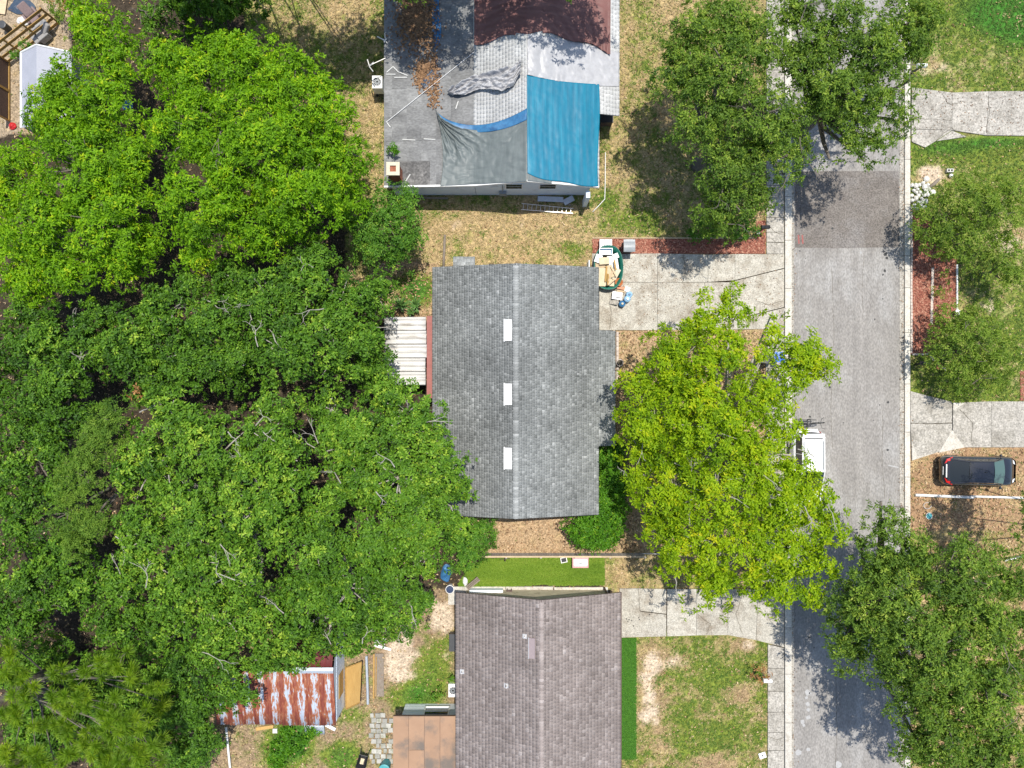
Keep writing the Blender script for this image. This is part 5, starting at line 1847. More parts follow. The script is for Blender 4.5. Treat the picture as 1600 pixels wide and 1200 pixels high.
plant('shrub', 'low creeping plant growing over the diagonal board fence', 'shrub', 'bush', [(28, 78, 8, 1.6), (20, 88, 7, 1.2), (38, 72, 6, 1.4), (33, 68, 5, 1.5)], None, 25, 0.03, 0.0, pr=0.2, trunk=False)
plant('shrub', 'oak seedling thicket at the foot of the street-side oak beside the mulch bed', 'shrub', 'bush', [(1130, 355, 22, 1.4), (1160, 352, 20, 1.4), (1100, 358, 18, 1.2), (1085, 362, 12, 0.9), (1180, 360, 10, 0.9)], None, 26, 0.03, 0.1, pr=0.26, trunk=False)
plant('oak_tree', 'oak beyond the far edge of the view, shading the roof of the tarpaulin-covered house', 'tree', 'oak',
      [(640, -76, 54, 9), (700, -89, 60, 9.5), (770, -94, 50, 9), (600, -84, 50, 8.5), (905, -78, 52, 9), (950, -84, 50, 9), (850, -104, 50, 9.5), (545, -74, 44, 8), (640, -134, 60, 9.5), (720, -144, 60, 9.5), (800, -144, 60, 9.5), (900, -144, 60, 9.5), (570, -134, 60, 9)], None, 40, 0.13, 0.1, base_px=(760, -230))
plant('oak_tree', 'oak beyond the far edge of the view, shading the dry grass beside the bright trees', 'tree', 'oak',
      [(400, -76, 54, 9), (460, -80, 54, 9), (520, -74, 46, 8.5), (340, -80, 54, 9), (280, -78, 50, 8.5), (230, -74, 44, 8), (420, -134, 60, 9.5), (500, -134, 60, 9.5), (340, -134, 60, 9.5), (260, -134, 60, 9)], None, 41, 0.13, 0.1, base_px=(380, -230))
plant('oak_tree', 'oak beyond the right edge of the view, dappling the yard below the black car', 'tree', 'oak',
      [(1668, 850, 54, 8), (1672, 800, 50, 8), (1665, 900, 50, 8.4), (1660, 740, 34, 7)], None, 42, 0.12, 0.3, base_px=(1880, 830))
for i_, (lab_, lb_) in enumerate([('low dark shrub under the pine in the bottom left corner, leftmost of its row', [(20, 1070, 40, 3), (60, 1110, 40, 3), (30, 1150, 40, 3), (70, 1040, 36, 3.4)]),
                                  ('low dark shrub under the middle of the pine', [(120, 1080, 40, 3.2), (150, 1120, 40, 3), (110, 1150, 36, 3), (160, 1060, 34, 3.4), (60, 1180, 40, 3)]),
                                  ('low dark shrub right of the pine towards the tin shed', [(210, 1090, 36, 3.2), (230, 1140, 40, 3.2), (200, 1180, 40, 3), (245, 1060, 30, 3.4), (150, 1185, 36, 3)])]):
    plant('shrub', lab_, 'shrub', 'glossy', lb_, None, 50 + i_, 0.05, 0.25, trunk=False)
sh = plant('seedling', 'bright green seedling growing on the flat roof above the chimney', 'plant', 'ivy', [(616, 232, 7, 3.35)], None, 27, 0.02, 0.0, pr=0.16, trunk=False, zlow=2.75)
for i, (lab, lb) in enumerate([('lowest dark shrub in the bottom left yard beside the white pole', [(300, 1185, 26, 2), (330, 1170, 14, 1.4), (275, 1200, 24, 2)]),
                               ('narrow weed clump along the wall of the tan-roofed annex', [(676, 1092, 7, 0.8), (690, 1085, 6, 0.7), (705, 1065, 6, 0.7), (650, 1098, 5, 0.5)]),
                               ('low green weed patch below the rusty shed', [(450, 1150, 12, 0.5), (440, 1172, 16, 0.5), (465, 1165, 12, 0.5), (430, 1190, 14, 0.5), (485, 1145, 9, 0.4)])]):
    plant('shrub', lab, 'shrub', 'ivy' if i == 2 else 'bush', lb, None, 28 + i, 0.02, 0.05, pr=0.22, trunk=False)


# pine: needle tufts at the ends of branches
def pine(name, label, tufts_, base_px, seed):
    global LEAF_TRIS
    gen = np.random.default_rng(seed)
    base = W(*base_px, 0)
    root = thing(name, label, 'tree', base)
    mb = MB()
    top = Vector((base.x, base.y, 10.5))
    mb.tube([base, base.lerp(top, 0.5) + Vector((0.2, 0.1, 0)), top], [0.3, 0.22, 0.06], 8)
    mb.build('trunk', M['bark'], root, smooth=True)
    P, D, T = [], [], []
    for (x, y, r, z) in tufts_:
        c = np.array(W(x, y, z))
        lm = MB()
        st = Vector((base.x, base.y, max(2.0, z - 4.0)))
        lm.tube([st, st.lerp(Vector(c), 0.5) + Vector((0, 0, -0.2)), Vector(c) - Vector((0, 0, 0.3))], [0.06, 0.04, 0.02], 5)
        rm = r * S * (H - z) / H
        k = max(5, int((rm / 0.3) ** 2 * 1.9))
        for j in range(k):
            a = gen.random() * 6.283
            q = math.sqrt(gen.random()) * rm * 0.85
            p = c + np.array([math.cos(a) * q, math.sin(a) * q, gen.normal(0, 0.25)])
            P.append(p)
            D.append(np.array([math.cos(a) * q / rm, math.sin(a) * q / rm, 1.1]) + gen.normal(0, 0.25, 3))
            T.append(gen.normal(0.5, 0.2))
            if j % 2 == 0:
                lm.tube([Vector(c) - Vector((0, 0, 0.3)), Vector(p) - Vector((0, 0, 0.05))], [0.025, 0.012], 4)
        lm.build('limb', M['bark'], root)
    s = dict(L=0.36, W=0.022, n=120, sp=(10, 100))
    V, F, t = rosettes(np.array(P), np.array(D), np.array(T), s, gen)
    LEAF_TRIS += len(F)
    np_mesh('crown', V, [F], M['pine'], root, tint=t)
    return root


M['pine'] = leaf_mat('pine_needles', [(0, (0.09, 0.18, 0.015)), (0.5, (0.19, 0.33, 0.022)), (1, (0.33, 0.44, 0.035))], 0.5, 0.4, 0.35)
pine('pine_tree', 'long-needled pine with radiating tufts in the bottom left corner',
     [(185, 1030, 18, 8.6), (200, 1060, 16, 8.4), (160, 1045, 14, 8), (245, 1075, 16, 7), (175, 1105, 20, 9), (120, 1095, 24, 8.6), (85, 1090, 18, 8.2), (30, 1100, 22, 8.4), (20, 1125, 20, 8.2), (45, 1085, 14, 8), (15, 1040, 18, 7.6), (10, 1010, 14, 7), (180, 1140, 26, 9.6), (215, 1130, 22, 9), (225, 1165, 22, 9), (150, 1160, 24, 9.2), (200, 1185, 24, 9.2), (165, 1195, 20, 8.6), (110, 1175, 16, 8), (50, 1185, 22, 8.4), (15, 1180, 24, 8.4), (80, 1200, 20, 8), (100, 1140, 18, 7.4), (60, 1140, 16, 7.2), (130, 1060, 16, 7.2), (90, 1050, 14, 6.8), (250, 1100, 12, 6.2), (235, 1195, 16, 8), (30, 1060, 14, 7)], (120, 1020), 50)


# yuccas: rosettes of strap leaves, each leaf a part
def yucca(label, px, py, n, L, seed):
    gen = random.Random(seed)
    b = W(px, py, 0)
    root = thing('yucca', label, 'plant', b, group='yuccas beside the patio roof')
    st = MB()
    st.tube([b, b + Vector((0, 0, 0.55))], [0.09, 0.07], 7)
    st.build('stem', M['bark'], root)
    for k in range(n):
        a = k * 2.399 + gen.uniform(-0.2, 0.2)
        el = R(gen.uniform(5, 70))
        d = Vector((math.cos(a) * math.cos(el), math.sin(a) * math.cos(el), math.sin(el)))
        sd = Vector((-math.sin(a), math.cos(a), 0))
        l = L * gen.uniform(0.75, 1.1)
        p0 = b + Vector((0, 0, 0.55))
        mb = MB()
        up = d.cross(sd) * -1
        pts = [p0, p0 + d * l * 0.4, p0 + d * l * 0.75 - Vector((0, 0, 0.04)), p0 + d * l - Vector((0, 0, 0.16))]
        wv = [0.03, 0.05, 0.035, 0.004]
        for i in range(3):
            for sg in (1, -1):
                a0, a1 = pts[i], pts[i + 1]
                e0, e1 = a0 + sd * wv[i] * sg + up * 0.012, a1 + sd * wv[i + 1] * sg + up * 0.012
                mb.face([a0, a1, e1, e0] if sg < 0 else [a0, e0, e1, a1])
        mb.build('leaf', M['yucca'], root)
    return root


M['yucca'] = surf('yucca_leaf', (0.11, 0.21, 0.05), (0.06, 0.14, 0.03), scale=3, rough=0.4, piece=0.35)
yucca('larger yucca rosette left of the pair above the patio roof', 629, 478, 30, 0.75, 1)
yucca('smaller yucca rosette nearer the grey house wall', 652, 478, 26, 0.62, 2)
yucca('small broad-leaved green yucca against the patio roof edge', 644, 489, 16, 0.42, 3)
print('LEAF TRIS', LEAF_TRIS)


# ------------------------------------------------------------------ the rusty tin shed and the back garden
shed = thing('shed', 'tin shed with a rust-streaked corrugated roof and pale blue siding', 'shed', W(450, 1080, 0))
zr4, ze4 = 2.75, 2.15
ry = W(0, 1049, zr4).y
ey = W(0, 1133, ze4).y
sx0, sx1 = W(338, 0, ze4).x, W(524, 0, ze4).x
n = 9
for k in range(n):
    xa, xb = sx0 + (sx1 - sx0) * k / n, sx0 + (sx1 - sx0) * (k + 1) / n
    dz = 0.012 * (k % 2)
    c = corr(xa + 0.003, xb + 0.03, ey + rnd.uniform(-0.04, 0.04), ry, ze4 + dz, zr4 + dz, 0.2, 0.022, along='y')
    o = c.build('roof_panel', M['rust'], shed, smooth=True)
    o.modifiers.new('thickness', 'SOLIDIFY').thickness = 0.006
f = MB()
cx0 = W(457, 0, zr4).x
f.face([(cx0, ry - 0.12, zr4 + 0.0), (sx1 + 0.03, ry - 0.12, zr4 + 0.0), (sx1 + 0.03, ry + 0.05, zr4 + 0.07), (cx0, ry + 0.05, zr4 + 0.07)])
f.face([(cx0, ry + 0.05, zr4 + 0.07), (sx1 + 0.03, ry + 0.05, zr4 + 0.07), (sx1 + 0.03, ry + 0.22, zr4 + 0.0), (cx0, ry + 0.22, zr4 + 0.0)])
f.build('ridge_cap', M['galv'], shed)
ny_ = W(0, 1000, 2.3).y
for k in range(4):
    xa = W(445 + k * 18.5, 0, 2.6).x
    xb = W(445 + (k + 1) * 18.5, 0, 2.6).x
    c = corr(xa + 0.003, xb + 0.02, ry + 0.23, ny_, zr4 - 0.06 + 0.01 * (k % 2), 2.2 + 0.01 * (k % 2), 0.3, 0.014, along='y')
    o = c.build('roof_panel', M['dark_red'], shed, smooth=True)
    o.modifiers.new('thickness', 'SOLIDIFY').thickness = 0.006
wx = sx1 + 0.02
f = MB()
f.box((wx - 0.06, ey + 0.15, 0), (wx, ny_ - 0.1, 2.02))
f.face([(wx, ey + 0.15, 2.021), (wx, ny_ - 0.1, 2.021), (wx, ry, zr4 - 0.1)])
for k in range(14):
    ya = ey + 0.18 + k * 0.36
    if ya + 0.33 < ny_ - 0.1:
        f.box((wx + 0.001, ya, 0.02), (wx + 0.016, ya + 0.33, 2.0))
f.box((sx0 + 0.2, ey + 0.15, 0), (wx - 0.07, ey + 0.2, 2.0))
f.build('wall', M['wall_blue'], shed)
f = MB()
f.box((wx + 0.02, W(0, 1087, 1).y, 0.5), (wx + 0.05, W(0, 1050, 1).y, 1.5))
f.build('hatch', M['wood_new'], shed)


def board(name, label, cat, a, b, width, thick, mat, z=0.03, za=None, group=None):
    A, B = Vector(a), Vector(b)
    pa, pb = W(A.x, A.y, z), W(B.x, B.y, z if za is None else za)
    d = pb - pa
    mb = MB()
    mb.obox((pa + pb) / 2 + Vector((0, 0, thick / 2)), (d.length, width, thick), math.atan2(d.y, d.x), 0, -math.atan2(d.z, d.xy.length))
    return tag(mb.build(name, mat, base=(pa + pb) / 2), label, cat, group)


# plywood sheet leaning beside the shed
pl = thing('plywood_sheet', 'yellow plywood sheet leaning upright beside the tin shed', 'plywood', W(552, 1072, 0))
f = MB()
A, B, C_, D_ = W(541, 1108, 0.02), W(540, 1043, 0.02), W(565, 1034, 0.75), W(562, 1098, 0.75)
nrm = (B - A).cross(D_ - A).normalized() * 0.02
f.face([A, D_, C_, B])
f.face([p - nrm if nrm.z > 0 else p + nrm for p in (A, B, C_, D_)])
f.build('sheet', M['wood_new'], pl)
f = MB()
f.tube([A + Vector((0, 0, 0.04)), D_ + Vector((0, 0, 0.03))], 0.035, 4)
f.tube([B + Vector((0, 0, 0.04)), C_ + Vector((0, 0, 0.03))], 0.035, 4)
f.tube([A + Vector((0, 0, 0.04)), B + Vector((0, 0, 0.04))], 0.03, 4)
f.build('frame', M['wood_fence'], pl)
stick('steel_pipe', 'long pale galvanised pipe lying beside the plywood sheet', 'pipe', W(572.5, 1025, 0.14), W(575, 1100, 0.14), 0.085, M['galv'], n=10)
board('plank', 'thin bright plank right of the galvanised pipe', 'plank', (584.5, 1022), (584, 1091), 0.1, 0.05, M['wood_fence'], 0.06)
board('plank', 'narrow plank lying on the grey board near the pipe', 'plank', (588, 1026), (587.5, 1088), 0.05, 0.05, M['wood_fence'], 0.07)
board('board', 'flat weathered grey board under the thin planks', 'board', (592.5, 1021), (593, 1088), 0.55, 0.03, M['wood_grey'], 0.015)
board('board', 'pale broken board by the tree edge above the planks', 'board', (585, 1008), (611, 1015), 0.16, 0.03, M['white_paint'], 0.03)
board('board', 'crumpled pale panel beside the broken board above the planks', 'board', (586, 1000), (602, 1003), 0.4, 0.03, M['corr_white'], 0.03)
stick('pole', 'white pole lying in the bottom left yard below the tin shed', 'pole', W(353, 1136, 0.08), W(361, 1215, 0.08), 0.07, M['pvc'], n=8)
board('board', 'short white board at the lower right corner of the tin shed roof', 'board', (509, 1132), (524, 1140), 0.2, 0.03, M['white_paint'], 0.1)
board('block', 'small white block below the tin shed roof', 'block', (427, 1141), (434, 1141), 0.26, 0.12, M['stone'], 0.0)
board('board', 'tan board lying along the lower eave of the tin shed', 'board', (400, 1139), (427, 1135), 0.2, 0.04, M['wood_new'], 0.03)
c = corr(W(477, 0, 0).x, W(508, 0, 0).x, W(0, 1147, 0).y, W(0, 1130, 0).y, 0.05, 0.28, 0.16, 0.03, along='y')
o = tag(c.build('metal_sheet', M['galv'], base=W(492, 1139, 0), smooth=True), 'grey corrugated sheet propped below the tin shed', 'metal sheet')
o.modifiers.new('thickness', 'SOLIDIFY').thickness = 0.006
# broken paver path
pp = structure('paver_path')
gen = random.Random(5)
for iy in range(10):
    for ix in range(4):
        if gen.random() < 0.14:
            continue
        x = 577 + ix * 9 + (iy % 2) * 3 + gen.uniform(-0.8, 0.8)
        y = 1113 + iy * 8 + gen.uniform(-0.8, 0.8)
        c = W(x + 4, y + 4, 0)
        f = MB()
        f.obox((c.x, c.y, 0.02), (gen.choice((0.3, 0.3, 0.2)), 0.27, 0.1), gen.uniform(-0.08, 0.08))
        f.build('paver', M['paver'], pp)
# wheelbarrow
wb = thing('wheelbarrow', 'dark wheelbarrow with a scrap of pale stuff in its tray', 'wheelbarrow', W(569, 1182, 0), R(75), local=True)
f = MB()
f.face([(-0.45, -0.3, 0.62), (0.4, -0.26, 0.66), (0.28, -0.16, 0.4), (-0.3, -0.18, 0.38)])
f.face([(-0.45, 0.3, 0.62), (-0.3, 0.18, 0.38), (0.28, 0.16, 0.4), (0.4, 0.26, 0.66)])
f.face([(-0.45, -0.3, 0.62), (-0.3, -0.18, 0.38), (-0.3, 0.18, 0.38), (-0.45, 0.3, 0.62)])
f.face([(0.4, -0.26, 0.66), (0.4, 0.26, 0.66), (0.28, 0.16, 0.4), (0.28, -0.16, 0.4)])
f.face([(-0.3, -0.18, 0.38), (0.28, -0.16, 0.4), (0.28, 0.16, 0.4), (-0.3, 0.18, 0.38)])
o = f.build('tray', M['black_plastic'], wb)
o.modifiers.new('thickness', 'SOLIDIFY').thickness = 0.02
for s_ in (-1, 1):
    f = MB()
    f.tube([(0.75, s_ * 0.28, 0.6), (0.0, s_ * 0.2, 0.4), (-0.62, s_ * 0.06, 0.2)], 0.025, 6)
    f.build('handle', M['steel_dark'], wb)
    f = MB()
    f.tube([(0.2, s_ * 0.2, 0.4), (0.3, s_ * 0.22, 0.0)], 0.02, 6)
    f.build('leg', M['steel_dark'], wb)
f = MB()
f.torus((-0.62, 0, 0.2), 0.15, 0.05, 'y', 18, 8)
f.build('wheel', M['tyre'], wb)
f = MB()
f.grid(6, 6, lambda s, t: (-0.2 + 0.35 * s, -0.1 + 0.22 * t, 0.46 + 0.12 * float(fbm(s * 4, t * 4, 7))))
f.build('rubble', M['cardboard'], wb)


def tub(name, label, cat, px, py, r, h, mat, lid, group=None, z=0.0, n=20, lidname='lid', rim=None):
    b = W(px, py, z)
    t = thing(name, label, cat, b, group=group)
    f = MB()
    f.lathe([(r * 0.82, 0), (r * 0.95, h * 0.8), (r, h)], b, n)
    f.build('body', mat, t, smooth=False)
    if rim is not None:
        f = MB()
        f.torus((b.x, b.y, b.z + h), r, r * 0.07, 'z', n, 6)
        f.build('rim', rim, t, smooth=True)
    f = MB()
    k_ = 0.9 if rim is not None else 1.02
    f.lathe([(r * k_, h + 0.002), (r * k_, h + 0.03), (r * 0.8, h + 0.05), (0.001, h + 0.055)], b, n)
    f.build(lidname, lid, t)
    return t


tub('barrel', 'teal barrel half under the edge of the tan metal roof', 'barrel', 604, 1192, 0.34, 0.8, M['teal'], M['teal'])
tub('tub', 'round navy covered tub with white rim beside the brown roof corner', 'tub', 704, 917, 0.25, 0.55, M['white_plastic'], M['navy'], rim=M['white_plastic'])


def ac_unit(label, px, py, sx, sy, h, z=0.1, rz=0.0):
    b = W(px, py, 0)
    t = thing('air_conditioner', label, 'air conditioner', b)
    f = MB()
    f.box((b.x - sx / 2, b.y - sy / 2, z), (b.x + sx / 2, b.y + sy / 2, z + h))
    f.build('casing', M['white_plastic'], t)
    r = min(sx, sy) * 0.42
    f = MB()
    f.lathe([(r, z + h + 0.003), (r, z + h + 0.012), (0.001, z + h + 0.012)], (b.x, b.y, 0), 20)
    go = f.build('grille', M['black_plastic'], t)
    f = MB()
    for k in range(5):
        f.obox((b.x, b.y, z + h + 0.017), (r * 1.7, 0.05, 0.006), k * math.pi / 5 + 0.2)
    f.build('fan', M['grey_plastic'], go)
    f = MB()
    f.torus((b.x, b.y, z + h + 0.016), r, 0.02, 'z', 20, 5)
    f.build('ring', M['white_plastic'], go)
    for sx_ in (-1, 1):
        f = MB()
        f.box((b.x + sx_ * (sx / 2 - 0.06) - 0.03, b.y - sy / 2 + 0.05, 0), (b.x + sx_ * (sx / 2 - 0.06) + 0.03, b.y + sy / 2 - 0.05, z))
        f.build('foot', M['black_plastic'], t)
    return t


ac_unit('white air conditioner against the flat-roofed side of the tarpaulin-covered house', 596, 143, 0.6, 0.75, 0.85, 0.55)
ac_unit('white air conditioner against the west wall of the brown house', 709.5, 1070, 0.55, 0.8, 0.75, 0.08)
bx = thing('storage_bench', 'dark grey storage bench against the west wall of the brown house', 'storage bench', W(709, 999, 0))
b = W(709.5, 999, 0)
f = MB()
f.box((b.x - 0.22, b.y - 0.5, 0), (b.x + 0.22, b.y + 0.5, 0.55))
f.build('body', M['grey_plastic_dk'], bx)
f = MB()
f.box((b.x - 0.25, b.y - 0.53, 0.552), (b.x + 0.25, b.y + 0.53, 0.6))
f.build('lid', M['grey_plastic_dk'], bx)


def crumple(name, label, cat, cx, cy, rx, ry, mat, seed, h=0.25, z=0.02, group=None):
    """a crumpled heap of cloth or sheeting with an uneven outline"""
    gen = np.random.default_rng(seed)
    off = gen.random(2) * 50
    base = W(cx, cy, z)
    kx, ky = rx * S, ry * S
    mb = MB()
    n = 22

    def fn(s, t):
        a = s * 2 * math.pi
        w_ = 0.62 + 0.6 * float(fbm(math.cos(a) * 1.6 + off[0], math.sin(a) * 1.6 + off[1], 3))
        r = t * w_
        x, y = base.x + math.cos(a) * r * kx, base.y + math.sin(a) * r * ky
        zz = z + h * (1 - t ** 1.6) * (0.3 + float(ridged(fbm(x * 3 + off[0], y * 3 + off[1], 4)))) + 0.015
        return (x, y, max(zz, z + 0.006))
    mb.grid(n, 9, fn)
    o = tag(mb.build(name, mat, base=base), label, cat, group)
    o.modifiers.new('thickness', 'SOLIDIFY').thickness = 0.006
    return o


crumple('tarpaulin', 'crumpled bright blue tarpaulin under the tree edge left of the green lawn', 'tarpaulin', 697, 895, 9, 14, M['tarp_blue2'], 1, 0.3)
crumple('cloth', 'white and blue cloth by the left end of the green lawn', 'cloth', 727, 908, 4, 8, M['white_plastic'], 2, 0.35)
crumple('tarpaulin', 'tiny blue tarpaulin glimpsed between the two bright trees', 'tarpaulin', 200, 165, 9, 9, M['tarp_blue2'], 3, 0.4)
# bench leaning by the lawn
bn = thing('bench', 'weathered grey plank bench at the left end of the green lawn', 'bench', W(738, 911, 0))
p0, p1 = W(730, 919, 0.45), W(748, 904, 0.45)
d = (p1 - p0)
ang = math.atan2(d.y, d.x)
sd = Vector((-math.sin(ang), math.cos(ang), 0))
for k in (-1, 0, 1):
    f = MB()
    f.obox((p0 + p1) / 2 + sd * k * 0.1, (d.length, 0.085, 0.035), ang)
    f.build('slat', M['wood_grey'], bn)
for q in (0.15, 0.85):
    f = MB()
    c = p0.lerp(p1, q)
    f.obox((c.x, c.y, 0.215), (0.06, 0.26, 0.42), ang)
    f.build('leg', M['wood_grey'], bn)
# storage box against the north wall of the brown house
sbx = thing('storage_box', 'long pale grey-blue storage box against the north wall of the brown house', 'storage box', W(760, 918, 0))
p0, p1 = W(735, 917, 0), W(786, 932, 0)
f = MB()
f.box((p0.x, p1.y, 0), (p1.x, p0.y - 0.06, 0.62))
f.build('body', M['wall_greyblue'], sbx)
for k, xq in enumerate((0.0, 0.5)):
    f = MB()
    f.box((p0.x - 0.02 + (p1.x - p0.x) * xq, p1.y + 0.01, 0.625), (p0.x - 0.01 + (p1.x - p0.x) * (xq + 0.5), p0.y, 0.66))
    f.build('lid', M['wall_greyblue'], sbx)
st = thing('stool', 'small brown stool beside the pale storage box', 'stool', W(796, 924, 0))
b = W(796, 923, 0)
f = MB()
f.box((b.x - 0.17, b.y - 0.17, 0.42), (b.x + 0.17, b.y + 0.17, 0.47))
f.build('seat', M['trim_brown'], st)
for sx_ in (-1, 1):
    for sy_ in (-1, 1):
        f = MB()
        f.box((b.x + sx_ * 0.13 - 0.02, b.y + sy_ * 0.13 - 0.02, 0), (b.x + sx_ * 0.13 + 0.02, b.y + sy_ * 0.13 + 0.02, 0.419))
        f.build('leg', M['trim_brown'], st)
ck = thing('cooler', 'blue-lidded cooler half under the brown roof beside the stool', 'cooler', W(796, 931, 0))
b = W(797, 929.5, 0)
f = MB()
f.box((b.x - 0.22, b.y - 0.16, 0), (b.x + 0.22, b.y + 0.12, 0.35))
f.build('body', M['white_plastic'], ck)
f = MB()
f.box((b.x - 0.23, b.y - 0.17, 0.352), (b.x + 0.23, b.y + 0.13, 0.4))
f.build('lid', M['tarp_blue2'], ck)
stick('post', 'dark thin post standing on the patio by the middle of the north wall', 'post', W(865, 918, 0.04), W(867, 935, 0.3), 0.035, M['trim_brown'])
stick('post', 'short dark brown post leaning at the right corner of the brown roof', 'post', W(944, 918, 0.05), W(949, 929, 1.2), 0.06, M['trim_brown'])
crumple('bag', 'dark blue crumpled bag on the patio by the wall', 'bag', 893, 928, 9, 5, M['dark_cloth'], 4, 0.16, 0.05)

# grey board fence behind the green lawn: every board a part
fence = thing('fence', 'weathered grey board fence with a pale cap rail above the green lawn', 'fence', W(890, 864, 0))
fx0, fx1 = W(738, 0, 0).x, W(1004, 0, 0).x
fy = W(0, 864, 0).y
n = int((fx1 - fx0) / 0.152)
proto = None
for k in range(n):
    if proto is None:
        f = MB()
        f.box((-0.071, -0.01, 0.03), (0.071, 0.01, 0.85))
        proto = f.build('board', M['wood_fencegrey'])
        o = proto
    else:
        o = proto.copy()
        COL.objects.link(o)
    o.parent = fence
    o.location = (fx0 + 0.076 + k * 0.152 - fence.location.x, fy - fence.location.y + rnd.uniform(-0.004, 0.004), rnd.uniform(-0.015, 0.01))
for k in range(6):
    f = MB()
    xa = fx0 + (fx1 - fx0) * k / 5
    f.box((xa - 0.05, fy - 0.115, 0), (xa + 0.05, fy - 0.015, 0.895))
    f.build('post', M['wood_fencegrey'], fence)
for k in range(4):
    f = MB()
    xa, xb = fx0 + (fx1 - fx0) * k / 4, fx0 + (fx1 - fx0) * (k + 1) / 4
    f.box((xa + 0.004, fy - 0.06, 0.898), (xb - 0.004, fy + 0.04, 0.935))
    f.build('cap_rail', M['wood_tan'], fence)
stick('pipe_rail', 'thin metal rail running on from the board fence under the open yellow-green tree', 'rail', W(1004, 865, 0.6), W(1062, 866, 0.6), 0.025, M['alu'])
# toy sandbox, solar panel, stake on the lawn
tb = thing('toy_box', 'pink toy sandbox with a white lid on the green lawn', 'toy box', W(905, 876, 0))
b = W(906, 875.5, 0)
f = MB()
f.prism([(b.x - 0.5, b.y - 0.38), (b.x + 0.5, b.y - 0.38), (b.x + 0.5, b.y + 0.3), (b.x + 0.4, b.y + 0.42), (b.x - 0.4, b.y + 0.42), (b.x - 0.5, b.y + 0.3)], 0, 0.4)
f.build('body', M['pink_plastic'], tb, bevel=0.03)
f = MB()
f.prism([(b.x - 0.43, b.y - 0.2), (b.x - 0.36, b.y - 0.26), (b.x + 0.36, b.y - 0.26), (b.x + 0.43, b.y - 0.2), (b.x + 0.43, b.y + 0.17), (b.x - 0.43, b.y + 0.17)], 0.402, 0.45)
lo = f.build('lid', M['white_plastic'], tb, bevel=0.03)
f = MB()
f.obox((b.x - 0.02, b.y - 0.08, 0.475), (0.3, 0.03, 0.03), 0.05)
f.obox((b.x + 0.02, b.y - 0.04, 0.475), (0.16, 0.03, 0.03), 0.3)
f.build('handle', M['grey_plastic'], lo)
sp = thing('solar_panel', 'small tilted solar panel with white frame on the lawn beside the toy box', 'solar panel', W(881, 875, 0))
b = W(881, 875, 0.12)
f = MB()
f.obox(b, (0.4, 0.36, 0.03), R(12), R(12))
f.build('frame', M['white_plastic'], sp)
f = MB()
f.obox(b + Vector((0, 0, 0.018)), (0.3, 0.26, 0.012), R(12), R(12))
f.build('panel', M['grey_plastic_dk'], sp)
f = MB()
f.tube([(b.x, b.y, 0), (b.x, b.y, 0.11)], 0.02, 6)
f.build('stake', M['black_plastic'], sp)
sk = thing('garden_stake', 'reddish brown stake with a crosspiece at the top of the green lawn', 'stake', W(789, 872, 0))
f = MB()
a = W(789, 872, 0)
f.tube([a, a + Vector((0.02, -0.05, 0.55))], 0.03, 6)
f.build('stake', M['trim_brown'], sk)
f = MB()
f.tube([a + Vector((-0.3, 0, 0.3)), a + Vector((0.32, 0.04, 0.32))], 0.022, 6)
f.build('crosspiece', M['trim_brown'], sk)
lg = MB()
lg.tube([W(695, 367, 0.06), W(694, 392, 0.07), W(693, 417, 0.06)], [0.075, 0.085, 0.08], 8)
tag(lg.build('timber', M['wood_grey'], base=W(694, 392, 0), smooth=True), 'old weathered timber lying on the dry grass north of the grey house', 'timber')

# ------------------------------------------------------------------ around the tarpaulin-covered house
ld = thing('ladder', 'aluminium ladder lying on the ground below the south wall of the tarpaulin-covered house', 'ladder', W(857, 325, 0.1))
la, lb_ = W(815, 318, 0.1), W(896, 326, 0.1)
lc, ldd = W(814, 327.5, 0.1), W(895, 333.5, 0.1)
for p, q in ((la, lb_), (lc, ldd)):
    f = MB()
    d = q - p
    f.obox((p + q) / 2, (d.length, 0.035, 0.07), math.atan2(d.y, d.x))
    f.build('rail', M['alu'], ld)
for k in range(12):
    t = 0.04 + k * 0.083
    f = MB()
    f.tube([la.lerp(lb_, t), lc.lerp(ldd, t)], 0.02, 6)
    f.build('rung', M['alu'], ld)
board('metal_sheet', 'flat grey metal sheet lying along the wall above the ladder', 'metal sheet', (840, 310.5), (880, 312), 0.32, 0.03, M['galv'], 0.1)
board('metal_sheet', 'tilted pale metal sheet right of the flat grey one above the ladder', 'metal sheet', (881, 317), (896, 309), 0.36, 0.02, M['galv'], 0.12)
board('plank', 'dark rotten plank lying between the wall and the ladder', 'plank', (858, 309), (892, 321), 0.1, 0.04, M['wood_grey'], 0.05)
board('plank', 'thin plank lying in the shade against the left part of the south wall', 'plank', (655, 309), (700, 310), 0.12, 0.04, M['wood_grey'], 0.04)
mbx = thing('meter_box', 'grey meter box on the south wall of the tarpaulin-covered house', 'meter box', W(786, 305, 0))
b = W(786, 303.5, 0)
f = MB()
f.box((b.x - 0.22, ys_ + 0.21, 0.5), (b.x + 0.22, ys_ + 0.02, 1.0))
f.build('box', M['grey_plastic'], mbx)
f = MB()
f.tube([(b.x, ys_ + 0.15, 1.0), (b.x, ys_ + 0.15, 2.3)], 0.03, 6)
f.build('conduit', M['grey_plastic'], mbx)
hs = MB()
hs.tube([W(946, 238, 0.03), W(945.5, 290, 0.03), W(945, 311, 0.03), W(935, 322, 0.03), W(926, 331, 0.03)], 0.028, 6)
tag(hs.build('hose', M['pvc'], base=W(945, 290, 0), smooth=True), 'white hose lying on the grass along the east side of the tarpaulin-covered house', 'hose')
an = thing('antenna', 'roof-edge antenna with pale blades pointing west', 'antenna', W(602, 92, 2.7))
f = MB()
f.tube([W(602, 91, 2.7), W(578, 102, 2.75)], 0.025, 6)
f.build('boom', M['alu'], an)
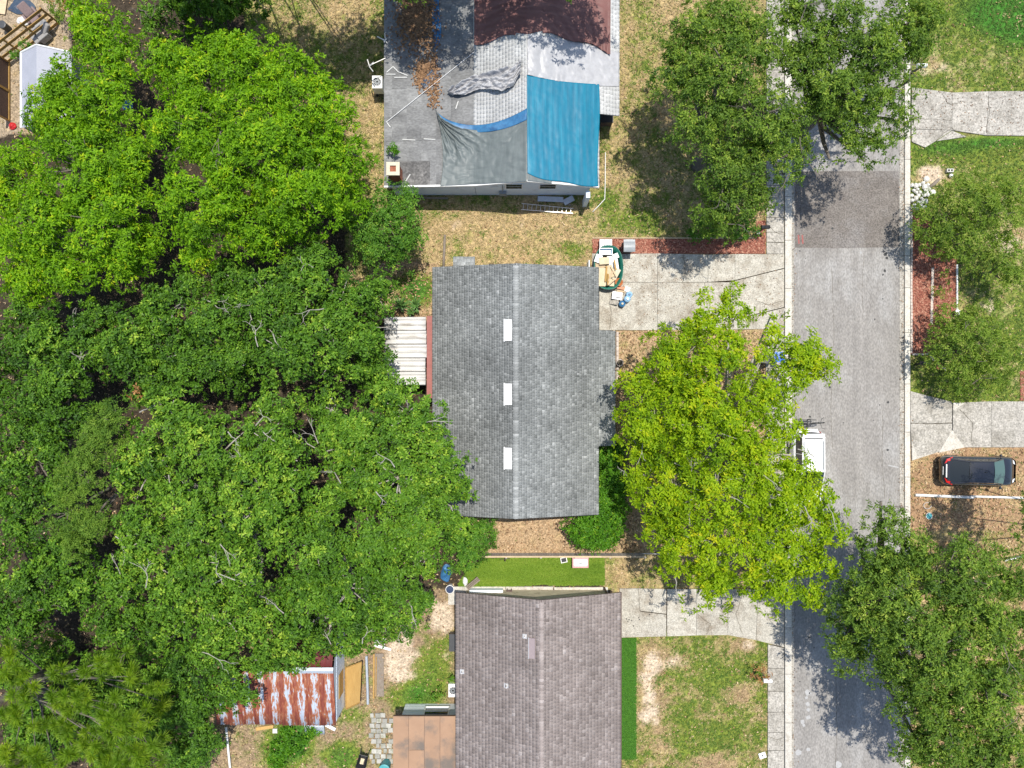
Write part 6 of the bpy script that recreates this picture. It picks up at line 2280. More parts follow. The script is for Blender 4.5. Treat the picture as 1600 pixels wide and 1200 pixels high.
for a, b in (((574, 93), (577, 103)), ((577, 104), (583, 112)), ((578, 103), (584, 97))):
    f = MB()
    f.tube([W(*a, 2.75), W(*b, 2.75)], 0.035, 5)
    f.build('blade', M['alu'], an)
an = thing('antenna', 'small bent antenna at the roof edge above the other one', 'antenna', W(602, 62, 2.7))
f = MB()
f.tube([W(606, 68, 2.7), W(599, 61, 2.8)], 0.025, 6)
f.build('boom', M['alu'], an)
for a, b in (((589, 57), (602, 64)), ((600, 66), (604, 60)), ((601, 52), (602, 61))):
    f = MB()
    f.tube([W(*a, 2.8), W(*b, 2.8)], 0.035, 5)
    f.build('blade', M['alu'], an)
pb_ = thing('porch_box', 'dark cabinet under the stepped east eave of the tarpaulin-covered house', 'cabinet', W(947, 187, 0))
b = W(946, 190, 0)
f = MB()
f.box((b.x - 0.35, b.y - 0.3, 0), (b.x + 0.35, b.y + 0.5, 0.7))
f.build('body', M['trim_brown'], pb_)
f = MB()
f.box((b.x - 0.38, b.y - 0.33, 0.702), (b.x + 0.38, b.y + 0.53, 0.75))
f.build('top', M['black_plastic'], pb_)

# ------------------------------------------------------------------ top left corner
gs = thing('shed', 'grey-white pitched shed roof under the bright tree in the top left corner', 'shed', W(70, 120, 0))
z1, z2 = 2.3, 2.75
f = MB()
xl, xm, xr_ = W(33, 0, z1).x, W(57, 0, z2).x, W(112, 0, z1).x
yt, ym, yb = W(0, 82, z1).y, W(0, 70, z2).y, W(0, 200, z1).y
rf = MB()
rf.face([(xl, yb, z1), (xm, yb, z2), (xm, ym, z2), (xl, yt, z1)])
rf.build('roof_slope', M['shed_roof'], gs)
rf = MB()
rf.face([(xm, yb, z2), (xr_, yb, z1), (xr_, yt, z1), (xm, ym, z2)])
rf.build('roof_slope', M['shed_roof'], gs)
for a, b in (((xl, yb, z1), (xl, yt, z1)), ((xl, yt, z1), (xm, ym, z2)), ((xm, ym, z2), (xr_, yt, z1))):
    f = MB()
    f.tube([Vector(a) + Vector((0, 0, 0.02)), Vector(b) + Vector((0, 0, 0.02))], 0.05, 5)
    f.build('trim', M['white_paint'], gs)
f = MB()
f.box((xl + 0.15, yb, 0), (xr_ - 0.15, yt - 0.2, z1 - 0.05))
f.build('wall', M['shed_roof'], gs)


def rail_fence(label, a, b, nrail, h, bays, nm='fence', infill=None):
    p, q = W(*a, 0), W(*b, 0)
    t = thing(nm, label, 'fence', (p + q) / 2)
    d = q - p
    ang = math.atan2(d.y, d.x)
    for k in range(bays + 1):
        c = p.lerp(q, k / bays)
        f = MB()
        f.obox((c.x, c.y, h / 2), (0.1, 0.1, h), ang)
        f.build('post', M['wood_fence'], t)
    sd = Vector((-math.sin(ang), math.cos(ang), 0)) * 0.07
    for r in range(nrail):
        z = 0.15 + (h - 0.2) * r / (nrail - 1)
        for k in range(bays):
            c0, c1 = p.lerp(q, k / bays), p.lerp(q, (k + 1) / bays)
            c = (c0 + c1) / 2 - sd
            f = MB()
            f.obox((c.x, c.y, z), ((c1 - c0).length - 0.01, 0.035, 0.2), ang)
            f.build('board', M['wood_fence'], t)
    return t


rail_fence('diagonal yellow board fence in the top left corner', (4, 104), (92, 36), 4, 1.75, 3)
ff = thing('fence', 'yellow framed fence with dark panels at the left edge', 'fence', W(14, 145, 0))
for k, (ya, yb2) in enumerate(((97, 143), (143, 190))):
    x = W(15, 0, 0).x
    y0_, y1_ = W(0, yb2, 0).y, W(0, ya, 0).y
    f = MB()
    f.box((x - 0.03, y0_ + 0.08, 0.12), (x, y1_ - 0.08, 1.55))
    f.build('panel', M['trim_brown'], ff)
    for aa, bb in (((x - 0.05, y0_, 1.56), (x + 0.05, y1_, 1.7)), ((x - 0.05, y0_, 0.0), (x + 0.05, y1_, 0.11)), ((x - 0.05, y0_, 0.111), (x + 0.05, y0_ + 0.07, 1.559)), ((x - 0.05, y1_ - 0.07, 0.111), (x + 0.05, y1_, 1.559))):
        f = MB()
        f.box(aa, bb)
        f.build('frame_board', M['wood_fence'], ff)
for lab, px_, py_, rz, mt in (('mauve reclining chair in the junk by the diagonal fence', 58, 32, R(40), 'fabric_mauve'), ('grey reclining chair lying below the mauve one by the diagonal fence', 70, 58, R(-50), 'fabric_grey')):
    cst = thing('armchair', lab, 'chair', W(px_, py_, 0), rz, local=True)
    f = MB()
    f.box((-0.3, -0.3, 0.22), (0.3, 0.35, 0.45))
    f.build('seat', M[mt], cst, bevel=0.06)
    f = MB()
    f.obox((0, 0.5, 0.6), (0.58, 0.2, 0.75), 0, R(-55))
    f.build('backrest', M[mt], cst, bevel=0.06)
    for s_ in (-1, 1):
        f = MB()
        f.box((s_ * 0.31, -0.3, 0.1), (s_ * 0.44, 0.4, 0.6))
        f.build('armrest', M[mt], cst, bevel=0.04)
    f = MB()
    f.box((-0.28, -0.62, 0.25), (0.28, -0.32, 0.38))
    f.build('footrest', M['fabric_grey'], cst, bevel=0.04)
crumple('cloth', 'white crumpled sheeting beside the mauve chair in the top left corner', 'cloth', 39, 32, 13, 9, M['white_plastic'], 5, 0.3)
crumple('cloth', 'dark blue-grey sheet spread at the top left edge', 'cloth', 35, 10, 22, 14, M['dark_cloth'], 6, 0.12)
tub('barrel', 'dark bin standing on the sand in the top left corner', 'barrel', 14, 46, 0.24, 0.6, M['black_plastic'], M['grey_plastic_dk'])
crumple('bag', 'red bag at the foot of the framed fence at the left edge', 'bag', 20, 197, 6, 6, M['red'], 7, 0.35)
board('board', 'pale plank at the very top left corner', 'board', (6, -5), (2, 22), 0.5, 0.04, M['wood_tan'], 0.05)

# ------------------------------------------------------------------ driveway of the grey house: bins and junk
def wheelie(label, px, py, rz, mb_, ml, w=0.58, d=0.6, h=1.0, name='trash_bin'):
    b = W(px, py, 0.06)
    t = thing(name, label, 'bin', b, rz, local=True)
    f = MB()
    f.face([(-w * .42, -d * .38, 0.06), (-w * .42, d * .38, 0.06), (w * .42, d * .38, 0.06), (w * .42, -d * .38, 0.06)])
    lo = [(-w * .42, -d * .38, 0.06), (w * .42, -d * .38, 0.06), (w * .42, d * .38, 0.06), (-w * .42, d * .38, 0.06)]
    hi = [(-w * .5, -d * .5, h), (w * .5, -d * .5, h), (w * .5, d * .5, h), (-w * .5, d * .5, h)]
    for k in range(4):
        l = (k + 1) % 4
        f.face([lo[k], lo[l], hi[l], hi[k]])
    f.face(hi)
    f.build('body', mb_, t)
    f = MB()
    f.grid(4, 6, lambda s, u: ((s - 0.5) * w * 1.08, (u - 0.5) * d * 1.12, h + 0.02 + 0.08 * math.sin(math.pi * min(1, u * 1.15)) * (0.8 + 0.2 * math.sin(math.pi * s))))
    lo_ = f.build('lid', ml, t)
    lo_.modifiers.new('thickness', 'SOLIDIFY').thickness = 0.03
    f = MB()
    f.tube([(-w * .35, d * .58, h - 0.05), (w * .35, d * .58, h - 0.05)], 0.02, 6)
    f.build('handle', ml, t)
    for s_ in (-1, 1):
        f = MB()
        f.torus((s_ * w * 0.42, d * .42, 0.1), 0.07, 0.035, 'x', 14, 6)
        f.build('wheel', M['tyre'], t)
    return t


wheelie('grey wheeled trash bin standing on the edge of the red mulch bed', 979, 389, 0.0, M['grey_plastic_dk'], M['grey_plastic'], 0.64, 0.66, 1.05)
wheelie('bin with bright blue lid beside the street, half hidden by the open yellow-green tree', 1208, 559, R(90), M['tarp_blue2'], M['blue_plastic'])
wheelie('dark bin beside the blue-lidded one under the open yellow-green tree', 1190, 561, R(80), M['black_plastic'], M['grey_plastic_dk'])

# white slatted bench at the head of the drive
wbn = thing('bench', 'white slatted bench beside the grey trash bin', 'bench', W(946, 384, 0))
for k in range(5):
    f = MB()
    c = W(938.5 + k * 4, 381, 0.42)
    f.box((c.x - 0.065, c.y - 0.27, 0.42), (c.x + 0.065, c.y + 0.27, 0.46))
    f.build('slat', M['white_paint'], wbn)
for yy in (-0.2, 0.2):
    c = W(946, 381, 0.4)
    f = MB()
    f.box((c.x - 0.36, c.y + yy - 0.04, 0.0), (c.x + 0.36, c.y + yy + 0.04, 0.418))
    f.build('leg', M['white_paint'], wbn)

# green dinghy used as a skip
dn = thing('dinghy', 'dark green dinghy hull full of scrap boards on the driveway', 'boat', W(949, 420, 0.06))
c = W(949, 420, 0.06)


def hullpt(a, k):
    x, y = math.cos(a), math.sin(a)
    hw, hl = 0.84, 1.28
    return Vector((c.x + hw * k * math.copysign(abs(x) ** 0.8, x), c.y + hl * k * math.copysign(abs(y) ** 0.85, y), 0))


f = MB()
rings = [(0.72, 0.08), (0.9, 0.28), (1.0, 0.52), (1.06, 0.53), (1.06, 0.49), (0.95, 0.26), (0.76, 0.02)]
N_ = 36
vi = []
for k, z in rings:
    i0 = len(f.v)
    for q in range(N_):
        p = hullpt(2 * math.pi * q / N_, k)
        f.v.append((p.x, p.y, z + 0.06))
    vi.append(i0)
for r_ in range(len(rings) - 1):
    for q in range(N_):
        l = (q + 1) % N_
        f.f.append((vi[r_] + q, vi[r_] + l, vi[r_ + 1] + l, vi[r_ + 1] + q))
        f.m.append(0)
f.f.append(tuple(vi[0] + q for q in range(N_)))
f.m.append(0)
f.build('hull', M['green_plastic'], dn, smooth=True)
f = MB()
f.tube([hullpt(2 * math.pi * q / N_, 1.04) + Vector((0, 0, 0.595)) for q in range(N_ + 1)], 0.03, 6)
f.build('rim', M['green_plastic'], dn, smooth=True)
G_ = 'scrap heaped in the green dinghy'


def scrap(name, label, cat, x, y, lx, ly, th, z, rz, mat, rx=0.0, ry=0.0):
    p = W(x, y, z)
    f = MB()
    f.obox(p, (lx, ly, th), rz, rx, ry)
    return tag(f.build(name, M[mat], base=p), label, cat, G_)


scrap('cardboard_box', 'large pale cardboard box at the top of the dinghy', 'box', 944, 408, 0.62, 0.42, 0.25, 0.62, R(4), 'cardboard')
scrap('cardboard_sheet', 'long pale cardboard sheet along the left side of the dinghy', 'cardboard', 941, 433, 0.42, 1.1, 0.04, 0.66, R(-2), 'cardboard', R(3))
scrap('cardboard_sheet', 'cream sheet lying in the middle of the dinghy', 'cardboard', 953, 424, 0.4, 0.75, 0.05, 0.7, R(14), 'wood_tan', R(-3))
for k, (x, y, l, rz) in enumerate([(947, 428, 0.95, 86), (955, 430, 0.8, 66), (950, 437, 0.7, 88), (959, 424, 0.7, 118), (961, 414, 0.6, 98), (956, 440, 0.6, 40)]):
    lab = ['long straight batten down the middle of the dinghy', 'slanting batten crossing the cream sheet', 'short batten near the foot of the dinghy', 'batten leaning to the right rim of the dinghy', 'batten beside the right rim near the top', 'lowest batten pointing at the rust-orange pot'][k]
    scrap('batten', lab, 'wood', x, y, l, 0.1, 0.05, 0.76 + 0.02 * k, R(rz), 'wood_tan' if k % 2 else 'wood_fence', 0, R(4))
scrap('board', 'pale board across the upper part of the dinghy below the blue-grey crate', 'board', 935, 404, 0.4, 0.5, 0.04, 0.66, R(-20), 'white_paint')
for lab_, x_, y_, lx_, ly_, z_, rz_, mt_ in [('wide white sheet lining the right half of the dinghy', 958, 412, 0.62, 1.0, 0.5, 8, 'white_paint'), ('wide cream sheet lining the foot of the dinghy', 948, 437, 0.95, 0.75, 0.5, -4, 'cardboard'),
                                            ('cream sheet lining the upper left of the dinghy', 938, 415, 0.6, 1.0, 0.5, 3, 'wood_tan'), ('pale yellow triangle-like offcut at the right rim of the dinghy', 962, 428, 0.35, 0.7, 0.6, -28, 'mortar_cap'),
                                            ('small white offcut at the top right of the dinghy', 962, 400, 0.35, 0.3, 0.6, 20, 'white_paint')]:
    scrap('sheet', lab_, 'sheet', x_, y_, lx_, ly_, 0.05, z_, R(rz_), mt_)
cr = thing('crate', 'pale blue-grey plastic crate at the top end of the dinghy', 'crate', W(946, 394, 0.5), group=G_)
b = W(946, 394, 0.5)
for aa, bb in (((-0.4, -0.2, 0.0), (0.4, 0.2, 0.03)), ((-0.4, -0.2, 0.031), (-0.37, 0.2, 0.28)), ((0.37, -0.2, 0.031), (0.4, 0.2, 0.28)), ((-0.369, -0.2, 0.031), (0.369, -0.17, 0.28)), ((-0.369, 0.17, 0.031), (0.369, 0.2, 0.28))):
    f = MB()
    f.box((b.x + aa[0], b.y + aa[1], b.z + aa[2]), (b.x + bb[0], b.y + bb[1], b.z + bb[2]))
    f.build('panel', M['pale_blue'] if aa[2] == 0 else M['white_plastic'], cr)
crumple('bag', 'white plastic bag below the dinghy', 'bag', 955, 446, 7, 6, M['white_plastic'], 11, 0.35, 0.08)
ot = thing('pot', 'rust-orange open pot right of the foot of the dinghy', 'pot', W(966, 442, 0.06))
b = W(966, 442, 0.06)
f = MB()
f.lathe([(0.12, 0), (0.2, 0.3), (0.24, 0.32), (0.22, 0.33), (0.17, 0.28), (0.001, 0.2)], b, 18)
f.build('body', M['orange'], ot, smooth=True)
f = MB()
f.torus((b.x, b.y, b.z + 0.32), 0.23, 0.025, 'z', 18, 6)
f.build('rim', M['orange'], ot, smooth=True)
scrap('pot_tray', 'rust-orange trough lying below the open pot', 'trough', 970, 450, 0.5, 0.18, 0.14, 0.14, R(-12), 'orange')
wbx = thing('box', 'white lidded box on the driveway left of the blue jugs', 'box', W(963, 464, 0.06))
b = W(963, 463, 0.06)
f = MB()
f.obox(b + Vector((0, 0, 0.15)), (0.56, 0.42, 0.3), R(-8))
f.build('body', M['white_plastic'], wbx)
f = MB()
f.obox(b + Vector((0, 0, 0.325)), (0.6, 0.46, 0.045), R(-8))
lo_ = f.build('lid', M['white_plastic'], wbx)
f = MB()
f.obox(b + Vector((0.06, -0.12, 0.355)), (0.3, 0.06, 0.012), R(-8))
f.build('handle', M['grey_plastic_dk'], lo_)
board('board', 'tilted grey board leaning below the white lidded box', 'board', (953, 470), (966, 472), 0.38, 0.03, M['concrete_old'], 0.1, 0.3)
scrap('batten', 'pale yellow batten between the orange trough and the white lidded box', 'wood', 970, 455, 0.5, 0.12, 0.06, 0.12, R(-8), 'wood_tan')
scrap('bucket_lid', 'white square tray right of the orange trough', 'tray', 980, 452, 0.3, 0.3, 0.06, 0.1, R(-25), 'white_plastic')


def jug(label, x, y, r, h, body, cap):
    b = W(x, y, 0.06)
    t = thing('water_jug', label, 'jug', b, group='water jugs on the driveway')
    f = MB()
    f.lathe([(r * 0.95, 0), (r, 0.05), (r, h * 0.3), (r * 0.94, h * 0.36), (r, h * 0.42), (r, h * 0.72), (r * 0.6, h * 0.88), (r * 0.3, h * 0.93), (r * 0.3, h)], b, 18)
    f.build('body', body, t, smooth=True)
    f = MB()
    f.lathe([(r * 0.34, h - 0.02), (r * 0.34, h + 0.03), (0.001, h + 0.035)], b, 14)
    f.build('cap', cap, t)
    f = MB()
    f.torus((b.x + r * 0.75, b.y, b.z + h * 0.75), r * 0.3, r * 0.09, 'y', 12, 6)
    f.build('handle', body, t)


jug('pale blue jug nearest the white lidded box', 979, 468, 0.2, 0.42, M['pale_blue'], M['white_plastic'])
jug('pale blue jug uppermost of the three jugs', 982, 461, 0.2, 0.42, M['pale_blue'], M['tarp_blue2'])
jug('darker blue jug lowest of the three jugs', 971, 475.5, 0.2, 0.4, M['tarp_blue2'], M['mortar_cap'])
# path edging and flower pot at the front wall
pe = thing('garden_edging', 'pale edging strip along the east wall of the grey house', 'edging', W(964, 558, 0))
for k in range(10):
    f = MB()
    p = W(964.5, 522 + k * 7.6, 0)
    f.box((p.x - 0.07, p.y - 0.14, 0), (p.x + 0.07, p.y + 0.14, 0.12))
    f.build('block', M['edging'], pe)
pt = thing('flower_pot', 'round terracotta pot at the east wall of the grey house', 'pot', W(965, 567, 0))
b = W(967, 567, 0)
f = MB()
f.lathe([(0.13, 0), (0.2, 0.34), (0.23, 0.36), (0.23, 0.4), (0.18, 0.4), (0.17, 0.34), (0.001, 0.32)], b, 18)
f.build('body', M['edging'], pt)
f = MB()
f.lathe([(0.165, 0.345), (0.08, 0.37), (0.001, 0.375)], b, 14)
f.build('soil', M['dark_joint'], pt)
# timber rail along the mulch bed
mr_ = thing('garden_edging', 'thin timber edging along the top of the red mulch bed by the driveway', 'edging', W(1050, 373, 0))
for k in range(7):
    p, q = W(926 + k * 36, 372.3, 0), W(926 + (k + 1) * 36 - 0.5, 372.3, 0)
    f = MB()
    f.box((p.x, p.y - 0.03, 0), (q.x, p.y + 0.03, 0.09))
    f.build('board', M['wood_tan'], mr_)


def mailbox(label, px, py, mat, post, h=1.15, rz=0.0, L=0.5):
    b = W(px, py, 0)
    t = thing('mailbox', label, 'mailbox', b, rz, group='mailboxes along the street', local=True)
    f = MB()
    f.box((-0.05, -0.05, 0), (0.05, 0.05, h - 0.12))
    f.build('post', post, t)
    f = MB()
    sec = [(-0.11, 0), (0.11, 0), (0.11, 0.12), (0.08, 0.19), (0, 0.22), (-0.08, 0.19), (-0.11, 0.12)]
    a = [(-L / 2, y, h - 0.12 + z) for y, z in sec]
    c_ = [(L / 2, y, h - 0.12 + z) for y, z in sec]
    f.face(a[::-1])
    f.face(c_)
    for k in range(7):
        l = (k + 1) % 7
        f.face([a[k], a[l], c_[l], c_[k]])
    bx_ = f.build('box', mat, t)
    f = MB()
    f.box((L / 2 + 0.002, -0.1, h - 0.11), (L / 2 + 0.015, 0.1, h + 0.05))
    f.build('door', mat, bx_)
    f = MB()
    f.box((0.02, 0.112, h + 0.0), (0.06, 0.125, h + 0.14))
    f.build('flag', M['red'], bx_)
    return t


mailbox('black mailbox on a post at the street end of the red mulch bed', 1186, 361, M['black_plastic'], M['black_plastic'], rz=0.02)
mailbox('white mailbox on a dark post across the street by the upper driveway', 1424, 115, M['white_metal'], M['black_plastic'], rz=R(180), L=0.55)
mailbox('pale mailbox beside a small flower on the front lawn of the brown house', 1189, 1052, M['white_metal'], M['wood_grey'], L=0.5)
mailbox('black mailbox at the lower end of the mulch bed across the street', 1430, 569, M['black_plastic'], M['black_plastic'], rz=R(170), L=0.6)
plant('flower', 'small reddish leafed plant at the foot of the pale mailbox', 'plant', 'weed', [(1187, 1053, 5, 0.5), (1190, 1060, 4, 0.4)], None, 60, 0.02, 0.0, pr=0.14, trunk=False, dead=1)
gl = thing('garden_lamp', 'white globe lamp beside the black mailbox in the mulch bed', 'lamp', W(1180, 366, 0))
b = W(1180, 366, 0)
f = MB()
f.tube([b, b + Vector((0, 0, 0.4))], 0.03, 8)
f.build('post', M['black_plastic'], gl)
f = MB()
f.lathe([(0.001, 0.38), (0.1, 0.42), (0.14, 0.5), (0.1, 0.6), (0.001, 0.64)], b, 16)
f.build('globe', M['white_plastic'], gl, smooth=True)
mc = thing('meter_cover', 'white meter cover with a dark hole at the lower right of the front lawn', 'meter cover', W(1191, 1180, 0))
b = W(1191, 1180, 0)
f = MB()
f.obox(b + Vector((0, 0, 0.03)), (0.44, 0.36, 0.06), R(18))
f.build('cover', M['white_plastic'], mc, bevel=0.02)
f = MB()
f.lathe([(0.05, 0.061), (0.05, 0.066), (0.001, 0.066)], b, 12)
f.build('hole', M['black_plastic'], mc)

# ------------------------------------------------------------------ across the street: stones, edging, pipes
cb_ = thing('rockery', 'pile of white stones at the top corner of the mulch bed across the street', 'stones', W(1436, 304, 0))
gen = random.Random(9)
spots = []
for _ in range(900):
    x, y = gen.uniform(1424, 1452), gen.uniform(286, 326)
    if x - 1424 > 30 - (y - 284) * 0.25:
        continue
    if all((x - a) ** 2 + (y - b) ** 2 > 5.2 ** 2 for a, b in spots):
        spots.append((x, y))
for x, y in spots:
    b = W(x, y, 0.03)
    mb = MB()
    n = 9
    ph = gen.random() * 6
    r0 = gen.uniform(0.11, 0.17)
    rr = [r0 * gen.uniform(0.75, 1.2) for _ in range(n)]
    ctr = []
    for k, (sc_, z) in enumerate(((0.85, -0.04), (1.0, 0.06), (0.6, 0.14))):
        i0 = len(mb.v)
        for q in range(n):
            a = ph + 2 * math.pi * q / n
            mb.v.append((b.x + math.cos(a) * rr[q] * sc_, b.y + math.sin(a) * rr[q] * sc_, b.z + z))
        ctr.append(i0)
    for k in range(2):
        for q in range(n):
            l = (q + 1) % n
            mb.f.append((ctr[k] + q, ctr[k] + l, ctr[k + 1] + l, ctr[k + 1] + q))
            mb.m.append(0)
    mb.f.append(tuple(ctr[2] + q for q in range(n)))
    mb.m.append(0)
    mb.build('stone', M['stone'], cb_)
for lab, x, y in (('lone white stone right of the white stone pile', 1457, 301), ('pale flat stone above the white stone pile', 1447, 280)):
    b = W(x, y, 0)
    mb = MB()
    mb.lathe([(0.16, 0), (0.19, 0.06), (0.12, 0.13), (0.001, 0.14)], b, 9)
    tag(mb.build('stone', M['stone'], base=b), lab, 'stone')
ed = thing('garden_edging', 'row of pale edging bricks along the kerb beside the red mulch across the street', 'edging', W(1422, 480, 0))
eb = MB()
eb.box((-0.055, -0.095, 0), (0.055, 0.095, 0.09))
pr_ = None


def edge_brick(x, y, rz, mat='edging'):
    global pr_
    if pr_ is None:
        pr_ = eb.build('brick', M[mat])
        o = pr_
    else:
        o = pr_.copy()
        COL.objects.link(o)
    o.parent = ed
    o.location = W(x, y, 0.0) - ed.location
    o.rotation_euler = (0, 0, rz + rnd.uniform(-0.06, 0.06))
    return o


for k in range(42):
    edge_brick(1423.3 + rnd.uniform(-0.3, 0.3), 332 + k * 5.3, 0)
for k in range(6):
    edge_brick(1427 + k * 4.8, 553.5, R(90))
for k in range(8):
    a = k / 7
    edge_brick(1452 + 24 * a ** 1.3, 552 + 25 * a ** 0.8, R(40))
md = thing('garden_edging', 'line of pale flat bricks dividing the red mulch across the street', 'edging', W(1456, 465, 0))
for k in range(17):
    p = W(1456.5 - k * 0.12, 421 + k * 5.2, 0)
    f = MB()
    f.obox((p.x, p.y, 0.045), (0.15, 0.195, 0.06), rnd.uniform(-0.05, 0.05))
    f.build('brick', M['edging'], md)
wsx = thing('garden_edging', 'straight white edging strip between the red mulch and the grass across the street', 'edging', W(1494, 450, 0))
for k in range(3):
    p, q = W(1494, 414 + k * 24, 0), W(1494, 414 + (k + 1) * 24 - 0.6, 0)
    f = MB()
    f.box((p.x - 0.045, q.y, 0), (p.x + 0.045, p.y, 0.12))
    f.build('strip', M['white_paint'], wsx)
tub('garden_lantern', 'round grey and white pot at the lower end of the white edging strip', 'pot', 1490, 489, 0.17, 0.4, M['grey_plastic_dk'], M['white_plastic'])
cbk = thing('concrete_block', 'pale concrete block with two holes on the grass across the street', 'block', W(1483, 268, 0))
b = W(1482, 267.5, 0)
f = MB()
for aa, bb in (((-0.2, -0.1), (0.2, -0.06)), ((-0.2, 0.06), (0.2, 0.1)), ((-0.2, -0.059), (-0.15, 0.059)), ((0.15, -0.059), (0.2, 0.059)), ((-0.03, -0.059), (0.03, 0.059))):
    f.box((b.x + aa[0], b.y + aa[1], 0), (b.x + bb[0], b.y + bb[1], 0.2))
f.build('block', M['stone'], cbk)
f = MB()
f.lathe([(0.001, 0), (0.1, 0.04), (0.13, 0.12), (0.09, 0.22), (0.001, 0.25)], W(1484, 275.5, 0), 12)
tag(f.build('ball', M['white_plastic'], base=W(1484, 275.5, 0), smooth=True), 'white ball on the grass below the concrete block', 'ball')
lgm = MB()
lgm.tube([W(1452, 293, 0.08), W(1460, 287, 0.09), W(1467, 280, 0.08)], [0.1, 0.11, 0.09], 9)
tag(lgm.build('log', M['wood_grey'], base=W(1460, 287, 0), smooth=True), 'grey log lying between the white stones and the concrete block', 'log')
stick('pipe', 'long white pipe lying below the black car from the kerb', 'pipe', W(1430, 773.5, 0.1), W(1521, 777, 0.1), 0.085, M['pvc'], n=10)
stick('pipe', 'white pipe continuing to the right edge below the black car', 'pipe', W(1516, 775.5, 0.1), W(1640, 779, 0.1), 0.07, M['pvc'], n=10)
tl = thing('valve_cover', 'round teal valve lid with pale rim in the yard below the white pipes', 'lid', W(1451, 806, 0))
b = W(1451, 806, 0)
f = MB()
f.lathe([(0.19, 0), (0.19, 0.06), (0.001, 0.075)], b, 18)
f.build('lid', M['teal'], tl)
f = MB()
f.torus((b.x, b.y, 0.05), 0.2, 0.025, 'z', 20, 6)
f.build('rim', M['edging'], tl)
hb = MB()
hb.tube([W(1449 + 6 * math.cos(a), 790 + 5 * math.sin(a), 0.04) for a in [k * 0.5 for k in range(11)]], 0.03, 5)
tag(hb.build('hose', M['edging'], base=W(1449, 790, 0)), 'short curl of pale hose above the teal lid', 'hose')
tag(stick('pipe', 'curved white pipe end showing at the right edge above the wide oak', 'pipe', W(1570, 876, 0.1), W(1612, 866, 0.1), 0.05, M['pvc'], n=8), 'curved white pipe end showing at the right edge above the wide oak', 'pipe')


# ------------------------------------------------------------------ vehicles
def loft(mb, stations, m=0):
    """stations: list of (x, [(y, z), ...]) half profile, mirrored about y = 0"""
    rows = []
    for x, prof in stations:
        full = [(x, y, z) for y, z in prof] + [(x, -y, z) for y, z in prof[::-1] if y > 1e-6]
        i = len(mb.v)
        mb.v += full
        rows.append((i, len(full)))
    for (i, n), (j, n2) in zip(rows[:-1], rows[1:]):
        for k in range(n - 1):
            mb.f.append((i + k, j + k, j + k + 1, i + k + 1))
            mb.m.append(m)
        mb.f.append((i + n - 1, j + n - 1, j, i))
        mb.m.append(m)
    i, n = rows[0]
    mb.f.append(tuple(range(i, i + n)))
    mb.m.append(m)
    i, n = rows[-1]
    mb.f.append(tuple(range(i, i + n))[::-1])
    mb.m.append(m)


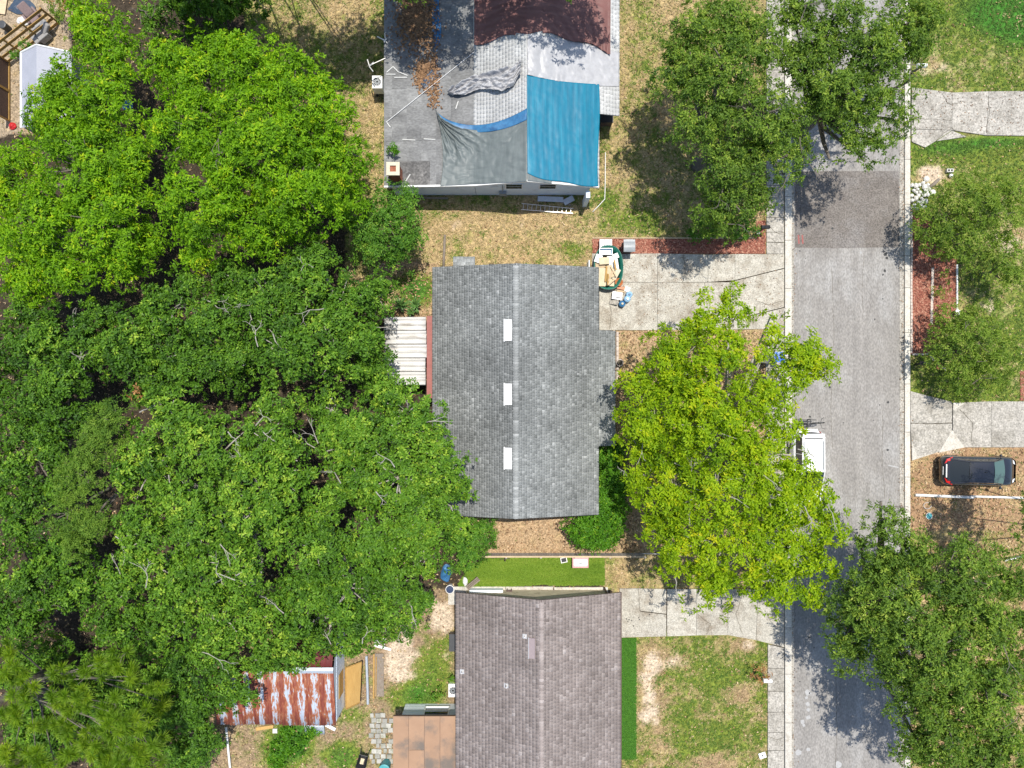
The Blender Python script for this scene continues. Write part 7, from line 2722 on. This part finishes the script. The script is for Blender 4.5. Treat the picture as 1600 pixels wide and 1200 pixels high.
def vehicle(name, label, cat, loc, rz, L, Wd, Hh, hood, cowl, roof_f, roof_r, tail, belt, hood_z, paint, glass_f, glass_r, wheel_r=0.32, deck=None, trunk_x=None):
    t = thing(name, label, cat, loc, rz, local=True)
    hl, hw = L / 2, Wd / 2
    st = []
    deck_z = deck if deck is not None else belt
    N_ = 26
    for k in range(N_ + 1):
        u = k / N_
        x = -hl + L * u
        ef = min(1, (hl - x) / 0.55)
        er = min(1, (x + hl) / 0.4)
        pl_ = (0.70 + 0.30 * math.sqrt(max(0, 1 - (1 - ef) ** 2))) * (0.76 + 0.24 * math.sqrt(max(0, 1 - (1 - er) ** 2)))
        w_ = hw * pl_
        if x > cowl:
            zt = belt + (hood_z - belt) * min(1, (x - cowl) / (hl - cowl)) ** 1.5
            zt -= 0.22 * (1 - ef) ** 2
        elif x < tail:
            zt = deck_z - 0.12 * (1 - er) ** 2
        else:
            zt = belt
        zb = 0.2 + 0.12 * (1 - ef) ** 2 + 0.14 * (1 - er) ** 2
        st.append((x, [(w_ * 0.86, zb), (w_ * 0.98, zb + 0.14), (w_, zb + 0.32), (w_ * 0.985, zt - 0.16), (w_ * 0.93, zt - 0.04), (w_ * 0.82, zt), (w_ * 0.4, zt + 0.035), (0, zt + 0.045)]))
    f = MB()
    loft(f, st)
    body = f.build('body', paint, t, smooth=True)
    # greenhouse
    bw, rw = hw * 0.88, hw * 0.72
    zr_ = Hh - 0.04
    B_ = [(tail + 0.02, bw * 0.9), (cowl - 0.02, bw * 0.93)]
    gl_ = {'windscreen': ([(cowl, bw * 0.95, belt + 0.03), (cowl, -bw * 0.95, belt + 0.03), (roof_f, -rw * 0.96, zr_), (roof_f, rw * 0.96, zr_)], glass_f),
           'rear_window': ([(tail, -bw * 0.9, deck_z + 0.03), (tail, bw * 0.9, deck_z + 0.03), (roof_r, rw * 0.94, zr_), (roof_r, -rw * 0.94, zr_)], glass_r)}
    for nm, (q, mt) in gl_.items():
        f = MB()
        bow = 0.1 if nm == 'windscreen' else -0.07
        a, b_, c_, d_ = [Vector(p) for p in q]
        f.grid(10, 5, lambda s, u: (lambda p: (p.x + bow * (1 - (2 * s - 1) ** 2) * (1 - 0.3 * u), p.y, p.z + 0.01))((a.lerp(b_, s)).lerp(d_.lerp(c_, s), u)))
        f.build(nm, mt, t, smooth=True)
    for sg in (1, -1):
        xs = [tail + 0.12, (tail + roof_r) / 2 + 0.2, (roof_r + roof_f) / 2, cowl - 0.12]
        xt = [roof_r + 0.06, roof_r + 0.08, (roof_r + roof_f) / 2, roof_f - 0.04]
        for k in range(3):
            f = MB()
            g0, g1 = (0.02, -0.02)
            f.face([(xs[k] + g0, sg * bw * 0.985, belt + 0.02), (xs[k + 1] + g1, sg * bw * 0.985, belt + 0.02), (xt[k + 1] + g1, sg * (rw + 0.02), zr_ - 0.01), (xt[k] + g0, sg * (rw + 0.02), zr_ - 0.01)][::sg])
            if k == 0 and abs(xt[1] - xt[0]) < 0.05:
                pass
            f.build('side_window', M['car_glass'], t)
        f = MB()
        f.tube([(cowl, sg * bw * 0.96, belt), (roof_f, sg * rw * 0.99, zr_)], 0.04, 6)
        f.tube([(tail, sg * bw * 0.93, deck_z), (roof_r, sg * rw * 0.97, zr_)], 0.06, 6)
        f.tube([(roof_f, sg * rw * 0.99, zr_), (roof_r, sg * rw * 0.97, zr_)], 0.04, 6)
        xm = (roof_f + roof_r) / 2
        f.tube([(xm, sg * bw * 0.975, belt), (xm, sg * (rw + 0.01), zr_)], 0.03, 6)
        f.build('pillar', paint, t)
        f = MB()
        f.lathe([(0.001, -0.07), (0.07, -0.05), (0.09, 0.0), (0.07, 0.06), (0.001, 0.08)], (cowl - 0.18, sg * (hw + 0.1), belt + 0.06), 10)
        f.tube([(cowl - 0.14, sg * hw * 0.86, belt + 0.03), (cowl - 0.18, sg * (hw + 0.06), belt + 0.05)], 0.025, 5)
        f.build('wing_mirror', paint, t, smooth=True)
    f = MB()
    f.grid(10, 8, lambda s, u: (roof_r - 0.03 + (roof_f - roof_r + 0.06) * s, (u - 0.5) * 2 * rw, zr_ + 0.05 * (1 - (2 * u - 1) ** 4) * (1 - 0.6 * (2 * s - 1) ** 4)))
    f.build('roof', paint, t, smooth=True)
    f = MB()
    f.box((tail + 0.1, -bw * 0.9, belt - 0.2), (cowl - 0.1, bw * 0.9, belt + 0.02))
    f.build('interior', M['black_plastic'], t)
    for x in (hl - 0.85, -hl + 0.85):
        for sg in (1, -1):
            f = MB()
            Mx = Matrix.Rotation(R(90), 3, 'X')
            f.lathe([(wheel_r * 0.6, -0.1), (wheel_r * 0.97, -0.1), (wheel_r, -0.05), (wheel_r, 0.05), (wheel_r * 0.97, 0.1), (wheel_r * 0.6, 0.1)], (x, sg * (hw - 0.09), wheel_r), 22, M=Mx)
            wo_ = f.build('wheel', M['tyre'], t, smooth=False)
            f = MB()
            f.lathe([(wheel_r * 0.6, -0.102), (wheel_r * 0.2, -0.085), (0.001, -0.085)], (x, sg * (hw - 0.09), wheel_r), 16, M=Matrix.Rotation(R(90 if sg > 0 else -90), 3, 'X'))
            f.build('rim', M['rim'], wo_)
    return t


def car_quad(t, name, pts, mat):
    f = MB()
    f.face(pts)
    o = f.build(name, mat, t)
    sd = o.modifiers.new('thickness', 'SOLIDIFY')
    sd.thickness = 0.02
    sd.offset = 0
    return o


# black sedan, nose to the right
cl = W(1518, 733.5, 0)
car = vehicle('parked_car', 'black sedan parked on the leafy dirt across the street', 'car', (cl.x, cl.y, 0.0), R(-1.0), 4.58, 1.76, 1.44, 1, 1.27, 0.43, -1.0, -1.92, 0.97, 0.72, M['black_paint'], M['car_glass_green'], M['car_glass'], 0.32, 1.0)
for sg in (1, -1):
    car_quad(car, 'tail_light', [(-2.26, sg * 0.42, 0.96), (-2.14, sg * 0.7, 0.97), (-1.78, sg * 0.86, 0.98), (-1.86, sg * 0.68, 1.03), (-2.08, sg * 0.56, 1.02)], M['red_light'])
    car_quad(car, 'headlight', [(1.82, sg * 0.84, 0.76), (2.1, sg * 0.64, 0.72), (2.2, sg * 0.42, 0.68), (2.04, sg * 0.48, 0.76), (1.82, sg * 0.7, 0.82)], M['head_light'])
f = MB()
f.obox((-2.25, 0, 0.86), (0.03, 0.5, 0.16), 0, 0, R(-50))
f.build('licence_plate', M['white_plastic'], car)
f = MB()
f.obox((-2.16, 0, 1.0), (0.07, 0.8, 0.03), 0, 0, R(-10))
f.build('trim', M['rim'], car)
f = MB()
f.obox((-2.02, 0, 1.03), (0.2, 1.2, 0.02))
f.build('spoiler', M['black_paint'], car)
f = MB()
f.obox((2.19, 0, 0.5), (0.05, 0.9, 0.14))
f.build('grille', M['black_plastic'], car)
f = MB()
f.tube([(0.0, 0.0, 1.48), (-0.12, 0.0, 1.5)], 0.025, 5)
f.build('roof_fin', M['black_plastic'], car)

# white van, nose down the street
vl = W(1252.5, 731, 0)
van = vehicle('parked_van', 'white minivan parked at the kerb under the open yellow-green tree', 'van', (vl.x, vl.y, 0.02), R(-90), 4.75, 1.84, 1.78, 1, 1.02, 0.02, -2.0, -2.22, 1.08, 0.9, M['white_car'], M['car_glass'], M['car_glass'], 0.34, 1.05)
f = MB()
f.obox((-2.1, 0, 1.76), (0.26, 1.3, 0.04))
f.build('spoiler', M['white_car'], van)
f = MB()
f.obox((-1.94, 0, 1.785), (0.07, 1.05, 0.025))
f.build('roof_strip', M['black_plastic'], van)
for sg in (1, -1):
    f = MB()
    f.tube([(-1.8, sg * 0.58, 1.8), (-0.1, sg * 0.58, 1.8)], 0.022, 6)
    f.build('roof_rail', M['grey_plastic'], van)
    car_quad(van, 'tail_light', [(-2.36, sg * 0.62, 0.85), (-2.25, sg * 0.84, 0.85), (-2.2, sg * 0.8, 1.1), (-2.3, sg * 0.66, 1.1)], M['red_light'])
    car_quad(van, 'headlight', [(1.95, sg * 0.88, 0.78), (2.2, sg * 0.68, 0.72), (2.26, sg * 0.48, 0.7), (2.1, sg * 0.52, 0.8), (1.9, sg * 0.74, 0.86)], M['head_light'])
f = MB()
f.obox((-2.41, 0, 0.55), (0.06, 1.4, 0.16))
f.build('bumper', M['white_car'], van)
f = MB()
f.lathe([(0.03, 1.78), (0.02, 1.84), (0.001, 1.845)], (-0.6, 0.1, 0), 8)
f.build('roof_fin', M['black_plastic'], van)

# bicycle carried on a rack behind the van
rk = thing('bike_rack', 'dark bicycle rack fixed behind the white van', 'bike rack', W(1257, 662, 0.5))
b = W(1257, 661, 0)
f = MB()
f.tube([(b.x, b.y - 0.5, 0.45), (b.x, b.y + 0.25, 0.45), (b.x, b.y + 0.3, 0.9)], 0.03, 6)
f.build('arm', M['steel_dark'], rk)
for yy in (0.02, 0.22):
    f = MB()
    f.box((b.x - 0.72, b.y + yy - 0.03, 0.5), (b.x + 0.5, b.y + yy + 0.03, 0.54))
    f.build('tray', M['steel_dark'], rk)
for xx in (-0.55, 0.15):
    f = MB()
    f.tube([(b.x + xx, b.y + 0.0, 0.545), (b.x + xx, b.y + 0.3, 0.545)], 0.025, 6)
    f.build('bracket', M['steel_dark'], rk)
bk = thing('bicycle', 'dark bicycle standing crosswise on the rack behind the white van', 'bicycle', (b.x - 0.05, b.y + 0.02, 0.54), R(4), local=True)
for nm, x in (('wheel', -0.5), ('wheel', 0.55)):
    f = MB()
    f.torus((x, 0, 0.34), 0.32, 0.026, 'y', 28, 6)
    wo_ = f.build('wheel', M['tyre'], bk, smooth=True)
    f = MB()
    for k in range(8):
        a = k * math.pi / 8
        f.tube([(x - 0.3 * math.cos(a), 0, 0.34 - 0.3 * math.sin(a)), (x + 0.3 * math.cos(a), 0, 0.34 + 0.3 * math.sin(a))], 0.004, 4)
    f.build('spoke_set', M['alu'], wo_)
f = MB()
for a, c_ in (((-0.5, 0, 0.34), (-0.1, 0, 0.32)), ((-0.1, 0, 0.32), (-0.22, 0, 0.8)), ((-0.22, 0, 0.74), (0.42, 0, 0.72)), ((-0.1, 0, 0.32), (0.44, 0, 0.66)), ((-0.5, 0, 0.34), (-0.21, 0, 0.74)), ((0.42, 0, 0.78), (0.55, 0, 0.34))):
    f.tube([a, c_], 0.02, 6)
f.build('frame', M['black_plastic'], bk)
f = MB()
f.tube([(0.4, 0, 0.78), (0.4, 0, 0.95), (0.46, -0.28, 0.98), (0.62, -0.34, 0.96)], 0.018, 6)
f.tube([(0.4, 0, 0.95), (0.46, 0.28, 0.98), (0.62, 0.34, 0.96)], 0.018, 6)
f.build('handlebar', M['steel_dark'], bk)
f = MB()
f.lathe([(0.001, 0.0), (0.1, 0.01), (0.09, 0.05), (0.001, 0.06)], (-0.24, 0, 0.8), 10)
f.build('saddle', M['black_plastic'], bk)
f = MB()
f.tube([(-0.1, -0.14, 0.2), (-0.1, -0.08, 0.32), (-0.1, 0.08, 0.32), (-0.1, 0.14, 0.44)], 0.018, 5)
f.build('crank', M['steel_dark'], bk)

# worn pale blotches on the street and dark drips on the brown house's drive
bl = MB()
gen = random.Random(4)
for x, y, r in ((1262, 1082, 5), (1260, 1090, 2.5), (1262, 1100, 3.5), (1263, 1109, 3), (1263, 1121, 4), (1254, 1128, 4), (1256, 1133, 2.5), (1263, 1171, 3), (1248, 1176, 5), (1266, 1083, 2), (1310, 1195, 6), (1345, 395, 2)):
    c = W(x, y, 0.024)
    n = 11
    bl.face([(c.x + math.cos(k / n * 6.283) * r * S * gen.uniform(0.7, 1.15), c.y + math.sin(k / n * 6.283) * r * S * gen.uniform(0.7, 1.15), 0.0245) for k in range(n)])
o = bl.build('road_stain', M['road_white'])
o['kind'] = 'stuff'
bl = MB()
for x, y, r in ((979, 967, 1), (983, 968, 1), (987, 970, 1), (981, 971, 0.9), (998, 965, 1.1), (999, 968, 1), (990, 978, 1.2), (1015, 960, 1.1), (1384, 397, 3), (1386, 403, 2.4), (1381, 393, 2), (1383, 423, 2.2), (1380, 429, 1.6)):
    c = W(x, y, 0.06)
    n = 9
    z = 0.066 if x < 1200 else 0.0245
    bl.face([(c.x + math.cos(k / n * 6.283) * r * S * gen.uniform(0.7, 1.2), c.y + math.sin(k / n * 6.283) * r * S * gen.uniform(0.7, 1.2), z) for k in range(n)])
o = bl.build('oil_stain', M['deck_dark'])
o['kind'] = 'stuff'

# hairline cracks in the concrete and drip spots along the street
ck_ = MB()


def crack(pts, w=0.022, z=0.067):
    g_ = random.Random(len(pts) * 7 + int(pts[0][0]))
    P_ = []
    for a, b in zip(pts[:-1], pts[1:]):
        n_ = max(2, int(math.hypot(b[0] - a[0], b[1] - a[1]) / 4))
        for k in range(n_):
            t = k / n_
            P_.append(W(lerp(a[0], b[0], t) + g_.uniform(-0.7, 0.7), lerp(a[1], b[1], t) + g_.uniform(-0.7, 0.7), z))
    P_.append(W(*pts[-1], z))
    for p, q in zip(P_[:-1], P_[1:]):
        d = (q - p)
        sd = Vector((-d.y, d.x, 0)).normalized() * w * g_.uniform(0.3, 0.6)
        ck_.face([p + sd, p - sd, q - sd, q + sd])


for pts in ([(952, 472), (956, 490), (952, 515)], [(1068, 398), (1071, 425), (1066, 441)], [(1100, 442), (1110, 470), (1104, 514)], [(1180, 470), (1200, 476), (1224, 470)],
            [(1474, 608), (1480, 618), (1487, 626)], [(1424, 661), (1455, 663), (1487, 660)], [(1424, 185), (1455, 186), (1487, 188)], [(1473, 146), (1478, 158), (1487, 164), (1503, 158), (1520, 160)],
            [(1462, 221), (1474, 208), (1487, 200), (1497, 206), (1509, 216)], [(1544, 150), (1546, 175), (1541, 208)], [(1500, 640), (1520, 660), (1518, 690)],
            [(1090, 960), (1110, 975), (1105, 990)], [(1160, 930), (1150, 960), (1160, 990)], [(1200, 350), (1210, 362), (1222, 366)], [(1204, 372), (1214, 380), (1224, 379)], [(1203, 528), (1212, 540), (1223, 545)], [(1207, 560), (1215, 552), (1224, 556)],
            [(1200, 1150), (1214, 1156), (1225, 1152)]):
    crack(pts)
for pts in ([(1300, 420), (1303, 520), (1298, 640), (1301, 700)], [(1350, 395), (1347, 450), (1349, 500)], [(1306, 1060), (1308, 1130), (1305, 1215)], [(1380, 640), (1378, 720), (1383, 780)]):
    crack(pts, 0.018, 0.0246)
o = ck_.build('crack', M['dark_joint'])
o['kind'] = 'stuff'
sp_ = MB()
gen = random.Random(12)
for k in range(46):
    c = W(gen.uniform(1246, 1400), gen.uniform(10, 1195), 0.027)
    r = gen.choice((0.03, 0.04, 0.05, 0.07))
    sp_.face([(c.x + math.cos(q / 7 * 6.283) * r * gen.uniform(0.7, 1.3), c.y + math.sin(q / 7 * 6.283) * r * gen.uniform(0.7, 1.3), 0.0285) for q in range(7)])
o = sp_.build('oil_stain', M['deck_dark'])
o['kind'] = 'stuff'
